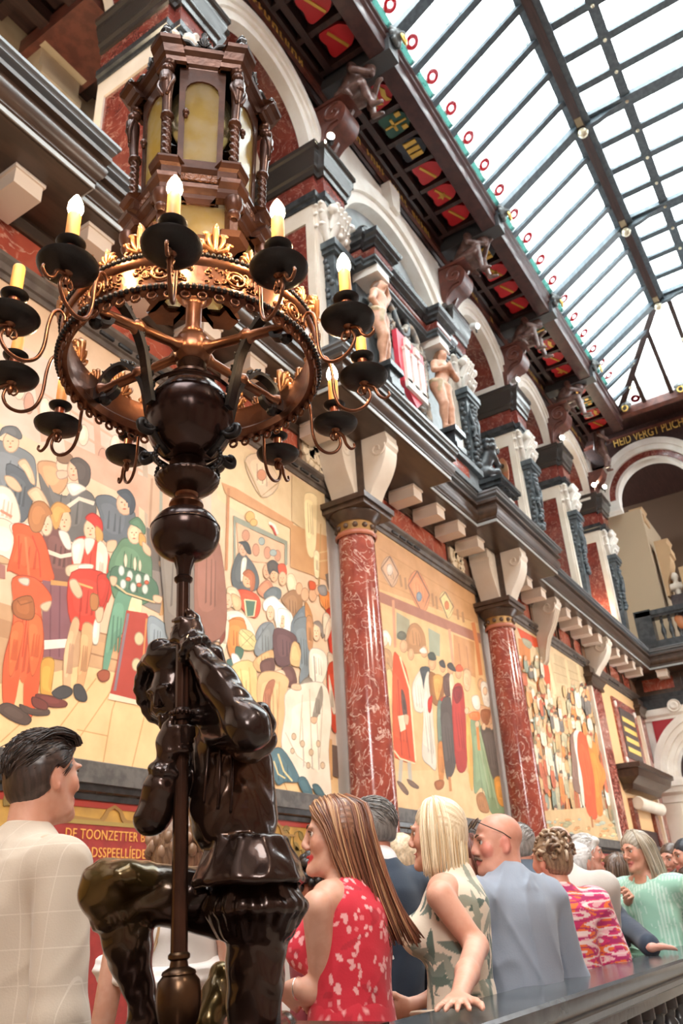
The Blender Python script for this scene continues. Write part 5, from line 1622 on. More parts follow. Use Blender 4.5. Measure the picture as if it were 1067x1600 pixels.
M1.draw('''
0 d9bfae -40,500 330,700 330,830 250,800 150,740 -40,640
0 e4cba4 330,660 470,760 525,800 525,900 450,850 340,780
0l cda890 2 -20,560 300,760
0l cda890 2 -20,590 310,790
0l d8a48c 6 60,600 70,690
0l d8a48c 5 150,640 155,740
0l c7a08a 4 210,690 214,840
0l b9a48f 4 225,690 232,860
0e e9d2bb 30,600,10,24 100,650,9,22 180,700,8,20 130,680,8,16 70,640,8,18
0e cf9c86 45,630,7,16 160,715,6,14 195,725,6,14
1 d6a78f 380,180 900,420 900,640 760,520 560,420 400,330
1 caa98e 880,380 1010,440 1010,760 880,690
1l b48f74 7 905,410 890,700
1l 9fa193 9 960,430 955,740
0 c8a07a -20,935 140,985 210,1000 320,1050 320,1085 140,1045 -20,1085
0 b88d68 -20,960 60,985 60,1010 -20,990
0 d0a67c 140,1000 200,1012 190,1050 138,1040
0l a67b58 1.2 140,985 200,1000
0l a67b58 1.2 138,1020 195,1035
0 efc995 -60,1082 130,1040 330,1085 530,1168 530,1260 -60,1185
0l d0a06c 0.9 0,1160 110,1060
0l d0a06c 0.9 60,1180 150,1060
0l d0a06c 0.9 100,1190 180,1070
0l d0a06c 0.9 160,1200 175,1110 185,1080
0l d0a06c 0.9 205,1205 230,1100
0l d0a06c 0.9 120,1140 168,1150
0l d0a06c 0.9 260,1215 262,1100
0l d0a06c 0.9 450,1240 430,1190
0l d0a06c 0.9 495,1245 470,1195
1s 7d8286 -40,200 60,210 170,260 210,330 200,520 120,640 60,640 -40,420
1s 5f646a 40,330 150,380 200,460 160,640 90,660 60,520
1e e4bd9c 65,195,44,58
1s 6a6a6a 0,160 20,110 90,105 125,150 110,175 40,140
1s e4bd9c 110,320 150,300 190,370 205,440 180,430 150,370
1s e4bd9c 30,400 80,410 125,470 100,485 50,450
1s c99a72 225,330 290,310 360,340 400,420 350,500 270,480
1e e6c4a8 375,330,38,50
1e 8d6a50 385,290,45,30
1s d8b49a 340,370 400,370 395,400 350,410
1s 6c6865 235,380 300,480 400,520 440,470 540,500 570,600 540,760 480,800 400,760 330,640 260,520
1e dcb093 440,360,38,62
1s 584d48 420,310 470,290 530,340 530,420 500,460 470,440 460,360
1s e9d9c8 400,450 450,440 510,470 480,490 430,510
1l e0d0be 12 400,580 470,530 560,560
1s e4bd9c 170,490 230,470 290,580 230,570 180,520
1s 676d74 570,530 650,515 720,560 800,620 790,760 730,820 650,800 600,740 600,640
1e dfb497 745,560,50,66
1s 4a5058 700,490 760,480 800,540 795,600 770,620 765,560 720,520
1s e4bd9c 640,790 690,785 680,840 640,840
1 6f6660 870,700 1010,760 1010,1160 905,1160 880,930
1s e4bd9c 950,905 1000,900 1010,935 960,940
1 c79a6b 990,970 1020,960 975,1143 955,1143
2 c79a6b 990,70 1020,60 970,310 945,310
2 8d837c 900,40 990,60 950,300 830,240
1s f0dfc8 -30,480 60,480 110,600 100,680 -30,700
1s f0dfc8 -30,660 80,690 110,820 60,900 -30,860
1l c58a70 8 0,600 70,640
1s d3a67f -30,860 60,900 60,920 -30,900
1 a9746a -30,905 30,930 30,1010 -30,1000
1s f2e7d5 60,690 130,680 180,690 120,760 90,760
1s 79514c 260,740 330,700 420,800 440,880 440,1010 310,1015 280,900
1e e6c09e 385,665,34,64
1s d69b58 300,600 340,555 400,580 415,610 370,620 350,690 330,710 310,670
1s f0e2d2 350,730 400,740 420,820 390,820
1l e8d5c2 12 280,845 360,875 440,860
1s ea5f34 75,695 150,690 250,760 300,930 310,1015 180,1010 70,960 45,950 85,800
1l c9482a 4 190,750 230,860 240,1000
1l c9482a 4 110,750 110,950
1l f27c4e 7 150,760 170,990
1e e8c5a6 275,690,32,58
1s b57a4c 170,640 200,560 260,555 305,620 270,640 240,720 190,720
1s dd4632 440,790 520,760 600,810 650,900 640,1143 420,1143 430,950
1e e8c2a0 540,715,40,62
1s c7372c 510,650 550,620 600,660 605,730 575,740 560,690
1s d8a05c 570,700 605,730 605,780 575,780
1s efdec8 430,800 500,780 470,930 440,920
1s efdec8 580,800 640,860 600,1100 575,1110
1s f1e2cf 505,775 560,780 520,860
1s e4bd9c 395,940 450,925 545,925 520,975 440,990 400,985
1s f0e6d2 470,930 545,925 540,950 480,960
1l f3ead8 2 455,945 500,990
1s 688a6c 690,830 740,770 830,800 890,870 900,960 880,1143 700,1143 650,980 655,900
1e e8c2a0 800,740,40,58
1s 5f8064 770,670 820,645 860,700 855,740 820,700 790,690
1s d8a25e 830,740 860,760 860,810 830,800
1s e4bd9c 850,790 890,830 890,870 855,840
2 8a5b62 250,100 420,130 425,560 380,580 250,560
2l 744a52 4 300,130 295,560
2l 744a52 4 355,130 350,560
2 f0e3d4 252,460 424,450 424,500 252,515
2 c8965a 300,100 420,115 420,140 300,130
2s e6623a 75,95 200,90 290,180 300,240 240,260 255,500 200,880 140,880 140,560 80,850 20,840 20,600 70,400 80,260
2l c44a2a 4 160,300 130,560
2s f0703f 170,330 240,330 250,480 210,640 180,640
2s f0703f 70,380 140,380 80,640 50,640
2s a8653a 80,230 180,200 200,300 170,335 90,310
2l 86502e 3 100,220 120,250 190,230
2s e0c9b6 115,95 165,95 160,130 120,115
2s e4bd9c 245,250 300,230 280,280 250,275
2s 5c4a42 0,850 60,840 170,910 170,950 120,955 0,890
2s 5c4a42 120,840 200,870 280,870 275,905 150,890
2s d9a24c 250,580 320,585 300,760 330,820 250,790 240,700
2s 7a4038 230,780 380,820 380,855 290,850 220,810
2s 7a4038 195,800 270,830 270,870 200,850
2s d64533 425,60 640,90 570,385 420,350
2l b83626 4 480,140 470,360
2l d9ab6a 6 430,110 550,150
2s e0b088 430,340 470,365 425,560 415,760 380,770 380,560
2s e0a878 490,370 555,390 530,560 490,740 455,740 480,560
2s 4c4a4a 310,770 370,735 420,750 415,785 350,805
2s 4c4a4a 440,735 480,730 512,790 500,820 450,800
2s efe0cc 560,350 590,340 580,470 550,465
2s c64030 580,80 650,90 620,240 590,240
2s e4bd9c 570,280 610,270 600,340 575,345
2s e4bd9c 415,110 450,105 485,180 460,205 425,160
2s b87a48 540,190 580,200 575,270 540,270
2s 6d9a80 700,170 785,190 760,380 690,450 640,630 610,630 640,420
2s efdcae 785,200 840,210 820,420 780,460 760,640 730,640 745,380
2s a85a40 580,660 610,640 645,650 640,690 600,700
2s c98a58 720,650 770,650 815,695 790,715 740,690
2 b5483a 750,280 870,300 930,400 860,840 650,790 690,620
2l 8a7a80 8 760,300 680,760
2e e6c9a0 825,450,24,34 810,605,24,34 850,760,26,26
2l d8925a 5 870,330 830,800
2s 94a0a8 880,330 960,350 1000,420 930,600 890,560
2 f0dcc0 650,775 870,830 890,860 640,810
1s 5f8068 690,960 900,1060 940,1110 920,1143 650,1020
2s 55755f 690,20 900,90 940,190 910,230 740,180 660,110
2l d9b98a 5 660,110 750,180 920,235
1e e9dcc0 745,900,7,36 800,920,7,36 830,930,6,30
1e d7e0d4 720,960,14,26 770,990,14,26 820,1010,14,26 870,1010,14,26 730,1040,14,24 790,1060,14,24 860,1070,14,24
1e d06a4a 760,1010,12,8 825,1045,12,8 870,1030,10,8
2s e4bd9c 655,85 690,90 680,130 660,125
2s e4bd9c 915,195 960,205 950,235 915,225
3s e3c9ac 365,10 480,-40 600,150 480,250
3l b59a72 5 365,10 475,250 600,150
3e d89a78 480,100,30,36
3 cf9d72 200,150 300,190 700,430 700,480 280,260 230,230
3l c18a62 9 250,190 235,760
3 94998a 285,380 660,560 660,720 640,740 640,580 300,430 300,800 285,790
3 d9b494 305,430 640,590 630,720 420,700 320,640
3e c99478 440,620,22,40 520,640,22,40 590,660,20,36 370,520,24,36
3e a3b0ac 480,560,20,24 560,640,22,20
3e dcb070 400,390,30,36 425,430,24,22
3s 7d736c 10,860 130,740 215,770 225,1100 190,1240 10,1240
3e e4bd9c 105,820,40,22
3l efe3da 10 530,430 565,450 590,510
3l c0483c 6 540,450 560,470 580,520
3 c99b6d 680,440 990,560 990,860 680,740
3 d6bd95 690,100 940,250 990,560 760,470 690,420
3s f2dcae 775,260 800,225 850,240 865,300 850,640 800,640 780,440
3s efdcb4 845,640 880,650 880,800 850,795
3l b89868 4 890,440 880,860
3l d2b284 5 880,640 990,660
3l d2b284 5 880,700 990,720
3 7f7266 920,790 995,810 995,930 940,880
3s 5f6466 275,760 330,640 420,720 460,830 430,900 330,900 280,860
3e dcb093 352,620,26,40
3s 4a4e50 320,570 380,570 405,640 380,640 350,590
3s efe0cc 345,690 375,690 350,820 335,820
3e e0b58e 385,830,36,50
3s b06a48 350,790 390,760 430,800 425,890 400,900 400,830
3s d5573a 320,900 440,930 470,1010 430,1090 330,1010
3 567462 360,965 440,975 425,1080 375,1085
3l e6d4a8 5 360,965 440,975 425,1080 375,1085 360,965
3s c88a6a 450,900 520,830 560,900 500,950
3e dcae8c 515,770,24,46
3e e2b48e 565,790,26,50
3s 55504c 520,720 560,695 600,730 595,780 560,760 535,790
3s d4593c 595,730 640,725 650,790 610,800
3e e2b893 625,820,26,46
3s 6a7478 500,920 560,880 610,900 600,960 510,960
3s ead2b0 660,800 700,795 725,880 690,920 660,880
3s a07a58 620,960 700,900 760,960 740,1100 690,1120 650,1020
3e dcae8a 740,890,22,40 780,930,26,44 835,930,26,46 870,900,20,34
3s d1603c 810,840 850,850 850,890 815,890
3e e3a468 920,960,36,60
3s e08a4a 880,930 950,920 980,1060 940,1060
3s 8d8a88 870,880 920,870 930,930 890,930
3s e0c8a8 240,890 300,890 330,960 300,1010 260,1000
3e e4bd9c 245,975,28,50
3s d8b48a 270,930 330,960 330,1030 290,1030
3s efe0cc 200,1100 240,1050 340,1060 420,1170 400,1245 140,1245
3s dd8a4a 260,1110 350,1100 360,1200 300,1245 240,1230
3s f1ebe0 495,980 560,945 610,990 640,1020 690,1080 690,1190 640,1220 590,1180 560,1060 500,1040
3e e6bf9e 540,1060,24,50 622,1105,26,54
3s f3eee4 590,1050 620,1030 670,1060 680,1180 650,1190 650,1080 610,1070 600,1180
3s 7f868c 470,1150 540,1130 560,1245 440,1245
3s 76838c 690,1120 790,1010 820,1245 700,1245
3s c08a58 780,990 830,1080 830,1245 800,1245
3e e9c9a8 860,1190,26,60
3s 8a8078 840,1130 880,1120 915,1190 900,1230 880,1160
3s b8402c 930,1040 1000,1060 1005,1245 920,1200
3s d8c8b0 910,1070 950,1080 950,1180 910,1200
4s d98a4c 240,60 350,50 370,160 300,300 250,260
4s e6d8c0 190,60 250,60 220,260 195,230
4s 8a4a3c 190,80 220,70 220,160 190,200
4s d8c48c 330,110 420,140 430,240 330,230
4l 8c8a60 2 310,120 420,230
4l 8c8a60 2 340,110 430,190
4l 8c8a60 2 330,230 420,140
4s 50705f 300,230 350,250 330,310 300,300
4s 50706a 240,320 300,320 300,370 250,370
4s f0e9dc 270,280 310,290 340,360 310,375 280,340
4s e6c78a 260,380 420,340 450,620 400,680 300,620
4l cda966 3 330,380 360,620
4l cda966 3 390,370 410,640
4s 848c90 440,200 540,60 570,150 520,300 440,280
4s d6aa78 420,330 540,250 560,300 470,400
4s 66494a 565,110 700,140 720,230 680,340 580,340
4s e3b884 690,210 730,210 760,350 680,340
4s 7f8b92 700,70 800,30 830,220 790,460 740,470 760,260
4s c09068 790,30 830,40 830,230 800,230
4s 6b4a44 480,330 560,310 560,400 500,430 470,380
4s 6b4a44 620,380 690,370 720,470 680,500 640,470
4s e8c5a8 565,400 620,390 640,430 600,445 570,425
4s e4b888 460,430 560,400 660,450 650,560 620,900 520,950 500,700 450,600
4s b2765a 520,480 570,470 530,640 520,900 490,760 490,580
4l d09a68 3 600,470 580,900
4s c4402e 960,20 1005,40 1010,330 970,330 940,160
4s e0c9b0 925,90 950,30 970,60 940,160 920,180
4s d2bfa6 940,270 990,310 985,380 950,400
4s c64a30 935,380 1010,380 1020,780 960,770
4s d8cab4 945,420 990,660 970,680 950,560
4 6d5a50 940,900 1025,920 1025,1140 970,1120
4 c99a68 935,860 965,870 970,1150 940,1150
4s efe6d6 810,270 860,240 920,280 930,380 890,480 820,480
4l 9a9488 4 840,290 850,470
4s 8d8478 750,480 800,440 830,470 800,510
4s ede2d0 660,530 900,480 960,700 940,950 960,1270 900,1240 740,1150 620,940 640,700
4s 9a9286 850,620 890,500 900,600 860,720 830,720
4l d6c8b0 4 810,520 820,860
4l d6c8b0 4 760,560 740,900
4l c9bda6 3 900,620 880,1000
4l c9bda6 3 640,820 720,980 840,1080
4e d8bfa0 700,850,14,20 760,900,14,20 820,960,14,20 870,900,12,20 690,950,12,16 900,1050,14,20 800,1050,12,18
4s e4bd9c 820,720 860,720 850,755 825,750
4s e4bd9c 690,490 740,490 745,525 690,520
4s 557580 530,970 620,940 740,1140 700,1165 640,1160 590,1180 550,1100
4l e0cf9a 6 590,970 630,1090 690,1160
4l e0cf9a 5 560,1020 590,1110 640,1140
4s 557580 730,1150 780,1140 830,1250 770,1240
4s 557580 830,1190 870,1190 920,1270 860,1250
0s 857b72 250,852 270,838 294,850 300,880 304,1010 262,1000 254,930
0e e4bd9c 266,826,10,15
0s 54504c 252,818 262,806 280,812 280,822 262,818
0s 9a6a5a 306,846 330,838 345,870 350,985 306,990
0e e4bd9c 326,826,9,14
''')
M1.done('largest mural, singers in orange red and green before robed men, behind the chandelier')
M2 = Mural(10.0, 15.08, 'e6bf8c')
M2.draw('''
5 d9a878 20,40 830,560 830,760 40,480
5 e6bd86 40,480 830,780 830,860 40,540
5l cc9a68 3 60,180 780,620
5l cc9a68 3 50,420 760,730
5s d8b494 140,240 205,370 155,470 75,330
5l 8c6a58 4 140,240 205,370 155,470 75,330 140,240
5e e8d6c8 140,340,22,40
5s e09a70 348,350 440,530 385,670 280,460
5l 8c6a58 4 348,350 440,530 385,670 280,460 348,350
5e 8a94a0 362,545,20,34
5s e6cf94 560,510 622,620 578,710 520,560
5l 8c6a58 4 560,510 622,620 578,710 520,560 560,510
5e d88a5c 572,610,16,30
5l b98e66 8 215,380 230,470
5l b98e66 8 255,400 265,490
5l b98e66 8 460,520 470,620
5l b98e66 8 490,540 500,640
5l b98e66 8 650,640 660,720
5l b98e66 8 690,660 700,740
5 b07a66 50,500 830,830 830,900 50,580
5 a9a58c 190,660 290,720 290,900 190,860
5s b98a60 280,790 340,750 400,830 400,960 270,950
5 a7ac96 430,780 520,830 520,1000 440,980
5l d8a080 10 165,570 180,930
5l d8a080 10 590,790 620,1060
5 cf9a6a 620,830 780,890 790,1160 630,1080
5l b98258 3 660,900 680,1080
5l b98258 3 720,920 740,1110
5l d88a58 14 770,740 800,900 830,1140
5l a04a44 12 840,760 890,1150
5e ead8c4 95,860,34,60
5s f0e6d8 70,830 110,800 150,860 140,920 120,860
5s c9a078 80,950 150,970 150,1100 100,1120
5e 6a6a5c 230,840,34,30
5e dcae88 245,920,28,46
5e d8a880 300,980,22,44 400,960,26,44 460,1050,28,50 540,1070,22,46 600,1090,24,44 660,1120,24,44 720,1130,22,40 830,1210,24,44
5s 4f5650 430,980 470,970 490,1020 440,1020
5s 4f4a48 515,1040 545,1030 560,1080 525,1070
5s 4f4a48 575,1060 610,1050 640,1110 590,1090
5s d8603c 640,1080 670,1060 695,1100 650,1110
5s e8ddcc 365,950 400,930 420,970 380,970
6 efc898 100,900 700,880 1020,1180 1060,1310 100,1310
6s c9a070 60,80 150,120 170,340 120,760 100,400
6s e8c890 110,180 165,200 180,740 130,720
6s dc5a34 165,40 200,20 280,200 330,780 300,830 200,800 170,740 160,400
6l f0dcb4 6 215,30 290,280 335,820
6l f0dcb4 6 170,740 215,800 330,840
6l b8442a 4 200,200 230,780
6l b8442a 4 260,560 290,800
6s 6a5048 225,290 250,320 270,470 240,470
6 efdcc0 200,480 250,470 260,580 220,600
6s e4bd9c 250,475 280,480 275,540 255,530
6l c0b8ac 14 225,810 215,980
6l c0b8ac 14 285,830 295,970
6s 7a6254 195,975 230,990 278,1050 265,1075 215,1020
6s 7a6254 270,960 300,970 355,1010 345,1030 290,1000
6s e4dccd 315,230 400,120 400,420 340,440 320,380
6s 4f5356 370,120 440,120 430,260 400,280 385,200
6s ddd6c8 400,240 440,160 470,560 490,870 440,850 385,780 395,540
6l b9b0a2 3 440,480 460,840
6s 9c6a40 440,150 520,190 560,180 540,340 500,400 450,340
6s d9a25c 470,180 540,190 510,340 490,340
6s c63a2c 430,360 460,330 450,440 430,440
6s c8402e 530,350 580,330 590,390 530,390
6s 7a8a7c 500,400 540,400 555,700 510,720
6s cf8a4e 505,700 550,710 545,960 515,980
6s a8683f 480,980 545,970 540,1020 495,1035
6s 5e5450 525,400 620,380 640,800 600,940 560,900
6l c98a58 10 590,940 600,1050
6s 6a5048 545,200 590,160 620,300 560,320
6s e6d2b4 590,200 620,190 640,470 620,480
6s b03c34 615,280 690,260 715,560 720,860 650,880 620,600
6s 8c3030 620,280 680,260 680,340 640,380
6s e2b890 700,140 750,150 740,280 700,260
6s e8b060 720,480 750,480 770,1000 740,960
6s 8aa07c 750,510 810,500 880,760 1020,1210 980,1250 900,1200 840,1020 780,1060 770,760
6l a9b896 5 790,560 900,1100
6l a9b896 5 820,600 960,1180
6l e08a44 10 800,540 815,740
6s 6a625c 830,560 940,560 990,960 920,950 860,720
6s b8402e 920,560 950,560 970,740 945,640
6s e0a050 930,960 990,960 1010,1150 960,1130
6s ece4d6 830,230 880,240 910,360 870,420 840,340
6s dcae88 800,400 920,440 920,560 840,540
6s a0684a 830,440 900,440 880,540 840,520
6e e8c4a0 720,440,14,24 750,470,14,24 800,540,14,22 850,560,14,24 910,560,12,22 860,290,16,30 790,380,16,26
6s e6e0d2 760,340 810,330 820,420 780,420
6s e8824a 740,460 810,450 815,510 750,500
6s b07a4c 800,1080 850,1070 890,1200 830,1200 800,1140
''')
M2.done('second mural, procession in red robes under hung lozenge shields between the two columns')
M3 = Mural(15.75, 22.45, 'dfc298')
rnd = random.Random(12)
M3.draw('''
7 e0562c 30,85 250,210 260,520 215,440 210,260 60,160
7 d98a4c 40,160 120,180 130,430 60,400
7s a8a890 70,160 130,190 120,230 80,200
7s c0b49a 160,220 210,250 190,280
7l ecd8ac 9 225,200 290,540
7 cdb48c 280,260 560,400 600,560 300,460
7l b79c74 3 280,330 560,470
7l b79c74 3 280,390 580,520
7l e3c79a 8 360,300 400,560
7l e3c79a 8 440,340 480,560
7s c8848a 490,370 560,410 585,560 540,500
7l e9d6ae 8 70,430 200,500 290,560
''')
pal = ['ecd9b6', 'd99a64', 'b8b090', 'e8e0cc', 'c46a48', '8f9a8c', 'd8b080', 'a88a64', 'e08a48', '77706a', 'c8a878', 'efe2c8']
for k in range(340):
    t = rnd.random()
    y = rnd.uniform(290, 1330)
    x = rnd.uniform(60, 560) + (y - 400) * .14
    if y < 470 and x > 200: continue
    h = rnd.uniform(60, 170) * (.6 + .5 * (y > 800))
    w = rnd.uniform(8, 19)
    c = rnd.choice(pal)
    M3.draw('7s %s %g,%g %g,%g %g,%g %g,%g' % (c, x - w, y, x + w * .6, y - 6, x + w + h * .1, y + h, x - w * .7 + h * .1, y + h))
    if rnd.random() < .7: M3.draw('7e %s %g,%g,%g,%g' % (rnd.choice(('e8c4a0', 'dcae88', 'e4b48c')), x, y - 16, 9, 17))
    if rnd.random() < .5: M3.draw('7s %s %g,%g %g,%g %g,%g' % (rnd.choice(('6a5a4c', 'b85a3c', '9a8a6a', 'efe6d6')), x - 10, y - 28, x + 4, y - 42, x + 12, y - 22))
M3.draw('''
7 d8b888 180,1330 560,1300 720,1440 720,1560 190,1500
7s 8a6a5c 380,830 420,820 440,1050 450,1200 400,1170 390,1000
7s ece4d2 400,820 440,790 450,960 475,1260 455,1260 430,1000
7s ea5a2c 430,820 460,800 520,900 550,1100 560,1370 490,1330 460,1100 430,950
7s e88a38 500,880 545,870 580,1000 625,1080 590,1200 600,1340 560,1340 540,1100
7s 858058 610,920 650,910 680,1150 720,1330 680,1320 640,1150
7s e8c8a0 490,820 520,830 525,900 505,890
7l b5703c 6 520,1360 530,1440
7l b5703c 6 420,1200 425,1310
7l 8f8a70 8 660,1320 700,1500
''')
for k in range(60):
    x, y = rnd.uniform(200, 700), rnd.uniform(1380, 1540)
    M3.draw('7e %s %g,%g,%g,%g' % (rnd.choice(('c9b48a', 'e6cf9c', 'a8a480', 'd89a60', 'b9c0b0')), x, y, rnd.uniform(8, 22), rnd.uniform(5, 12)))
M3.done('third mural, dense crowd with a figure in bright orange, right of the second column')
# ---------------------------------------------------------------- the great bronze lamp standard with candle ring and lantern
AXX, AXY = 1.283, 1.221
TH0 = math.atan2(-AXY, -AXX)                 # direction from the shaft towards the stairs
def CY(r, a, z): return V3((AXX + r * math.cos(a), AXY + r * math.sin(a), z))
lamp = empty('lamp_standard', (1.30, 1.208, 1.13), 'tall dark bronze lamp standard with candle ring and hexagonal lantern', 'lamp')
LB = V3((1.303, 1.209, 1.135))               # foot, the shaft leans very slightly
AX0 = V3((AXX, AXY, 2.03))
def PO(z): return LB + (AX0 - LB) * (z - LB[2]) / (AX0[2] - LB[2])
sdir = nrm(AX0 - LB)
BRASS_WORN = mat('worn_brown_bronze', (0.10, 0.055, 0.028), 0.28, 0.85, col2=(0.05, 0.026, 0.016), scale=10, bump=.04)
def lpole(prof, name, m, n=28, mod=None, sm=40):
    return MB().lathe([(r, (z - LB[2]) / sdir[2]) for r, z in prof], LB, sdir, n, mod=mod).build(name, m, lamp, smooth=sm)
lpole([(0, 1.135), (.030, 1.135), (.036, 1.15), (.040, 1.17), (.041, 1.19), (.038, 1.212), (.030, 1.222)], 'foot_bulb', BRASS_WORN, 40, lambda t, z: 1 + .05 * abs(math.sin(9 * t)), 60)
lpole([(.030, 1.221), (.033, 1.224), (.031, 1.229), (.018, 1.236), (.016, 1.246), (.021, 1.25), (.021, 1.256), (.017, 1.26)], 'foot_neck', BRASS_WORN)
lpole([(.0165, 1.258), (.016, 1.5), (.0155, 1.70)], 'shaft', mat('shaft_bronze', (.07, .032, .02), .24, .7, col2=(.045, .022, .015), scale=8), 40, lambda t, z: 1 - .07 * abs(math.sin(8 * t)), 60)
lpole([(.0155, 1.698), (.020, 1.70), (.022, 1.706), (.024, 1.712), (.022, 1.718), (.019, 1.724), (.016, 1.726)], 'collar', BRONZE)
bd = MB()
for k in range(16):
    p = PO(1.714)
    bd.ball(p + V3((math.cos(k * math.pi / 8), math.sin(k * math.pi / 8), 0)) * .0235, .0055, 7, 5)
bd.build('collar_beads', BRONZE, lamp, smooth=180)
lpole([(.0155, 1.724), (.0155, 2.02)], 'upper_shaft', mat('shaft_bronze', (0, 0, 0)), 40, lambda t, z: 1 - .07 * abs(math.sin(8 * t)), 60)
def lz(prof, name, m, n=40, mod=None, sm=45, parent=lamp):
    return MB().lathe(prof, (AXX, AXY, 0), n=n, mod=mod).build(name, m, parent, smooth=sm)
lz([(.015, 2.015), (.021, 2.022), (.022, 2.028), (.017, 2.034)], 'collar', BRONZE)
lz([(.016, 2.03), (.017, 2.05), (.022, 2.07), (.030, 2.082)], 'leaf_capital', BRONZE, 40, lambda t, z: 1 + .10 * math.cos(8 * t) * (z - 2.03) / .05)
def sph(z0, rz, r, a=-1.35, b=1.35, n=22): return [(r * math.cos(t) ** .85, z0 + rz * math.sin(t) / math.sin(1.35)) for t in np.linspace(a, b, n)]
BALLB = mat('ball_bronze', (.048, .022, .017), .20, .6, col2=(.03, .016, .013), scale=5, bump=.02, bscale=6)
lz(sph(2.143, .066, .083), 'lower_sphere', BALLB, 56, sm=80)
MB().tube([CY(.0825, t, 2.158) for t in np.linspace(0, 2 * math.pi, 49)[:-1]], .0012, 5, closed=True).build('sphere_line', BRONZE, lamp, smooth=180)
lz([(.028, 2.205), (.034, 2.214), (.042, 2.22), (.040, 2.228), (.030, 2.236), (.024, 2.245), (.030, 2.252)], 'neck', COPPER)
lz([(.03, 2.25), (.055, 2.262), (.068, 2.274), (.076, 2.286), (.077, 2.294), (.070, 2.302), (.04, 2.306), (.02, 2.308)], 'gadroon_dish', BRONZE, 96, lambda t, z: 1 + (.035 * abs(math.sin(14 * t)) if z > 2.27 else 0), 60)
lz([(.03, 2.306), (.026, 2.318), (.032, 2.33), (.046, 2.338), (.038, 2.346)], 'neck', BRONZE)
lz(sph(2.468, .118, .112), 'upper_sphere', BALLB, 64, sm=80)
lz([(.1105, 2.535), (.113, 2.538), (.113, 2.546), (.106, 2.552)], 'sphere_band', BRONZE, 64)
lz([(.05, 2.584), (.062, 2.59), (.062, 2.598), (.03, 2.604), (.026, 2.62), (.036, 2.634), (.040, 2.644), (.032, 2.652), (.030, 2.66)], 'sphere_cap', BRONZE)
lz([(.030, 2.655), (.046, 2.668), (.05, 2.69), (.048, 2.716), (.040, 2.735), (.026, 2.745)], 'hub', COPPER, 48, lambda t, z: 1 + .06 * abs(math.cos(2 * (t - TH0) + math.pi / 2)) )
lz([(.026, 2.744), (.030, 2.75), (.030, 2.758), (.022, 2.764), (.021, 2.85), (.026, 2.858), (.034, 2.866), (.034, 2.874), (.05, 2.882), (.05, 2.94), (.0, 2.945)], 'centre_column', COPPER)
RR = 0.335
# candle ring: moulded hoop, ropes, fringe of little rings, acanthus crest
lz([(RR - .02, 2.607), (RR + .006, 2.607), (RR + .008, 2.615), (RR + .002, 2.618), (RR + .001, 2.628), (RR - .004, 2.632), (RR - .004, 2.686), (RR + .002, 2.69), (RR + .006, 2.70), (RR + .006, 2.706), (RR - .02, 2.706), (RR - .014, 2.69), (RR - .014, 2.64), (RR - .022, 2.63), (RR - .02, 2.607)], 'ring_hoop', COPPER, 120, sm=35)
for z, nm in ((2.612, 'lower_rope'), (2.712, 'upper_rope')):
    m = MB()
    for k in range(150):
        a = k * 2 * math.pi / 150
        m.ball(CY(RR + .006, a, z), (.0075, .0075, .0075), 6, 4)
    m.build(nm, IRON, lamp, smooth=180)
fg = MB()
for k in range(54):
    a = k * 2 * math.pi / 54
    c, t = CY(RR - .004, a, 2.594), V3((-math.sin(a), math.cos(a), 0))
    fg.tube([c + t * .0105 * math.cos(u) + EZ * .0105 * math.sin(u) for u in np.linspace(0, 2 * math.pi, 11)[:-1]], .0042, 5, closed=True)
fg.build('ring_fringe', COPPER, lamp, smooth=180)
rf = MB()
rnd = random.Random(2)
for k in range(24):
    a0 = k * 2 * math.pi / 24
    if k % 2 == 0:     # oval medallion with a scroll
        c, t = CY(RR + .001, a0, 2.659), V3((-math.sin(a0), math.cos(a0), 0))
        rf.tube([c + t * .022 * math.cos(u) + EZ * .021 * math.sin(u) for u in np.linspace(0, 2 * math.pi, 14)[:-1]], .0035, 5, closed=True)
        rf.tube([c + t * (.015 - .002 * u) * math.cos(u) + EZ * (.015 - .002 * u) * math.sin(u) for u in np.linspace(0, 6, 14)], .004, 5)
    for q in range(16):
        a = a0 + rnd.uniform(-.08, .08) + math.pi / 24
        c, t = CY(RR - .002, a, rnd.uniform(2.638, 2.682)), V3((-math.sin(a), math.cos(a), 0))
        s0, ph = rnd.uniform(.004, .009), rnd.uniform(0, 6)
        rf.tube([c + t * s0 * math.cos(u + ph) * (1 - u / 8) + EZ * s0 * math.sin(u + ph) * (1 - u / 8) for u in np.linspace(0, 5, 7)], .0022, 4)
rf.build('ring_relief', mat('gilt_copper', (.42, .20, .085), .34, .8, col2=(.25, .1, .045), scale=30), lamp, smooth=180, kind='stuff')
def acanthus(mb, c, t, n, h, w):
    # a five-lobed curling leaf with two volutes at its foot
    lobes = [(0, 1.0, .30), (.30, .80, .24), (-.30, .80, .24), (.5, .5, .22), (-.5, .5, .22)]
    for x, y, r in lobes:
        base = c + EZ * h * .1
        tip = c + t * w * x * 1.2 + EZ * h * y
        mid = (base + tip) / 2 + t * w * x * .45
        mb.tube(spline([base, mid, tip, tip + n * h * .10 + t * w * x * .25 - EZ * h * .06], 4), [w * r * (.45 + .85 * math.sin(2.4 * u + .3)) * 1.0 for u in np.linspace(0, 1, 13)], 6, flat=.45, hint=t)
    for s in (-1, 1):
        cc = c + t * s * w * .62 + EZ * h * .18
        mb.tube([cc + t * s * w * (.26 - .035 * u) * math.cos(u + 2.4) + EZ * w * (.26 - .035 * u) * math.sin(u + 2.4) for u in np.linspace(0, 6, 14)], w * .085, 5)
GC = mat('gilt_copper', (0, 0, 0))
leafs = None
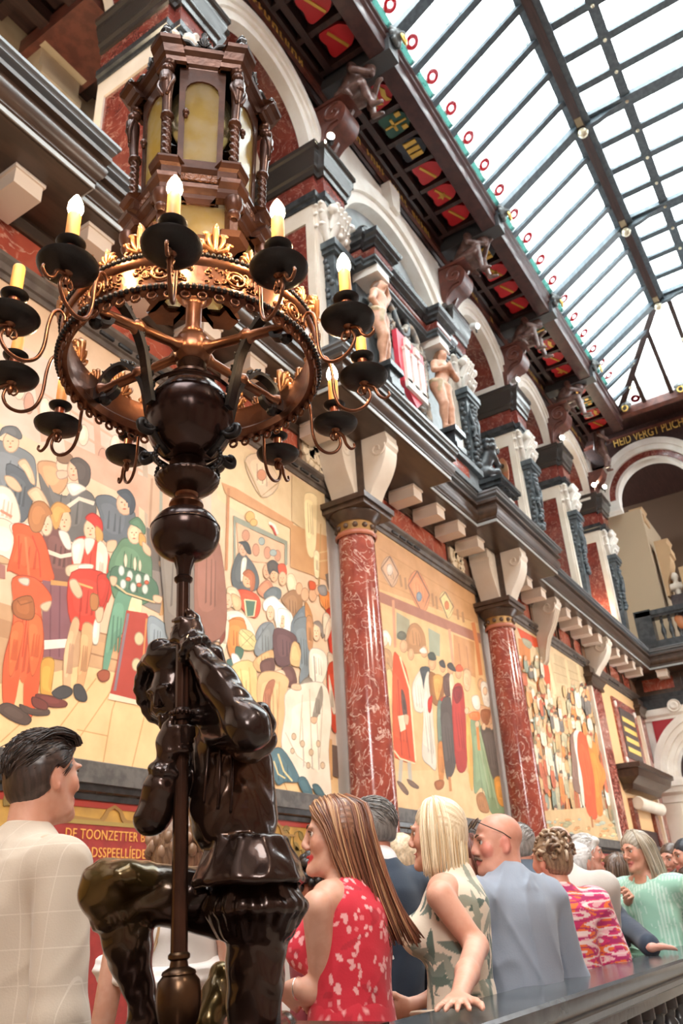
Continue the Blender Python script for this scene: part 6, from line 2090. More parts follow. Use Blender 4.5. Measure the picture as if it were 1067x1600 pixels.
for k in range(24):
    a = TH0 + (k + .5) * 2 * math.pi / 24
    m = MB()
    big = k % 2 == 0
    acanthus(m, V3((RR + .004, 0, 2.712)), EY, EX, .084 if big else .044, .050 if big else .032)
    if k < 2:
        o = m.build('crest_leaf', GC, lamp, smooth=180, origin=(0, 0, 0))
        leafs = (leafs or []) + [o]
    else:
        o = leafs[k % 2].copy()
        COL.objects.link(o)
    o.location = V3((AXX, AXY, 0)) - WL['lamp_standard']
    o.rotation_euler = (0, 0, a)
# four spokes with knops, four scrolled brackets
for k in range(4):
    a = TH0 + math.radians((55, 125, 235, 305)[k])
    d = V3((math.cos(a), math.sin(a), 0))
    c0 = V3((AXX, AXY, 0))
    P = lambda r, z: c0 + d * r + EZ * z
    MB().lathe([(.024, .03), (.024, .045), (.019, .056), (.0135, .068), (.0135, .15), (.019, .16), (.024, .172), (.019, .184), (.0145, .19), (.0135, .28), (.02, .29), (.024, .30), (.018, .31)], P(0, 2.695), ax=d - EZ * .10, n=18).build('spoke', COPPER, lamp, smooth=45)
    path = spline([P(.119, 2.47), P(.124, 2.495), P(.136, 2.55), P(.152, 2.62), P(.185, 2.685), P(.232, 2.728), P(.284, 2.715), P(.302, 2.672), P(.283, 2.636), P(.252, 2.643), P(.246, 2.668), P(.262, 2.676)], 6)
    t = np.cross(d, EZ)
    m = MB()
    w = [.014 * (1 if i < 45 else 1 - (i - 45) / 40) for i in range(len(path))]
    vs, fs = [], []
    for i, p in enumerate(path):
        tg = nrm(path[min(i + 1, len(path) - 1)] - path[max(i - 1, 0)])
        nn = np.cross(tg, t)
        for sx, sn_ in ((-1, -1), (1, -1), (1, 1), (-1, 1)): vs.append(p + t * w[i] * sx + nn * .006 * sn_)
    for i in range(len(path) - 1):
        for q in range(4): fs.append((4 * i + q, 4 * i + (q + 1) % 4, 4 * i + 4 + (q + 1) % 4, 4 * i + 4 + q))
    fs += [(3, 2, 1, 0), tuple(len(vs) - 4 + q for q in range(4))]
    m.add(vs, fs)
    br = m.build('bracket', IRON, lamp, smooth=40, fixn=True)
    lf = MB()
    lf.tube([path[q] - np.cross(nrm(path[q + 1] - path[q - 1]), t) * .006 for q in range(6, 38)], .006, 5)
    for i in range(6, 38, 3):
        p = path[i]
        tg = nrm(path[i + 1] - path[i - 1])
        nn = np.cross(tg, t)
        lf.ball(p - nn * .010, (.010, .012, .010), 6, 5)
        lf.ball(p - nn * .012 + tg * .004, (.016, .006, .006), 6, 5, ax=(t, tg, nn))
    lf.build('bracket_leaf', IRON, br, smooth=180, kind='stuff')
    low = MB().tube(spline([P(.10, 2.40), P(.118, 2.385), P(.138, 2.385), P(.145, 2.40), P(.136, 2.41), P(.128, 2.402)], 5), .0095, 7)
    low.tube([P(.135, 2.405), P(.115, 2.40), P(.09, 2.37), P(.06, 2.345)], .009, 7)
    low.build('bracket_foot', IRON, br, smooth=180)
    cl = MB()
    cl.obox(P(RR - .03, 2.655), (d, t, EZ), (.02, .012, .02)).ball(P(RR - .05, 2.63), .018, 8, 6).build('ring_clasp', IRON, lamp)
    ch = MB()
    for q in range(9):
        u = q / 8
        ch.ball(P(.088, 2.362) * (1 - u) + P(.06, 2.30) * u + d * .02 * math.sin(math.pi * u) - EZ * .006 * math.sin(math.pi * u), .006, 6, 4)
    ch.build('bead_chain', IRON, lamp, smooth=180)
# twelve arms with drip pans and candles
PH = math.radians(-143.0)
RP, ZP = 0.462, 2.60
WAXM = mat('candle_sleeve', (0.70, 0.31, 0.07), 0.5, col2=(.60, .24, .05), scale=14, sss=.2)
BULB = mat('bulb_glow', (1, .8, .5), .3, emit=((1.0, 0.68, 0.36), 300.0))
RED_COPPER = mat('red_copper', (.24, .085, .05), .28, .85)
LIT = {0, 1, 2, 4, 8, 11}
proto = {}
for k in range(12):
    a = PH + k * math.pi / 6
    kind = 'lit' if k in LIT else 'plain'
    if kind not in proto:
        o = V3((0, 0, 0))
        Q = lambda r, z: V3((r, 0, z))
        m = MB()
        m.tube(spline([Q(RR + .004, 2.648), Q(RR + .006, 2.664), Q(RR + .018, 2.676), Q(RR + .034, 2.664), Q(RR + .042, 2.62), Q(RR + .045, 2.555), Q(RR + .060, 2.512), Q(RR + .092, 2.498), Q(RR + .125, 2.513), Q(RR + .142, 2.545), Q(RR + .134, 2.572), Q(RR + .115, 2.574), Q(RR + .108, 2.558), Q(RR + .116, 2.548), Q(RR + .124, 2.554)], 5), [.0048] * 44 + [.0046 - .0001 * i for i in range(27)], 8)
        m.tube(spline([Q(RP, 2.586), Q(RP + .026, 2.574), Q(RP + .036, 2.55), Q(RP + .052, 2.538), Q(RP + .066, 2.548), Q(RP + .064, 2.560)], 5), [.0055] * 8 + [.005 - .00008 * i for i in range(18)], 7)
        arm = m.build('arm', COPPER, lamp, smooth=180, origin=(0, 0, 0))
        st = MB().lathe([(.004, 2.552), (.007, 2.56), (.010, 2.568), (.006, 2.576), (.009, 2.584), (.016, 2.590)], (RP, 0, 0), n=14).build('stem', COPPER, arm, smooth=50)
        MB().lathe([(0, 2.586), (.020, 2.588), (.052, 2.594), (.064, 2.602), (.067, 2.610), (.0655, 2.611), (.060, 2.605), (.03, 2.600), (0, 2.600)], (RP, 0, 0), n=36).build('drip_pan', IRON, arm, smooth=50)
        MB().lathe([(.012, 2.60), (.0125, 2.61), (.0165, 2.616), (.0165, 2.62), (.0145, 2.626), (.0145, 2.668)], (RP, 0, 0), n=20).build('socket', RED_COPPER, arm, smooth=50)
        MB().lathe([(0, 2.662), (.018, 2.664), (.031, 2.671), (.033, 2.676), (.0315, 2.676), (.02, 2.669), (0, 2.669)], (RP, 0, 0), n=28).build('wax_dish', IRON, arm, smooth=50)
        MB().lathe([(0, 2.668), (.0155, 2.668), (.0150, 2.762), (.0135, 2.766), (0, 2.766)], (RP, 0, 0), n=20).build('candle', WAXM, arm, smooth=50)
        if kind == 'lit':
            MB().lathe([(.008, 2.762), (.0145, 2.770), (.018, 2.782), (.0165, 2.797), (.010, 2.814), (.0035, 2.826), (0, 2.828)], (RP, 0, 0), n=18).build('bulb', BULB, arm, smooth=180)
        proto[kind] = arm
        o_ = arm
    else:
        o_ = copy_tree(proto[kind], lamp)
    o_.location = V3((AXX, AXY, 0)) - WL['lamp_standard']
    o_.rotation_euler = (0, 0, a)

# lantern
LAN = mat('lantern_bronze', (0.075, 0.030, 0.018), 0.33, 0.5, col2=(.045, .018, .012), scale=12, bump=.06, bscale=50)
lan = empty('lantern', (AXX, AXY, 3.1), parent=lamp)
A = [TH0 + math.pi / 6 + k * math.pi / 3 for k in range(6)]     # corners; one face looks at the stairs
def hexring(prof, name, blk=0.0, bl=.03):
    # moulding around the hexagon, breaking forward over the corners
    path = []
    for k in range(6):
        c = CY(1, A[k], 0) - V3((AXX, AXY, 0))
        p0 = CY(0, 0, 0)
        e1 = nrm((CY(1, A[k - 1], 0) - CY(1, A[k], 0)))
        e2 = nrm((CY(1, A[(k + 1) % 6], 0) - CY(1, A[k], 0)))
        path.append((k, c, e1, e2))
    m = MB()
    n = len(prof)
    vs, fs = [], []
    ring = []
    for k, c, e1, e2 in path:
        n1, n2 = nrm(c - e1 * 0 + np.cross(e1, EZ) * 0), c
        # outward normals of the two neighbouring faces
        f1 = nrm(V3((math.cos(A[k] - math.pi / 6), math.sin(A[k] - math.pi / 6), 0)))
        f2 = nrm(V3((math.cos(A[k] + math.pi / 6), math.sin(A[k] + math.pi / 6), 0)))
        if blk:
            ring += [('s', k, c, e1, f1, 1), ('b', k, c, e1, f1, 1), ('c', k, c, e1, f1, 0), ('b', k, c, e2, f2, 1), ('s', k, c, e2, f2, 1)]
        else:
            ring += [('c0', k, c, e1, f1, 0)]
    for (ty, k, c, e, f, _) in ring:
        for (r, z) in prof:
            o = V3((AXX, AXY, z))
            if ty == 'c0': p = o + c * r
            elif ty == 'c': p = o + c * (r + blk / math.cos(math.pi / 6))
            elif ty == 's': p = o + c * r + e * bl * 1.15
            else: p = o + c * r + e * bl * 1.15 + f * blk
            vs.append(p)
    L = len(ring)
    for i in range(L):
        j = (i + 1) % L
        for q in range(n - 1): fs.append((i * n + q, j * n + q, j * n + q + 1, i * n + q + 1))
    m.add(vs, fs)
    return m.build(name, LAN, lan, fixn=True)
R0 = .178
hexring([(.12, 2.90), (R0 + .01, 2.90), (R0 + .02, 2.915), (R0 + .0, 2.925), (.12, 2.925)], 'cage_foot', .028, .030)
hexring([(.14, 3.055), (R0 - .01, 3.055), (R0 - .002, 3.07), (R0 - .002, 3.085), (R0 + .012, 3.10), (R0 + .016, 3.112), (R0 - .0, 3.118), (R0 - .004, 3.125), (R0 - .004, 3.155), (R0 + .006, 3.16), (R0 + .016, 3.172), (R0 + .016, 3.18), (R0 - .02, 3.186)], 'base_moulding', .030, .032)
hexring([(.17, 3.60), (R0 + .006, 3.60), (R0 + .010, 3.615), (R0 + .02, 3.622), (R0 + .03, 3.645), (R0 + .045, 3.655), (R0 + .048, 3.668), (.16, 3.672)], 'cornice', .032, .036)
lz([(.0, 2.93), (.05, 2.93), (.06, 2.94), (.03, 2.96), (.024, 2.97), (.022, 3.06), (.03, 3.08), (.0, 3.085)], 'cage_column', LAN, parent=lan)
GL = bpy.data.materials.new('amber_glass')
GL.use_nodes = True
nt = GL.node_tree
nt.nodes.clear()
_o, _t, _l, _g = (nt.nodes.new('ShaderNode' + s) for s in ('OutputMaterial', 'BsdfTransparent', 'BsdfTranslucent', 'BsdfGlossy'))
_m1, _m2 = nt.nodes.new('ShaderNodeMixShader'), nt.nodes.new('ShaderNodeMixShader')
_tc, _n, _r = nt.nodes.new('ShaderNodeTexCoord'), nt.nodes.new('ShaderNodeTexNoise'), nt.nodes.new('ShaderNodeValToRGB')
_n.inputs['Scale'].default_value = 14
_n.inputs['Detail'].default_value = 4
_r.color_ramp.elements[0].position, _r.color_ramp.elements[0].color = .38, (.95, .85, .48, 1)
_r.color_ramp.elements[1].position, _r.color_ramp.elements[1].color = .62, (1, .97, .86, 1)
nt.links.new(_tc.outputs['Object'], _n.inputs['Vector'])
nt.links.new(_n.outputs[0], _r.inputs[0])
for q in (_t, _l): nt.links.new(_r.outputs[0], q.inputs[0])
_g.inputs['Roughness'].default_value = .12
_m1.inputs[0].default_value = .6
_m2.inputs[0].default_value = .14
nt.links.new(_t.outputs[0], _m1.inputs[1]); nt.links.new(_l.outputs[0], _m1.inputs[2])
nt.links.new(_m1.outputs[0], _m2.inputs[1]); nt.links.new(_g.outputs[0], _m2.inputs[2])
nt.links.new(_m2.outputs[0], _o.inputs[0])
for k in range(6):
    a, b = CY(R0 - .012, A[k], 0), CY(R0 - .012, A[(k + 1) % 6], 0)
    at, bt = CY(R0 + .004, A[k], 0), CY(R0 + .004, A[(k + 1) % 6], 0)
    fn = V3((math.cos(A[k] + math.pi / 6), math.sin(A[k] + math.pi / 6), 0))
    u = nrm(b - a)
    w = np.linalg.norm(b - a)
    zb, zt = 3.186, 3.60
    S3 = lambda x, z: (a * (1 - x) + b * x) * (1 - (z - zb) / (zt - zb)) + (at * (1 - x) + bt * x) * ((z - zb) / (zt - zb)) + EZ * z
    def plate(poly, dep, name, m_, off=0.0):
        vs = [S3(x, z) + fn * off for x, z in poly] + [S3(x, z) + fn * (off + dep) for x, z in poly]
        n = len(poly)
        return MB().add(vs, [tuple(range(n)), tuple(range(2 * n - 1, n - 1, -1))] + [(i, n + i, n + (i + 1) % n, (i + 1) % n) for i in range(n)]).build(name, m_, lan, fixn=True)
    # door frame with an arched opening
    arch = [(.22 + .56 * (1 - math.cos(t)) / 2, 3.50 + .05 * math.sin(t)) for t in np.linspace(0, math.pi, 9)]
    fr = MB()
    def fbar(poly): 
        vs = [S3(x, z) for x, z in poly] + [S3(x, z) + fn * .012 for x, z in poly]
        n = len(poly)
        fr.add(vs, [tuple(range(n)), tuple(range(2 * n - 1, n - 1, -1))] + [(i, n + i, n + (i + 1) % n, (i + 1) % n) for i in range(n)])
    fbar([(.12, zb), (.22, zb), (.22, 3.50), (.12, 3.50)])
    fbar([(.78, zb), (.88, zb), (.88, 3.50), (.78, 3.50)])
    fbar([(.22, zb), (.78, zb), (.78, zb + .03), (.22, zb + .03)])
    for i in range(len(arch) - 1):
        x0, z0 = arch[i]
        x1, z1 = arch[i + 1]
        fbar([(x0, z0), (x1, z1), (x1, zt), (x0, zt)])
    fbar([(.12, 3.50), (.22, 3.50), (.22, zt), (.12, zt)])
    fbar([(.78, 3.50), (.88, 3.50), (.88, zt), (.78, zt)])
    fr.build('door_frame', LAN, lan, fixn=True)
    plate([(.2, zb + .01), (.8, zb + .01), (.8, 3.56), (.2, 3.56)], .004, 'pane', GL, .002)
    plate([(.18, 3.128), (.82, 3.128), (.82, 3.152), (.18, 3.152)], .006, 'relief_panel', mat('relief_bronze', (.16, .07, .04), .4, .6, bump=.8, bscale=90), .016)
    c = (S3(.24, 3.40) + fn * .018)
    MB().ball(c, (.011, .011, .013), 8, 6).tube([c, c - EZ * .022], .006, 6).build('door_knob', LAN, lan, smooth=180)
    # cresting over the cornice: two opposed scrolls with a palmette
    cr = MB()
    c0 = (at + bt) / 2 + fn * .03 + EZ * 3.672
    for s in (-1, 1):
        cr.tube(spline([c0 + u * s * .085, c0 + u * s * .075 + EZ * .022, c0 + u * s * .045 + EZ * .02, c0 + u * s * .03 + EZ * .004, c0 + u * s * .012 + EZ * .012], 4), [.011] * 9 + [.009 - .0006 * i for i in range(8)], 6)
    acanthus(cr, c0 + EZ * .006, u, fn, .05, .026)
    cr.build('cresting', IRON, lan, smooth=180)
    # colonnette at the corner: base, twisted shaft, herm bust, capital
    p = CY(R0 + .012, A[k], 0)
    tp = CY(R0 + .024, A[k], 0)
    tw = MB()
    nz = 70
    vs, fs = [], []
    for i in range(nz + 1):
        z = 3.188 + .175 * i / nz
        q = p + (tp - p) * ((z - zb) / (zt - zb)) + EZ * z
        for j in range(14):
            t = 2 * math.pi * j / 14
            r = .0125 * (1 + .22 * math.sin(2 * t + i * .58))
            vs.append(q + V3((r * math.cos(t), r * math.sin(t), 0)))
    for i in range(nz):
        for j in range(14): fs.append((i * 14 + j, i * 14 + (j + 1) % 14, (i + 1) * 14 + (j + 1) % 14, (i + 1) * 14 + j))
    tw.add(vs, fs).build('twisted_column', LAN, lan, smooth=180)
    d = CY(1, A[k], 0) - V3((AXX, AXY, 0))
    PP = lambda o, z: p + (tp - p) * ((z - zb) / (zt - zb)) + d * o + EZ * z
    hm = MB()
    hm.tube([PP(0, 3.36), PP(.003, 3.38), PP(.006, 3.45), PP(.010, 3.50), PP(.012, 3.53), PP(.004, 3.545)], [.017, .013, .015, .021, .022, .010], 10)
    hm.tube([PP(0, 3.365), PP(0, 3.375)], .020, 10)
    hm.ball(PP(.012, 3.562), (.017, .017, .020), 9, 7)
    hm.ball(PP(.004, 3.570), (.019, .019, .017), 9, 6)
    hm.ball(PP(.018, 3.50), (.017, .017, .014), 8, 6)
    hm.tube([PP(0, 3.585), PP(0, 3.60)], [.014, .022], 8)
    tt = np.cross(EZ, d)
    for s in (-1, 1): hm.tube(spline([PP(.008, 3.53) + tt * s * .018, PP(.014, 3.50) + tt * s * .026, PP(.02, 3.47) + tt * s * .018, PP(.018, 3.44) + tt * s * .006], 3), .006, 6)
    hm.build('herm_bust', LAN, lan, smooth=180)
    # finial
    MB().lathe([(.018, 0), (.024, .006), (.022, .014), (.012, .022), (.010, .028), (.018, .04), (.016, .05), (.008, .058), (.011, .066), (.004, .078), (0, .088)], CY(R0 + .052, A[k], 3.67), n=14, mod=lambda t, z: 1 + .10 * math.cos(6 * t)).build('finial', IRON, lan, smooth=50)
    # cage under the lantern: post, pendant knob, curved rib
    q = CY(R0 + .004, A[k], 0)
    MB().obox(q + EZ * 2.99, (d, tt, EZ), (.013, .013, .07)).build('cage_post', LAN, lan)
    MB().lathe([(.010, 2.985), (.017, 2.993), (.019, 3.003), (.015, 3.012), (.021, 3.022), (.026, 3.036), (.026, 3.056), (.02, 3.06)], (q[0] + d[0] * .012, q[1] + d[1] * .012, 0), n=14).build('pendant_knob', LAN, lan, smooth=50)
    MB().tube(spline([CY(.03, A[k], 2.95), CY(.05, A[k], 3.0), CY(.09, A[k], 3.036), CY(.14, A[k], 3.045), CY(R0 - .005, A[k], 3.03)], 5), .0075, 6).build('rib', LAN, lan, smooth=180)
    plate2 = MB()
    a2, b2 = CY(R0 - .02, A[k], 0), CY(R0 - .02, A[(k + 1) % 6], 0)
    plate2.add([a2 + EZ * 2.925, b2 + EZ * 2.925, b2 + EZ * 3.055, a2 + EZ * 3.055] + [v + fn * .003 for v in (a2 + EZ * 2.925, b2 + EZ * 2.925, b2 + EZ * 3.055, a2 + EZ * 3.055)], [(0, 1, 2, 3), (7, 6, 5, 4), (0, 4, 5, 1), (1, 5, 6, 2), (2, 6, 7, 3), (3, 7, 4, 0)])
    plate2.build('cage_pane', GL, lan)
# inside: burner bowl and white mantle; roof with leafy knob
lz([(.10, 3.62), (.10, 3.56), (.085, 3.52), (.04, 3.49), (0, 3.485)], 'reflector', mat('dull_silver', (.55, .58, .56), .25, .8), parent=lan, sm=60)
S = Sdf(k=.012)
for s in (-1, 1):
    S.chain([CY(.01, TH0 + s * 1.57, 3.44), CY(.045, TH0 + s * 1.4, 3.42), CY(.06, TH0 + s * 1.3, 3.36), CY(.05, TH0 + s * 1.25, 3.29)], [.012, .022, .022, .012])
S.chain([CY(.01, TH0, 3.44), CY(.03, TH0 + .5, 3.34), CY(.03, TH0 + 1.0, 3.25)], [.02, .024, .01])
S.build('mantle', mat('mantle_white', (.86, .90, .95), .4), lan, .006)
lz([(.19, 3.672), (.17, 3.70), (.12, 3.73), (.08, 3.765), (.06, 3.80), (.05, 3.82)], 'roof', IRON, 48, parent=lan)
kb = MB()
for lv in range(4):
    for k in range(12):
        a = k * math.pi / 6 + lv * .26
        r = (.056, .064, .052, .034)[lv]
        kb.ball(CY(r, a, 3.83 + .026 * lv), (.018, .018, .022), 7, 5)
kb.build('leaf_knob', IRON, lan, smooth=180)
lz([(.05, 3.82), (.056, 3.86), (.04, 3.91), (.02, 3.935), (.026, 3.95), (.018, 3.96), (.012, 3.985), (.017, 4.0), (.008, 4.02), (.012, 4.035), (0, 4.05)], 'top_finial', IRON, parent=lan)
lan.location.z += .035
# ---------------------------------------------------------------- kneeling bronze man who holds the lamp
R0V, T0V = V3(_r0), V3((-math.cos(YAW), -math.sin(YAW), 0))     # level directions: to the right, and towards the stairs
STAT = mat('statue_bronze', (0.05, 0.025, 0.017), 0.24, 0.72, vcol='Col', col2=(.62, .58, .55), scale=9, bump=.05, bscale=26, coat=.35)
BZ, BZ2, OLIVE, WARM = (.042, .022, .016), (.028, .016, .013), (.13, .085, .026), (.11, .05, .022)
D = dep
S = Sdf(k=.016)
# torso in a long bellied doublet, facing left
S.cone(D(352, 1165, 1.78), D(362, 1255, 1.72), .066, .074, flat=(T0V, .95))
S.cone(D(362, 1255, 1.72), D(378, 1320, 1.68), .072, .064)
S.ell(D(340, 1275, 1.70), (.055, .06, .075), k=.03)
S.cone(D(398, 1190, 1.78), D(402, 1280, 1.73), .040, .044, k=.03)
S.cone(D(330, 1130, 1.80), D(385, 1150, 1.76), .045, .045)
S.cone(D(312, 1128, 1.81), D(290, 1105, 1.82), .034, .032)
# head turned to the left and down
hc = D(275, 1084, 1.845)
fd = nrm(-.52 * R0V + .80 * T0V - .36 * EZ)
rd_ = nrm(np.cross(fd, EZ))
ud = np.cross(rd_, fd)
HS = .66
HP = lambda x, y, z: hc + (rd_ * x + fd * y + ud * z) * HS
def face(S, HP, s, ax, skin=None, lip=None, smile=.0, k=.012, nose=1.0, cheek=None, jaw=1.0, old=0.0):
    r, f, u = ax
    S.ell(HP(0, -.012, .036), np.array((.074, .094, .080)) * s, ax, k=k * s * 2, col=skin)
    S.cone(HP(0, .022, -.005), HP(0, .046, -.078), .064 * s, .040 * s * jaw, k=.03 * s, col=skin)
    for q in (-1, 1):
        S.cone(HP(q * .050, .0, -.03), HP(q * .030 * jaw, .045, -.085), .024 * s, .020 * s, k=.03 * s, col=skin)
        S.ell(HP(q * .038, .062, -.020), np.array((.026, .022, .026)) * s, ax, k=.02 * s, col=cheek or skin)
        S.ell(HP(q * .028, .084, .030), np.array((.028, .010, .009)) * s, ax, k=.014 * s, col=skin)
        S.ell(HP(q * .032, .094, .012), np.array((.017, .012, .011)) * s, ax, k=.012 * s, sub=True)
        S.ell(HP(q * .012, .096, -.030), np.array((.009, .010, .008)) * s, ax, k=.006 * s, col=skin)
        # ear
        S.ell(HP(q * .078, -.010, -.006), np.array((.009, .019, .031)) * s, ax, k=.006 * s, col=cheek or skin)
        S.ell(HP(q * .088, -.006, -.002), np.array((.006, .010, .019)) * s, ax, k=.004 * s, sub=True)
        S.ell(HP(q * .080, -.004, -.033), np.array((.008, .009, .010)) * s, ax, k=.006 * s, col=cheek or skin)
    S.cone(HP(0, .087, .022), HP(0, .103 * (.97 + .03 * nose), -.016), .0085 * s, .0105 * s * nose, k=.012 * s, col=skin)
    S.ell(HP(0, .103 * (.97 + .03 * nose), -.022), np.array((.0115, .0105, .010)) * s * nose, ax, k=.008 * s, col=cheek or skin)
    S.ell(HP(0, .082, -.098), np.array((.022, .018, .018)) * s, ax, k=.02 * s, col=skin)
    if smile > .5:
        S.ell(HP(0, .094, -.064), np.array((.026, .014, .008)) * s, ax, k=.005 * s, sub=True)
        S.cone(HP(-.024, .082, -.055), HP(0, .093, -.058), .0035 * s, .0048 * s, k=.005 * s, col=lip)
        S.cone(HP(.024, .082, -.055), HP(0, .093, -.058), .0035 * s, .0048 * s, k=.005 * s, col=lip)
        S.cone(HP(-.022, .080, -.062), HP(0, .089, -.074), .0035 * s, .0055 * s, k=.005 * s, col=lip)
        S.cone(HP(.022, .080, -.062), HP(0, .089, -.074), .0035 * s, .0055 * s, k=.005 * s, col=lip)
    else:
        S.cone(HP(-.022, .084, -.056), HP(0, .095, -.055), .0045 * s, .0068 * s, k=.006 * s, col=lip)
        S.cone(HP(.022, .084, -.056), HP(0, .095, -.055), .0045 * s, .0068 * s, k=.006 * s, col=lip)
        S.cone(HP(-.020, .083, -.063), HP(0, .093, -.067), .005 * s, .0078 * s, k=.006 * s, col=lip)
        S.cone(HP(.020, .083, -.063), HP(0, .093, -.067), .005 * s, .0078 * s, k=.006 * s, col=lip)
face(S, HP, HS, (rd_, fd, ud), smile=0, nose=1.15)
for q in (-1, 1): S.ell(HP(q * .031, .078, .011), (.0085, .0085, .0085), k=.002)
# hair over the ears and a wide slashed bonnet set far back
for q in (-1, 1): S.chain([HP(q * .085, -.02, .05), HP(q * .095, -.02, -.03), HP(q * .08, -.03, -.085)], [.022, .026, .018], col=BZ2)
S.ell(HP(0, -.060, .100), np.array((.155, .13, .042)) * HS, (rd_, nrm(fd + .5 * ud), nrm(ud - .5 * fd)), col=BZ2, k=.012)
S.ell(HP(0, -.05, .12), np.array((.11, .11, .06)) * HS, (rd_, fd, ud), col=BZ2)
for t in np.linspace(2.9, 6.5, 10):
    S.ell(HP(.155 * math.cos(t), -.035 + .14 * math.sin(t) * .9, .085 + .07 * math.sin(t) * -.5), (.017, .017, .017), k=.006, col=BZ2)
S.ell(D(262, 1066, 1.905), (.056, .028, .074), (R0V, T0V, EZ), col=BZ2, k=.012)
for q in range(9): S.ell(D(262 - 44 * math.sin(.5 + q * .3), 1070 - 56 * math.cos(.5 + q * .3), 1.895), (.015, .015, .017), k=.008, col=BZ2)
for q in range(5): S.ell(D(240 + 5 * q, 1016 - 3 * (q % 2), 1.86), (.016, .016, .02), k=.01, col=BZ2)
# ruff
nb = D(312, 1126, 1.80)
for t in np.linspace(0, 6.28, 19)[:-1]:
    S.ell(nb + R0V * .052 * math.cos(t) + T0V * .052 * math.sin(t) + EZ * .008 * math.cos(2 * t), (.017, .017, .013), k=.004, col=BZ2)
# left arm (near): raised, elbow out to the right, hand on the shaft
sh, el, wr = D(350, 1138, 1.745), D(390, 1138, 1.60), D(300, 1010, 1.765)
S.cone(sh, el, .050, .042, k=.02, col=BZ2)
S.cone(el, D(340, 1063, 1.685), .040, .037, k=.02)
S.cone(D(340, 1063, 1.685), wr, .036, .021, k=.012)
for t in np.linspace(0, 6.28, 12)[:-1]:
    ax1, ax2, axd = frame(wr - el)
    S.ell(wr - axd * .012 + (ax1 * math.cos(t) + ax2 * math.sin(t)) * .031, (.011, .011, .011), k=.004, col=BZ2)
def grip(z0, a0, a1, st, w):
    # four fingers laid round the shaft, palm and thumb
    u = lambda z, a, r: PO(z) + (R0V * math.cos(a) + T0V * math.sin(a)) * r
    for i in range(4):
        z = z0 + i * .0148
        S.chain([u(z + .004 * q * st, a0 + (a1 - a0) * q / 4, .0235 + .004 * (q in (1, 2))) for q in range(5)], [.0085, .0088, .0085, .008, .0068], k=.004)
    S.chain([w, u(z0 + .022, a0, .030)], [.021, .024], k=.02)
    S.ell(u(z0 + .022, a0, .027), (.020, .020, .034), k=.015)
    S.chain([u(z0 + .03, a0 - .3 * np.sign(a1 - a0), .03), u(z0 + .058, a0 - .2, .028), u(z0 + .072, a0 + (a1 - a0) * .25, .025)], [.012, .010, .008], k=.008)
grip(1.868, .35, 2.6, .5, wr)
# puffs and wings of the left shoulder
for (x, y, d, r) in ((405, 1118, 1.70, .026), (414, 1134, 1.70, .024), (412, 1158, 1.72, .028), (396, 1166, 1.70, .03), (380, 1168, 1.68, .026), (398, 1140, 1.66, .024)):
    S.ell(D(x, y, d), (r, r, r * 1.15), k=.008, col=BZ2)
# sleeve of the far shoulder behind the raised forearm
S.chain([D(318, 1120, 1.86), D(352, 1085, 1.84), D(330, 1030, 1.84), D(308, 1008, 1.83)], [.04, .035, .026, .016], col=BZ2)
# right arm: lower hand on the shaft, elbow down to the left
el2, wr2 = D(238, 1278, 1.66), D(262, 1200, 1.69)
S.cone(D(318, 1165, 1.84), el2, .044, .034, col=BZ2)
S.cone(el2, D(252, 1230, 1.675), .034, .036)
S.cone(D(252, 1230, 1.675), wr2, .034, .022, k=.01)
for t in np.linspace(0, 6.28, 11)[:-1]:
    ax1, ax2, axd = frame(wr2 - el2)
    S.ell(wr2 - axd * .008 + (ax1 * math.cos(t) + ax2 * math.sin(t)) * .030, (.0125, .0125, .0115), k=.004, col=BZ2)
grip(1.630, 3.0, .15, .4, wr2)
# skirt flaps of the doublet
for k in range(7):
    t = -.45 + 3.6 * k / 6
    o = R0V * math.cos(t) + T0V * math.sin(t)
    nn_ = nrm(o + .5 * EZ)
    tg_ = np.cross(EZ, o)
    S.box(D(389, 1347, 1.66) + o * .086, (.034, .011, .050), (tg_, nn_, np.cross(tg_, nn_)), .01, k=.010)
for k in range(20):
    t = -.6 + 3.8 * k / 19
    S.ell(D(385, 1310, 1.69) + (R0V * math.cos(t) + T0V * math.sin(t)) * .073, (.005, .005, .005), k=.002, col=WARM)
# paned trunk hose
S.ell(D(402, 1418, 1.665), (.082, .082, .062), k=.02, col=BZ2)
S.ell(D(358, 1412, 1.73), (.075, .075, .06), k=.02, col=BZ2)
for k in range(15):
    t = -.7 + 3.9 * k / 14
    o = R0V * math.cos(t) + T0V * math.sin(t)
    S.chain([D(398, 1380, 1.66) + o * .070, D(402, 1420, 1.652) + o * .092, D(400, 1458, 1.645) + o * .070], [.011, .014, .011], k=.008)
# kneeling left thigh and shin
S.cone(D(402, 1430, 1.655), D(395, 1640, 1.555), .066, .050)
S.cone(D(395, 1640, 1.555), D(440, 1610, 1.75), .045, .035)
S.cone(D(440, 1610, 1.75), D(450, 1600, 1.84), .034, .024)
# toe of the far boot between the legs
S.chain([D(345, 1520, 1.80), D(338, 1560, 1.76), D(325, 1600, 1.72)], [.026, .032, .034], col=OLIVE)
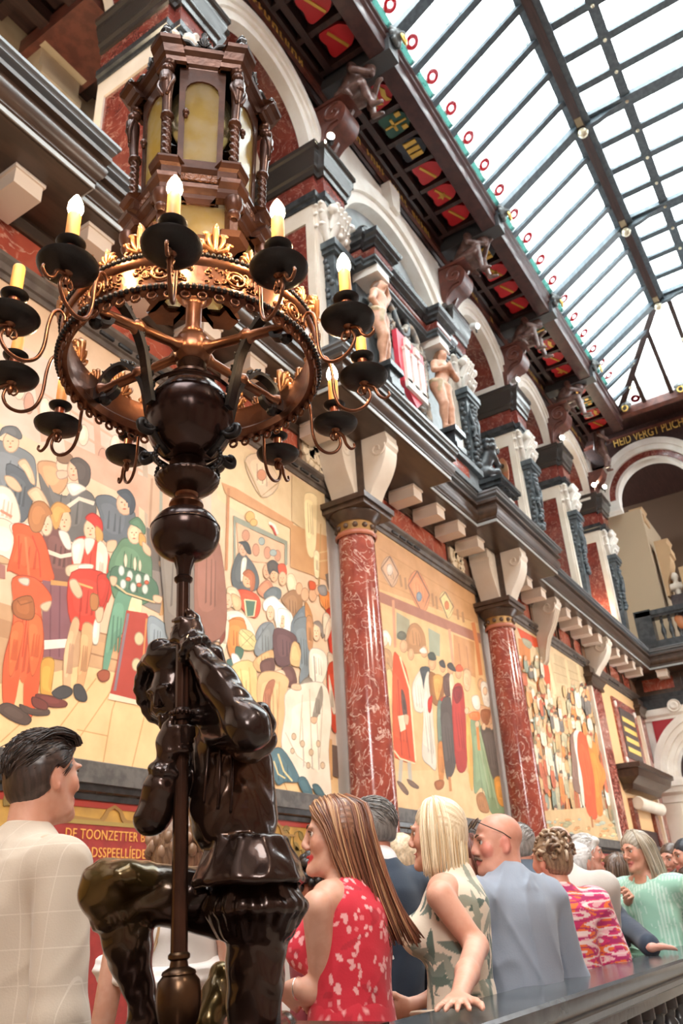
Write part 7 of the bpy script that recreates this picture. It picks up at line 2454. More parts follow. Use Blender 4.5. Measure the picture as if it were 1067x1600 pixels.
# right leg: thigh level to the raised knee, calf down to the foot
kn = D(172, 1388, 1.685)
S.cone(D(345, 1410, 1.735), kn, .070, .054, k=.02)
S.ell(D(163, 1388, 1.67), (.050, .050, .052), k=.03, col=OLIVE)
S.ell(D(205, 1368, 1.66), (.055, .04, .03), k=.03, col=OLIVE)
an = D(228, 1588, 1.625)
S.cone(kn, D(200, 1478, 1.655), .050, .043, k=.02)
S.cone(D(200, 1478, 1.655), an, .043, .026, k=.02)
S.ell(D(205, 1465, 1.68), (.036, .036, .07), k=.03)
for q in range(2):
    ax1, ax2, axd = frame(an - kn)
    c = kn + (an - kn) * (.20 + .045 * q)
    for t in np.linspace(0, 6.28, 14)[:-1]: S.ell(c + (ax1 * math.cos(t) + ax2 * math.sin(t)) * .046, (.010, .010, .006), k=.01)
S.cone(an, D(222, 1615, 1.61), .03, .03)
S.cone(D(222, 1615, 1.61), D(180, 1640, 1.57), .032, .020)
fz = lambda P: .0022 * np.sin(P[:, 2] * 95 + 2.2 * np.sin(P[:, 0] * 40) + 1.5 * np.sin(P[:, 1] * 55)) * np.sin(P[:, 0] * 48 - P[:, 1] * 30)
kn_l = D(166, 1380, 1.66)
def statcol(V, C):
    d = np.linalg.norm(V - kn_l, axis=1)
    w = np.clip(1 - d / .16, 0, 1)[:, None] * .9
    C = C * (1 - w) + np.array(OLIVE) * w
    d2 = np.linalg.norm(V - D(385, 1200, 1.70), axis=1)
    w = np.clip(1 - d2 / .13, 0, 1)[:, None] * .8
    return C * (1 - w) + np.array(WARM) * w
st = S.build('kneeling_statue', STAT, None, .0048, default=BZ, disp=fz, colfn=statcol, origin=(1.45, 1.15, 1.10), label='dark bronze statue of a kneeling man in doublet and bonnet gripping the lamp shaft', cat='statue')
# raised seams and buttons on the doublet
sm = MB()
for (a, b, c) in (((327, 1165, 1.715), (322, 1210, 1.665), (318, 1255, 1.645)), ((345, 1165, 1.705), (343, 1215, 1.655), (340, 1265, 1.63)), ((362, 1170, 1.70), (362, 1220, 1.65), (360, 1270, 1.63))):
    sm.tube(spline([D(*a), D(*b), D(*c)], 6), .0035, 5)
sm.build('doublet_seams', BRONZE, st, smooth=180)
# newel of the stair balustrade under the statue
nw = empty('stair_newel', (1.45, 1.2, -1.5), 'black stone newel block under the kneeling bronze statue', 'newel')
MB().box((.98, .98, -1.5), (1.72, 1.55, 0.98)).box((.95, .95, .98), (1.76, 1.6, 1.05)).build('block', BLACK_STONE, nw)
MB().box((1.0, .99, 1.05), (1.70, 1.52, 1.105)).build('bronze_base', BRONZE, nw)

# ---------------------------------------------------------------- stone balustrade with the people leaning on it
rl = empty('stone_balustrade', (6, 1.1, 0), 'dark grey polished stone balustrade that the guests lean on', 'balustrade')
RAIL = mat('rail_stone', (0.045, 0.052, 0.058), 0.16, col2=(0.085, 0.095, 0.10), scale=5, detail=8, bump=.02)
rp = [(0.005, .90), (.03, .90), (.03, .935), (.05, .945), (.05, .965), (.085, .985), (.095, 1.0), (.1, 1.02), (.1, 1.04), (.092, 1.05), (-.235 + .1, 1.05)]
MB().sweep([(0, .9), (.03, .9), (.03, .935), (.045, .945), (.05, .965), (.075, .982), (.088, .995), (.093, 1.01), (.093, 1.04), (.085, 1.05), (-.185, 1.05), (-.195, 1.04), (-.195, 1.0), (-.17, .97), (-.15, .9), (0, .9)], [(2.0, 1.078, 0), (16, 1.078, 0)], 1).build('rail', RAIL, rl, smooth=30)
MB().box((2.0, .98, -.3), (16, 1.27, .02)).box((2.0, 1.0, .02), (16, 1.25, .14)).build('plinth', BLACK_STONE, rl)
bal = MB().lathe([(.055, 0), (.055, .05), (.04, .06), (.03, .10), (.045, .16), (.075, .26), (.078, .34), (.055, .45), (.032, .56), (.03, .60), (.045, .62), (.045, .65), (.032, .67), (.04, .70), (.055, .71), (.055, .76)], n=16).build('baluster', BLACK_STONE, rl, smooth=50, origin=(0, 0, 0))
bal.location = V3((2.15, 1.125, .14)) - WL['stone_balustrade']
x = 2.37
while x < 13:
    if not (5.0 < x < 5.05): inst(bal, rl, (x, 1.125, .14))
    x += .215
# ---------------------------------------------------------------- the guests
SKIN = mat('skin', (.6, .36, .26), 0.45, vcol='Col', col2=(.93, .86, .82), scale=22, sss=.12, bump=.02, bscale=150)
HAIR = mat('hair', (.2, .1, .05), 0.38, vcol='Col', spec=.6)
CLOTH = mat('cloth', (.5, .5, .5), 0.8, vcol='Col', sheen=.15, bump=.05, bscale=160)
EYEW, EYED = mat('eye_white', (.75, .72, .70), .2), mat('eye_dark', (.05, .03, .02), .15)
TONE = (.66, .37, .27)
LIPS = (.55, .17, .15)
def drape(amp=.004, s=1.0, seed=0):
    r = np.random.RandomState(seed)
    W = r.normal(size=(5, 3)) * 16 * s
    W[:, 2] *= .45
    ph = r.uniform(0, 6, 5)
    def f(P):
        a = np.zeros(len(P))
        for w, p in zip(W, ph): a += (1 - np.abs(np.sin(P @ w * .5 + p + 1.1 * np.sin(P @ (w[::-1] * .45))))) ** 2.2
        return (.75 - a * .5) * amp * 1.9
    return f
def strands(guides, n, jit, r, cols, seed=0, seg=7, tip=.35):
    R = np.random.RandomState(seed)
    m = MB()
    for i in range(n):
        t = R.uniform(0, len(guides) - 1.001) if len(guides) > 1 else 0
        k = int(t)
        u = t - k
        A = np.array(guides[k], float)
        B = np.array(guides[min(k + 1, len(guides) - 1)], float)
        G = A * (1 - u) + B * u
        off = R.normal(size=3) * jit
        w = np.linspace(.25, 1, len(G))[:, None]
        G = G + off * w + R.normal(size=G.shape) * jit * .22
        pts = spline(G, max(1, seg // (len(G) - 1) + 1))
        c = cols[R.randint(len(cols))]
        g = R.uniform(.8, 1.2)
        m.tube(pts, [r * (1 - (1 - tip) * q ** 2) for q in np.linspace(0, 1, len(pts))], 5, col=tuple(min(1, x * g) for x in c))
    return m
class Person:
    def __init__(s, label, px, d, fdir, bdir, H=None, tone=TONE, lip=LIPS, female=False, smile=0, jaw=1.0, nose=1.0, build=1.0, tilt=0.0, h=.007, hs=1.0, brow=(.12, .07, .04), scalp=None, up=None, cheek=None):
        s.C = dep(px[0], px[1], d)
        s.H = H or s.C[2] / .925
        s.f, s.b = nrm(fdir), nrm((bdir[0], bdir[1], 0))
        s.up = nrm(up) if up is not None else EZ
        s.r = nrm(np.cross(s.f, s.up))
        s.u = np.cross(s.r, s.f)
        s.br = np.cross(s.b, EZ)
        s.female, s.tone, s.h, s.bw, s.hs = female, tone, h, build, hs
        s.base = V3((s.C[0] - s.b[0] * .03, s.C[1] - s.b[1] * .03, 0))
        s.root = empty('person', s.base, label, 'person', 'wedding guests at the balustrade')
        s.S = Sdf(k=.02)
        cheek = cheek or tuple(np.array(tone) * (1.0, .90, .88))
        face(s.S, s.HP, hs, (s.r, s.f, s.u), tone, lip, smile, nose=nose, jaw=jaw, cheek=cheek)
        s.S.cone(s.HP(0, -.025, -.05), s.P(0, .0, .845), .054 * (.88 if female else 1.05), .060, k=.03, col=tone)
        s.S.cone(s.P(-.07, -.005, .812), s.P(.07, -.005, .812), .036 * s.H, k=.03, col=tone)
        s.S.cone(s.P(0, 0, .80), s.P(0, 0, .66), .065 * s.H, .055 * s.H, flat=(s.b, .6), col=tone)
        s.scalp = scalp
        s.brow = brow
        s.sw = (.098 if female else .110) * build
    def HP(s, x, y, z):
        return s.C + (s.r * x + s.f * y + s.u * z) * s.hs
    def P(s, x, y, z):
        return s.base + (s.br * x + s.b * y + EZ * z) * s.H
    def shoulder(s, side): return s.P(side * (s.sw + (.012 if s.female else 0)), -.01, .803)
    def arm(s, side, el, wr, hd=None, hn=None, curl=(.25, .3, .35, .4), r=1.0, hand_on=True, thumb=1):
        if side not in getattr(s, 'arms', {}): s.arms = {**getattr(s, 'arms', {}), side: (V3(el), V3(wr))}
        k = (.82 if s.female else 1.0) * r
        s.S.cone(s.shoulder(side), el, .050 * k, .040 * k, k=.03, col=s.tone)
        s.S.cone(el, V3(el) * .45 + V3(wr) * .55, .041 * k, .036 * k, k=.02, col=s.tone)
        s.S.cone(V3(el) * .45 + V3(wr) * .55, wr, .036 * k, .025 * k, k=.02, col=s.tone)
        if hand_on:
            dd = nrm(V3(hd if hd is not None else V3(wr) - V3(el)))
            hand(s.S, wr, dd, hn if hn is not None else -s.b, .92 if s.female else 1.05, curl, col=s.tone, side=side * thumb)
        return s
    def hang(s, side, bend=.03):
        el = s.P(side * (s.sw + .035), -.02, .625)
        wr = s.P(side * (s.sw + .03), bend, .475)
        return s.arm(side, el, wr)
    def finish(s, eyes=True):
        def colfn(V, C):
            if s.scalp is not None:
                L = (V - s.C) @ np.array([s.r, s.f, s.u]).T
                m = (L[:, 2] > .02) & (L[:, 1] < .055) & (np.abs(L[:, 0]) < .074)
                C[m] = s.scalp
            return C
        s.S.build('body', SKIN, s.root, s.h, default=s.tone, colfn=colfn)
        if eyes:
            e, p, bm = MB(), MB(), MB()
            for q in (-1, 1):
                c = s.HP(q * .031, .0735, .010)
                e.ball(c, .0118 * s.hs, 10, 7)
                p.ball(c + s.f * .0075 * s.hs, .0062 * s.hs, 8, 6)
                bm.tube([s.HP(q * .014, .094, .032), s.HP(q * .030, .092, .038), s.HP(q * .046, .080, .032)], .0035 * s.hs, 5)
                bm.tube([s.HP(q * .018, .089, .017), s.HP(q * .031, .0915, .0205), s.HP(q * .044, .082, .015)], .0016 * s.hs, 4)
            e.build('eyes', EYEW, s.root, smooth=180)
            p.build('irises', EYED, s.root, smooth=180)
            m = mat('brow_%d' % int(s.brow[0] * 1000), s.brow, .7)
            bm.build('brows', m, s.root, smooth=180)
    def top(s, name, col, h=None, neck=.835, lo=.50, sleeve=None, loose=0.0, amp=.004, colfn=None, bust=0, seed=0, material=None, collar=None, waist=1.0, sub_neck=0.0):
        h = h or s.h * 1.15
        S = Sdf(k=.025)
        e = .008 + loose
        H, b = s.H, s.bw
        wf = .90 if s.female else 1.0
        ch, wa = (.083, .073) if s.female else (.094, .085)
        S.cone(s.P(0, 0, lo), s.P(0, 0, .62), (.100 * b + loose) * H, wa * H * b * waist + e, flat=(s.b, .72), k=.03)
        S.cone(s.P(0, 0, .62), s.P(0, -.004, .755), wa * H * b * waist + e, ch * H * b + e, flat=(s.b, .74), k=.03)
        S.cone(s.P(-s.sw * (.8 if sleeve else .5), -.01, .798), s.P(s.sw * (.8 if sleeve else .5), -.01, .798), .036 * H + e, k=.04)
        S.cone(s.P(0, -.006, .79), s.P(0, -.004, neck), .062 * H + e, .044 * H + e * .5, k=.03)
        if bust:
            for q in (-1, 1): S.ell(s.P(q * .048, .062, .735), np.array((.045, .045, .045)) * H * bust, k=.05)
        if sleeve is not None:
            for q in (-1, 1):
                if q in getattr(s, 'arms', {}):
                    el, wr = s.arms[q]
                    k = (.84 if s.female else 1.0)
                    fr = sleeve[q] if isinstance(sleeve, dict) else sleeve
                    sh_ = s.shoulder(q)
                    if fr <= 1:
                        S.cone(sh_, sh_ + (el - sh_) * fr, .055 * k + e, .050 * k + e * 1.6, k=.04)
                    else:
                        S.cone(sh_, el, .055 * k + e, .046 * k + e, k=.022)
                        S.cone(el, el + (wr - el) * (fr - 1), .047 * k + e, (.034 if fr > 1.8 else .042) * k + e, k=.02)
        if sub_neck:
            S.ell(s.P(0, .06, neck + .01), np.array((.07, .09, sub_neck)) * H, (s.br, s.b, EZ), k=.01, sub=True)
        if collar:
            for q in np.linspace(-2.6, 2.6, 12):
                S.cone(s.P(.047 * math.sin(q), -.012 - .042 * math.cos(q), .845), s.P(.060 * math.sin(q), -.012 - .057 * math.cos(q), .823), .011, .017, k=.010)
        return S.build(name, material or CLOTH, s.root, h, default=col, disp=drape(amp, 1.0, seed), colfn=colfn)
    def lower(s, name, col, skirt=False, h=None, hem=.06, lo=.53, amp=.005, colfn=None, material=None):
        S = Sdf(k=.04)
        H = s.H
        if skirt:
            S.cone(s.P(0, 0, .62), s.P(0, 0, .5), .088 * H * s.bw, .108 * H * s.bw, flat=(s.b, .75))
            S.cone(s.P(0, 0, .5), s.P(0, 0, hem + .1), .108 * H * s.bw, .15 * H, flat=(s.b, .8))
        else:
            S.cone(s.P(0, 0, lo), s.P(0, 0, .48), .105 * H * s.bw, .10 * H * s.bw, flat=(s.b, .8))
            for q in (-1, 1):
                S.cone(s.P(q * .055, 0, .48), s.P(q * .06, .01, .27), .066 * H, .046 * H)
                S.cone(s.P(q * .06, .01, .27), s.P(q * .06, 0, .05), .046 * H, .037 * H)
        for q in (-1, 1):
            S.cone(s.P(q * .06, 0, .06), s.P(q * .06, 0, .022), .028 * H)
            S.cone(s.P(q * .06, -.015, .02), s.P(q * .065, .10, .016), .026 * H, .018 * H, col=(.03, .02, .02))
        return S.build(name, material or CLOTH, s.root, h or .013, default=col, disp=drape(amp, .6, 7), colfn=colfn)
    def hair_cap(s, col, cols2=None, top=1.0, back=1.0, low=-.02, fringe=.0, amp=.004, freq=220, h=None, side=1.0, name='hair'):
        S = Sdf(k=.02)
        q = s.hs
        ax = (s.r, s.f, s.u)
        S.ell(s.HP(0, -.016, .046), np.array((.083 * side, .098 * back, .085 * top)) * q, ax)
        S.ell(s.HP(0, -.045, .0), np.array((.078 * side, .068 * back, .085)) * q, ax)
        if fringe: S.ell(s.HP(0, .055, .085), np.array((.06, .04, .03)) * q * fringe, ax)
        for w in (-1, 1): S.ell(s.HP(w * .074 * side, -.022, .012), np.array((.014, .034, .05)) * q, ax)
        S.ell(s.HP(0, .135, -.045), np.array((.16, .095, .125)) * q, ax, k=.01, sub=True)
        S.box(s.HP(0, 0, low - .16), np.array((.2, .2, .16)) * q, ax, .01, k=.02, sub=True)
        for w in (-1, 1): S.ell(s.HP(w * .082, .0, -.012), np.array((.018, .03, .036)) * q, ax, k=.008, sub=True)
        C2 = np.array(cols2 or [tuple(np.array(col) * .6), tuple(np.array(col) * 1.4)])
        def cf(V, C):
            L = (V - s.C) @ np.array(ax).T
            th = np.where(L[:, 2] > .02, np.arctan2(L[:, 0], L[:, 2]), np.arctan2(L[:, 0], -L[:, 1]))
            w_ = 1.5 * np.sin(L[:, 1] * 38) + 1.2 * np.sin(L[:, 2] * 60)
            t = .5 + .2 * np.sin(th * freq * .13 + w_) + .2 * np.sin(th * freq * .31 + 2.3 * w_ + 1) + .1 * np.sin(th * freq * .07 - w_)
            return C2[0] * (1 - t[:, None]) + C2[-1] * t[:, None]
        def dp(P):
            L = (P - s.C) @ np.array(ax).T
            th = np.where(L[:, 2] > .02, np.arctan2(L[:, 0], L[:, 2]), np.arctan2(L[:, 0], -L[:, 1]))
            w_ = 1.5 * np.sin(L[:, 1] * 38) + 1.2 * np.sin(L[:, 2] * 60)
            return amp * .5 * (np.sin(th * freq * .13 + w_) + np.sin(th * freq * .31 + 2.3 * w_ + 1))
        return S.build(name, HAIR, s.root, h or s.h * .85, default=col, disp=dp, colfn=cf)

def short_hair(p, cols, n=420, ln=.034, r=.0017, front=.05, low=-.06, lift=.10, seed=0):
    # short combed strands laid over the skull, from the brow backwards and down
    R = np.random.RandomState(seed)
    m = MB()
    for _ in range(n):
        v = R.normal(size=3)
        v = nrm(v)
        q = V3((v[0] * .084, -.016 + v[1] * .100, .044 + v[2] * .088))
        if q[2] < low or (q[1] > front and q[2] < .085) or (abs(q[0]) > .06 and q[1] > -.035 and q[2] < .02): continue
        if q[2] < .0 and q[1] > -.045: continue
        n_ = nrm(V3((v[0] / .084, v[1] / .1, v[2] / .088)))
        dr = V3((0, -1, -.15 - .9 * max(0, .6 - v[2]))) + R.normal(size=3) * .12
        dr = nrm(dr - n_ * (dr @ n_))
        c = cols[R.randint(len(cols))]
        pts = [q - dr * ln * .3, q + n_ * lift * ln * .6 + dr * ln * .2, q + n_ * lift * ln * .5 + dr * ln * .8]
        m.tube([p.HP(*a) for a in pts], [r, r, r * .4], 4, col=c)
    return m.build('short_hair', HAIR, p.root, smooth=180)
LEFT, AWAY = -R0V, -T0V           # picture left, away from the stairs
# --- man in the beige suit, back turned
p = Person('man in beige windowpane suit, back turned, dark combed hair, left of the statue', (68, 1216), 2.24, nrm(.62 * R0V + .78 * AWAY + .05 * EZ), nrm(.62 * R0V + AWAY * .8), h=.0065, tone=(.70, .38, .27), jaw=1.1, H=1.81, build=1.04)
for sd_ in (-1, 1):
    p.arm(sd_, p.P(sd_ * (p.sw + .030), -.015, .625), p.P(sd_ * (p.sw + .020), .06, .485))
p.finish()
WP = mat('beige_windowpane', (.56, .47, .37), .85, sheen=.2, bump=.06, bscale=220)
nt = WP.node_tree
_b = nt.nodes['Principled BSDF']
_tc, _mp, _sp = nt.nodes.new('ShaderNodeTexCoord'), nt.nodes.new('ShaderNodeMapping'), nt.nodes.new('ShaderNodeSeparateXYZ')
_mp.inputs['Rotation'].default_value = (0, 0, math.atan2(p.br[1], p.br[0]) * -1)
nt.links.new(_tc.outputs['Object'], _mp.inputs[0])
nt.links.new(_mp.outputs[0], _sp.inputs[0])
_fin = None
for _ax, _w in ((0, .052), (2, .075)):
    _m = nt.nodes.new('ShaderNodeMath'); _m.operation = 'MULTIPLY'; _m.inputs[1].default_value = 1 / _w
    _fr = nt.nodes.new('ShaderNodeMath'); _fr.operation = 'FRACT'
    _c = nt.nodes.new('ShaderNodeMath'); _c.operation = 'LESS_THAN'; _c.inputs[1].default_value = .032
    nt.links.new(_sp.outputs[_ax], _m.inputs[0]); nt.links.new(_m.outputs[0], _fr.inputs[0]); nt.links.new(_fr.outputs[0], _c.inputs[0])
    if _fin is None: _fin = _c
    else:
        _a = nt.nodes.new('ShaderNodeMath'); _a.operation = 'MAXIMUM'
        nt.links.new(_fin.outputs[0], _a.inputs[0]); nt.links.new(_c.outputs[0], _a.inputs[1]); _fin = _a
_x = nt.nodes.new('ShaderNodeMix'); _x.data_type = 'RGBA'
_x.inputs[6].default_value = (.56, .47, .37, 1); _x.inputs[7].default_value = (.65, .565, .465, 1)
nt.links.new(_fin.outputs[0], _x.inputs[0]); nt.links.new(_x.outputs[2], _b.inputs['Base Color'])
p.top('suit_jacket', (.56, .47, .37), sleeve=1.93, loose=.012, amp=.005, material=WP, collar=True, lo=.44, waist=1.0, seed=3, h=.0075)
p.lower('trousers', (.50, .42, .33))
p.hair_cap((.045, .026, .02), [(.02, .012, .010), (.075, .045, .035)], top=.97, back=.93, fringe=.8, low=-.085, amp=.001, freq=260)
short_hair(p, [(.03, .018, .014), (.06, .036, .028), (.015, .01, .009)], 700, .04)
g = [[p.HP(x, .07, .085), p.HP(x * 1.05, .05, .108), p.HP(x * 1.1, -.02, .114), p.HP(x * 1.1, -.078, .085)] for x in np.linspace(-.06, .06, 9)]
strands(g, 150, .008, .0032, [(.03, .018, .014), (.06, .035, .026), (.02, .012, .01)], 1).build('hair_strands', HAIR, p.root, smooth=180)

# --- bride seen from behind between the statue's legs
p = Person('woman in white off-shoulder dress with braided hair, behind the bronze statue', (286, 1338), 2.55, nrm(.3 * R0V + AWAY), nrm(.25 * R0V + AWAY), female=True, h=.007)
p.hang(-1); p.hang(1); p.finish()
p.top('dress_bodice', (.82, .80, .78), neck=.72, lo=.50, loose=.006, amp=.005, seed=5)
sl = Sdf(k=.03)
sl.chain([p.P(-.15, .02, .74), p.P(0, -.085, .715), p.P(.15, .02, .74), p.P(0, .09, .725), p.P(-.15, .02, .74)], [.035] * 5)
sl.build('shoulder_drape', CLOTH, p.root, .008, default=(.84, .82, .80), disp=lambda P: .004 * np.sin(P[:, 2] * 190 + 8 * P[:, 0]))
p.lower('dress_skirt', (.82, .80, .78), skirt=True)
p.hair_cap((.22, .12, .07), [(.12, .06, .035), (.36, .22, .13)], low=-.06, back=1.08)
m = MB()
for k in range(16):
    a = k / 15 * 3.4 - 1.7
    c = p.HP(.088 * math.sin(a), -.045 - .07 * math.cos(a), .03 + .02 * math.sin(k * 2.5))
    m.ball(c, (.017, .014, .020), 9, 6, col=[(.24, .14, .08), (.36, .22, .14)][k % 2])
m.build('braid', HAIR, p.root, smooth=180)
g = [[p.HP(-.05 + .02 * k, -.08, -.02), p.HP(-.07 + .03 * k, -.10, -.12), p.HP(-.05 + .03 * k, -.13, -.20), p.HP(-.065 + .03 * k, -.12, -.27)] for k in range(4)]
strands(g, 40, .014, .0032, [(.62, .42, .22), (.45, .28, .14)], 3).build('loose_strands', HAIR, p.root, smooth=180)

# --- woman in red
p = Person('smiling woman with long brown hair in a sleeveless red dress, right of the statue', (524, 1309), 2.67, nrm(LEFT + .10 * T0V + .02 * EZ), nrm(LEFT * .8 + AWAY * .45), female=True, smile=1, h=.006, tone=(.70, .41, .30), lip=(.62, .04, .05), build=1.12, brow=(.10, .05, .03))
p.arm(-1, dep(505, 1552, 2.40), dep(463, 1543, 2.37), hd=dep(447, 1568, 2.42) - dep(463, 1543, 2.37), hn=T0V, curl=(.5, .55, .6, .7), r=1.12)
p.arm(1, p.P(.14, .02, .63), p.P(.10, .13, .56))
p.finish()
rs = np.random.RandomState(5)
def flecks(V, C):
    ids = rs.randint(0, len(V), 700)
    for i in ids:
        n = rs.normal(size=3); n[2] = abs(n[2]) + .5
        n = nrm(n)
        d = V - V[i]
        al = d @ n
        q = (al / rs.uniform(.010, .018)) ** 2 + ((d * d).sum(1) - al ** 2) / rs.uniform(.0045, .008) ** 2
        C[q < 1] = (.86, .42, .42) if rs.rand() < .7 else (.78, .20, .22)
    n = np.sin(V[:, 0] * 31 + 3 * np.sin(V[:, 2] * 23)) * np.sin(V[:, 1] * 37 + V[:, 2] * 19)
    C[n > .82] *= .8
    return C
p.top('red_dress', (.62, .022, .045), neck=.82, lo=.50, loose=.004, amp=.0035, bust=1.0, colfn=flecks, h=.0042, seed=8, waist=1.03)
MB().sweep([(0, -.012), (.008, -.01), (.008, .01), (0, .012)], [p.P(.105 * math.cos(t), .078 * math.sin(t), .585) for t in np.linspace(0, 2 * math.pi, 33)[:-1]], -1, closed=True).build('belt', mat('red_belt', (.5, .015, .03), .7), p.root, smooth=60)
p.lower('red_skirt', (.62, .022, .045), skirt=True, colfn=flecks)
p.hair_cap((.20, .085, .045), [(.11, .045, .028), (.36, .17, .09)], top=1.02, low=-.07, amp=.0015, freq=300)
cs = [(.20, .075, .04), (.30, .13, .065), (.13, .05, .03), (.48, .27, .14), (.26, .10, .05)]
g = []
for k in range(9):
    t = k / 8
    x = -.085 + .02 * math.sin(t * 3) if k < 5 else -.06 + .14 * (t - .5) * 2
    y = .012 - .125 * min(1, t * 1.9)
    g.append([p.HP(x * .1, y * .5 + .015, .132), p.HP(x * .8, y * .95, .095), p.HP(x * 1.05, y - .01, .02), p.HP(x * 1.05, y - .035, -.08), p.HP(x * .9, y - .07, -.19), p.HP(x * .7, y - .10 - .05 * t, -.31)])
g.insert(0, [p.HP(-.012, .066, .116), p.HP(-.062, .056, .086), p.HP(-.088, .030, .03), p.HP(-.092, -.002, -.06), p.HP(-.082, -.045, -.17), p.HP(-.066, -.085, -.29)])
g.insert(0, [p.HP(-.008, .080, .098), p.HP(-.050, .068, .070), p.HP(-.083, .036, .02), p.HP(-.092, .006, -.06), p.HP(-.084, -.035, -.16), p.HP(-.07, -.075, -.27)])
strands(g, 380, .008, .0036, cs, 4, 9).build('long_hair', HAIR, p.root, smooth=180)
MB().tube([dep(466, 1544, 2.37) + (np.array((math.cos(t), 0, 0)) * .030 + EZ * math.sin(t) * .030) for t in np.linspace(0, 6.28, 17)[:-1]], .0025, 5, closed=True).build('bracelet', mat('silver', (.8, .8, .8), .2, 1), p.root, smooth=180)

# --- grey-haired man in navy suit
p = Person('grey haired man in navy suit, half hidden behind the woman in red', (578, 1298), 3.35, nrm(LEFT + .35 * AWAY), nrm(LEFT * .7 + AWAY * .75), h=.008, tone=(.68, .33, .24))
p.arm(-1, p.P(-.16, .02, .63), p.P(-.10, .12, .60)); p.hang(1); p.finish()
p.top('shirt_collar', (.8, .8, .82), neck=.85, lo=.74, h=.009)
p.top('navy_jacket', (.022, .038, .065), sleeve=1.93, loose=.012, amp=.005, neck=.832, lo=.45, seed=2)
p.lower('trousers', (.02, .03, .05))
p.hair_cap((.16, .15, .14), [(.09, .085, .08), (.26, .25, .24)], top=1.0, low=-.05, fringe=.8, amp=.001)
short_hair(p, [(.07, .065, .06), (.22, .21, .2), (.42, .41, .4)], 650, .04, lift=.2)
# --- blonde bob in leaf dress
p = Person('blonde woman with a bob in a cream leaf print dress, hand on the rail', (684, 1306), 2.97, nrm(LEFT + .28 * AWAY), nrm(LEFT * .85 + AWAY * .35), female=True, smile=1, h=.0065, tone=(.72, .39, .28), build=1.05, brow=(.4, .28, .15))
hw = on(716, 1562, 'Z', 1.088)
p.arm(-1, dep(744, 1478, 2.64), hw, hd=on(684, 1592, 'Z', 1.088) - hw, hn=EZ, curl=(.06, .05, .05, .08), r=1.15)
p.arm(1, p.P(.13, .03, .63), p.P(.08, .14, .60))
p.finish()
def leaves(V, C):
    r = np.random.RandomState(3)
    for i in r.randint(0, len(V), 175):
        a = r.uniform(0, 6.28)
        ax_ = nrm(R0V * math.cos(a) + EZ * math.sin(a) + T0V * r.uniform(-.3, .3))
        n = nrm(V[i] - p.P(0, 0, .7))
        ax_ = nrm(ax_ - n * (ax_ @ n))
        sd2 = np.cross(n, ax_)
        d = V - V[i]
        x, y, z = d @ ax_, d @ sd2, d @ n
        L = r.uniform(.04, .07)
        w = L * .24 * np.clip(1 - (x / L) ** 2, 0, 1)
        C[(np.abs(y) < w) & (np.abs(x) < L) & (np.abs(z) < .05)] = [(.10, .14, .11), (.17, .21, .17), (.30, .31, .24)][r.randint(3)]
    return C
p.top('leaf_dress', (.74, .63, .49), neck=.835, lo=.50, loose=.006, amp=.0035, bust=.95, colfn=leaves, h=.004, seed=4)
p.lower('leaf_skirt', (.74, .63, .49), skirt=True, colfn=leaves, h=.011)
kt = MB()
kt.tube(spline([p.P(.05, .085, .585), p.P(0, .10, .588), p.P(-.07, .08, .60), p.P(-.11, .02, .605), p.P(-.08, -.06, .605)], 5), .014, 8, flat=.5)
kt.tube(spline([p.P(.03, .10, .588), p.P(.06, .13, .575), p.P(.03, .12, .54), p.P(.05, .115, .50)], 4), .012, 7, flat=.5)
kt.build('tied_sash', mat('sash_cream', (.70, .58, .45), .8), p.root, smooth=180)
p.hair_cap((.72, .56, .34), [(.52, .36, .19), (.88, .76, .56)], top=1.05, back=.98, side=1.02, low=-.09, amp=.002, freq=240)
cs = [(.80, .66, .44), (.70, .52, .30), (.88, .78, .60), (.58, .40, .22), (.84, .71, .50)]
g = []
for k in range(11):
    a = 1.05 + k / 10 * 4.2
    x, y = -.086 * math.sin(a), .088 * math.cos(a) - .004
    g.append([p.HP(x * .15, .0, .135), p.HP(x * .75, y * .7, .11), p.HP(x * 1.08, y * 1.05, .03), p.HP(x * 1.12, y * 1.05, -.06), p.HP(x * 1.04, y * 1.0, -.135)])
strands(g, 340, .006, .0038, cs, 6, 8).build('bob_strands', HAIR, p.root, smooth=180)

# --- bald man in blue-grey shirt with sunglasses on his head
p = Person('bald man with moustache in a blue grey shirt, sunglasses on his head', (778, 1319), 3.24, nrm(LEFT + .16 * T0V - .04 * EZ), nrm(LEFT * .55 + AWAY * .85), h=.0065, tone=(.68, .34, .25), jaw=1.2, build=1.08, cheek=(.66, .25, .19), nose=1.15)
p.arm(-1, p.P(-.188, .0, .63), p.P(-.14, .12, .57)); p.arm(1, p.P(.185, .02, .63), p.P(.12, .14, .58)); p.finish()
p.top('shirt', (.27, .31, .375), sleeve=1.9, loose=.016, amp=.011, neck=.838, lo=.46, collar=True, seed=6, h=.007)
p.lower('trousers', (.05, .06, .09))
mu = MB()
for q in (-1, 1): mu.tube([p.HP(q * .002, .104, -.044), p.HP(q * .016, .099, -.046), p.HP(q * .03, .086, -.056)], [.005, .006, .003], 6)
mu.build('moustache', mat('moustache', (.16, .10, .07), .7), p.root, smooth=180)
sg = empty('sunglasses', p.HP(0, .09, .075), 'dark sunglasses pushed up on the bald man\'s forehead', 'sunglasses')
gl_, gf_ = MB(), MB()
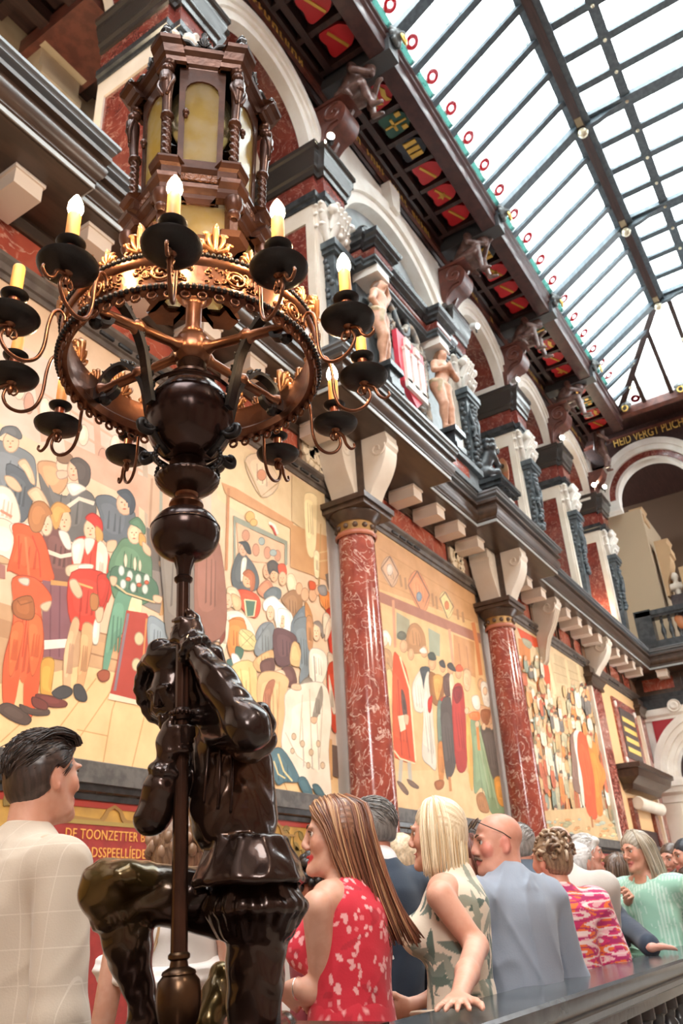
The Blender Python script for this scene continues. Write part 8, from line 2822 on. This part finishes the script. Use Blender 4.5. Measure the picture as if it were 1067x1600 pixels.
for q in (-1, 1):
    c = p.HP(q * .034, .092, .082)
    n_ = nrm(p.f * .75 + p.u * .55)
    v_ = nrm(np.cross(n_, p.r))
    gl_.lathe([(0, -.0015), (.025, -.0015), (.026, 0), (.025, .0015), (0, .0015)], c, n_, 18)
    gf_.tube([c + p.r * .027 * math.cos(t) + v_ * .023 * math.sin(t) for t in np.linspace(0, 6.28, 17)[:-1]], .0022, 6, closed=True)
    gf_.tube([p.HP(q * .062, .088, .084), p.HP(q * .080, .06, .066), p.HP(q * .082, .0, .036), p.HP(q * .083, -.03, .012)], .0024, 6)
gf_.tube([p.HP(-.010, .098, .085), p.HP(.010, .098, .085)], .0022, 6)
gl_.build('lenses', mat('dark_lens', (.015, .012, .012), .08), sg, smooth=60)
gf_.build('frame', mat('frame_brown', (.05, .03, .02), .3), sg, smooth=180)

# --- woman with curled updo, pink and orange blouse
p = Person('woman with curled brown updo in a pink and orange floral blouse', (861, 1345), 4.0, nrm(LEFT * .75 + AWAY), nrm(LEFT * .35 + AWAY), female=True, h=.0085, tone=(.72, .36, .26))
p.arm(-1, p.P(-.15, -.01, .635), p.P(-.10, .13, .66), curl=(.6, .7, .7, .8)); p.arm(1, p.P(.15, -.01, .63), p.P(.14, .10, .56)); p.finish()
def floral(V, C):
    a = np.sin(V[:, 0] * 61 + 2.5 * np.sin(V[:, 2] * 50)) + np.sin(V[:, 2] * 70 + 2 * np.sin(V[:, 0] * 58 + V[:, 1] * 40))
    b = np.sin(V[:, 1] * 77 + V[:, 0] * 70 + 3 * np.sin(V[:, 2] * 83 + 1))
    C[:] = (.62, .03, .14)
    C[a > .45] = (.80, .16, .03)
    C[a < -.7] = (.80, .42, .45)
    C[b > .72] = (.84, .64, .60)
    C[(b < -.75)] = (.42, .02, .12)
    return C
p.top('floral_blouse', (.62, .03, .14), sleeve=.85, loose=.02, amp=.006, neck=.825, lo=.52, colfn=floral, h=.005, seed=9)
p.lower('skirt', (.5, .03, .12), skirt=True)
p.hair_cap((.26, .15, .08), [(.13, .07, .04), (.40, .26, .15)], top=1.0, low=-.075)
m = MB()
rr = random.Random(6)
for k in range(58):
    a, e = rr.uniform(0, 6.28), rr.uniform(-.35, 1.3)
    c = p.HP(.088 * math.cos(a) * math.cos(e), -.035 + .085 * math.sin(a) * math.cos(e), .045 + .085 * math.sin(e))
    if ((c - p.C) @ p.f) > .05: continue
    q1, q2, q3 = frame((rr.uniform(-1, 1), rr.uniform(-1, 1), rr.uniform(-1, 1)))
    s0 = rr.uniform(.012, .022)
    cc = [(.24, .14, .075), (.40, .27, .16), (.52, .40, .28), (.16, .09, .05)][k % 4]
    m.tube([c + q1 * s0 * math.cos(t) + q2 * s0 * math.sin(t) + q3 * t * .003 for t in np.linspace(0, 5.2, 10)], [.0075] * 8 + [.005, .002], 6, col=cc)
m.build('curls', HAIR, p.root, smooth=180)

# --- bald man in stone polo
p = Person('bald man in a light grey polo shirt leaning over the rail', (874, 1325), 4.55, nrm(AWAY + .25 * R0V), nrm(AWAY + .3 * R0V), h=.009, tone=(.72, .42, .33), build=1.12)
p.arm(1, dep(945, 1470, 4.42), dep(905, 1510, 4.25)); p.arm(-1, p.P(-.16, 0, .63), p.P(-.1, .12, .6)); p.finish()
p.top('polo_shirt', (.58, .55, .50), sleeve=.85, loose=.014, amp=.004, neck=.84, lo=.48, collar=True, seed=11)
p.lower('trousers', (.12, .12, .14))
# --- grey-haired man in slate jacket
p = Person('grey haired man in a slate blue jacket between bald man and updo woman', (816, 1322), 4.9, nrm(AWAY + .45 * R0V), nrm(AWAY + .3 * R0V), h=.0095, tone=(.62, .32, .24))
p.hang(-1); p.hang(1); p.finish()
p.top('jacket', (.09, .12, .16), sleeve=1.9, loose=.012, neck=.84, lo=.46, collar=True)
p.lower('trousers', (.05, .06, .08))
p.hair_cap((.24, .22, .20), [(.15, .14, .13), (.36, .34, .32)], low=-.07, amp=.001)
short_hair(p, [(.12, .11, .10), (.3, .28, .27), (.45, .43, .41)], 380, .036, .0024)
# --- white-haired man in white shirt
p = Person('white haired man in a white shirt looking right', (918, 1336), 5.5, nrm(R0V + .25 * T0V), nrm(R0V * .6 + T0V * .3), h=.0095, tone=(.72, .36, .28), brow=(.6, .58, .55))
p.hang(-1); p.hang(1); p.finish()
p.top('white_shirt', (.80, .79, .78), sleeve=1.9, loose=.012, neck=.84, lo=.46, collar=True)
p.lower('trousers', (.15, .14, .14))
p.hair_cap((.72, .70, .68), [(.6, .58, .55), (.82, .8, .78)], low=-.05, fringe=1.0, amp=.001)
short_hair(p, [(.8, .79, .77), (.66, .64, .62)], 380, .045, .0026, lift=.35)
# --- man in navy with one hand on the rail
p = Person('white haired man in a navy jacket stretching one hand along the rail', (906, 1350), 4.95, nrm(R0V * .9 + AWAY * .6), nrm(R0V * .75 + AWAY * .5), h=.009, tone=(.72, .38, .30), brow=(.6, .58, .55))
hw = on(1018, 1480, 'Z', 1.088)
p.arm(1, dep(965, 1435, 4.88), hw, hd=V3((1, -.15, 0)), hn=EZ, curl=(.12, .1, .1, .15)); p.hang(-1); p.finish()
p.top('navy_jacket', (.028, .042, .07), sleeve=1.95, loose=.012, neck=.84, lo=.46, collar=True, seed=4)
p.lower('trousers', (.04, .05, .07))
p.hair_cap((.68, .66, .64), [(.5, .48, .46), (.8, .79, .78)], low=-.05, top=.95)
# --- woman in green
p = Person('woman in a mint green belted shirt dress with grey blonde hair, facing the row', (996, 1331), 5.15, nrm(LEFT + .42 * T0V - .1 * EZ), nrm(LEFT * .7 + T0V * .6), female=True, smile=1, h=.0085, tone=(.72, .38, .27), brow=(.35, .25, .16), build=1.1)
p.arm(1, dep(968, 1450, 5.15), dep(980, 1408, 5.0), curl=(.7, .8, .9, .9)); p.arm(-1, dep(1062, 1452, 5.08), dep(1030, 1475, 4.95), curl=(.4, .4, .4, .4)); p.finish()
def mint(V, C):
    L = (V - p.base) @ p.br
    C[np.sin(L * 330) > .55] = (.62, .80, .70)
    return C
p.top('shirt_dress', (.34, .62, .48), sleeve=1.75, loose=.022, amp=.007, neck=.84, lo=.52, collar=True, seed=13, colfn=mint, sub_neck=.03)
p.lower('dress_skirt', (.34, .62, .48), skirt=True, colfn=mint)
b_ = MB()
b_.sweep([(0, -.014), (.01, -.012), (.01, .012), (0, .014)], [p.P(.122 * math.cos(t), .092 * math.sin(t), .60) for t in np.linspace(0, 2 * math.pi, 33)[:-1]], -1, closed=True)
for q in (-1, 1): b_.tube(spline([p.P(0, .10, .60), p.P(q * .04, .12, .615), p.P(q * .05, .115, .59), p.P(q * .02, .11, .55)], 4), .011, 7, flat=.5)
b_.build('tied_belt', mat('mint', (.36, .64, .5), .8), p.root, smooth=60)
p.hair_cap((.42, .36, .27), [(.26, .21, .15), (.60, .54, .44)], low=-.08, side=1.05)
g = [[p.HP(x * .3, .01, .13), p.HP(x, y, .06), p.HP(x * 1.1, y - .02, -.03), p.HP(x * 1.15, y - .03, -.13), p.HP(x * 1.0, y - .03, -.19)] for x, y in ((-.085, .045), (-.092, -.01), (-.07, -.07), (0, -.10), (.07, -.07), (.092, -.01), (.085, .045))]
strands(g, 170, .008, .0042, [(.50, .44, .34), (.38, .31, .22), (.62, .57, .48)], 8, 8).build('hair_strands', HAIR, p.root, smooth=180)
# --- others farther back
def extra(label, px, d, f, b, hair, top_c, female=False, tone=(.66, .34, .25), low=-.05, long_=None, beard=None, **kw):
    p = Person(label, px, d, f, b, female=female, h=.0105, tone=tone, **kw)
    p.hang(-1); p.hang(1); p.finish()
    p.top('top', top_c, sleeve=1.85, loose=.012, neck=.84, lo=.46, collar=True, h=.013)
    p.lower('trousers', tuple(np.array(top_c) * .6), h=.016)
    if hair is not None:
        p.hair_cap(hair, low=low)
        if long_:
            g = [[p.HP(x * .3, .01, .13), p.HP(x, y, .06), p.HP(x * 1.1, y - .02, -.05), p.HP(x * 1.15, y - .03, -.16), p.HP(x * 1.1, y - .03, -.30)] for x, y in ((-.085, .04), (-.092, -.02), (-.07, -.08), (0, -.105), (.07, -.08), (.092, -.02), (.085, .04))]
            strands(g, 110, .010, .006, [hair, tuple(np.array(hair) * 1.5), tuple(np.array(hair) * .7)], 3, 7).build('hair_strands', HAIR, p.root, smooth=180)
    if beard:
        S = Sdf(k=.012)
        S.chain([p.HP(-.058, .02, -.04), p.HP(-.03, .07, -.095), p.HP(.03, .07, -.095), p.HP(.058, .02, -.04)], [.022, .028, .028, .022])
        S.build('beard', HAIR, p.root, .009, default=beard)
    return p
p = extra('person with short curly black hair in a dark red top beside the woman in red', (484, 1392), 3.6, nrm(LEFT + .3 * AWAY), nrm(LEFT + .4 * AWAY), None, (.20, .02, .03), tone=(.52, .22, .14), female=True)
m = MB()
rr = random.Random(2)
for k in range(150):
    a, e = rr.uniform(0, 6.28), rr.uniform(-.5, 1.5)
    c = p.HP(.10 * math.cos(a) * math.cos(e), -.03 + .10 * math.sin(a) * math.cos(e), .055 + .095 * math.sin(e))
    if ((c - p.C) @ p.f) > .062 and ((c - p.C) @ EZ) < .08: continue
    m.ball(c, (rr.uniform(.014, .024),) * 3, 7, 5, col=[(.012, .009, .009), (.03, .022, .02)][k % 2])
m.build('curls', HAIR, p.root, smooth=180)
extra('woman in white with fair hair behind the curly haired person', (458, 1398), 4.2, nrm(AWAY), nrm(AWAY), (.5, .36, .2), (.80, .78, .76), female=True)
extra('woman with long dark red hair between the blonde woman and the bald man', (741, 1352), 3.75, nrm(LEFT + .2 * T0V), nrm(LEFT), (.13, .035, .02), (.62, .6, .6), female=True, long_=True)
extra('fair haired woman far behind the blonde woman\'s shoulder', (628, 1342), 4.3, nrm(AWAY + .2 * R0V), nrm(AWAY), (.62, .5, .34), (.7, .66, .6), female=True, low=-.09)
extra('woman with long brown hair left of the woman in green', (966, 1366), 5.5, nrm(AWAY * .6 + R0V), nrm(R0V), (.13, .07, .04), (.05, .05, .06), female=True, long_=True)
extra('bearded man in an olive shirt at the right edge', (1050, 1346), 6.0, nrm(LEFT + .8 * T0V), nrm(LEFT + T0V), (.10, .06, .04), (.22, .22, .15), beard=(.09, .05, .03), smile=1)
extra('man with dark hair and beard seen in profile at the right edge', (1074, 1340), 5.6, nrm(LEFT + .1 * T0V), nrm(LEFT), (.03, .035, .045), (.25, .27, .28), beard=(.06, .035, .025))
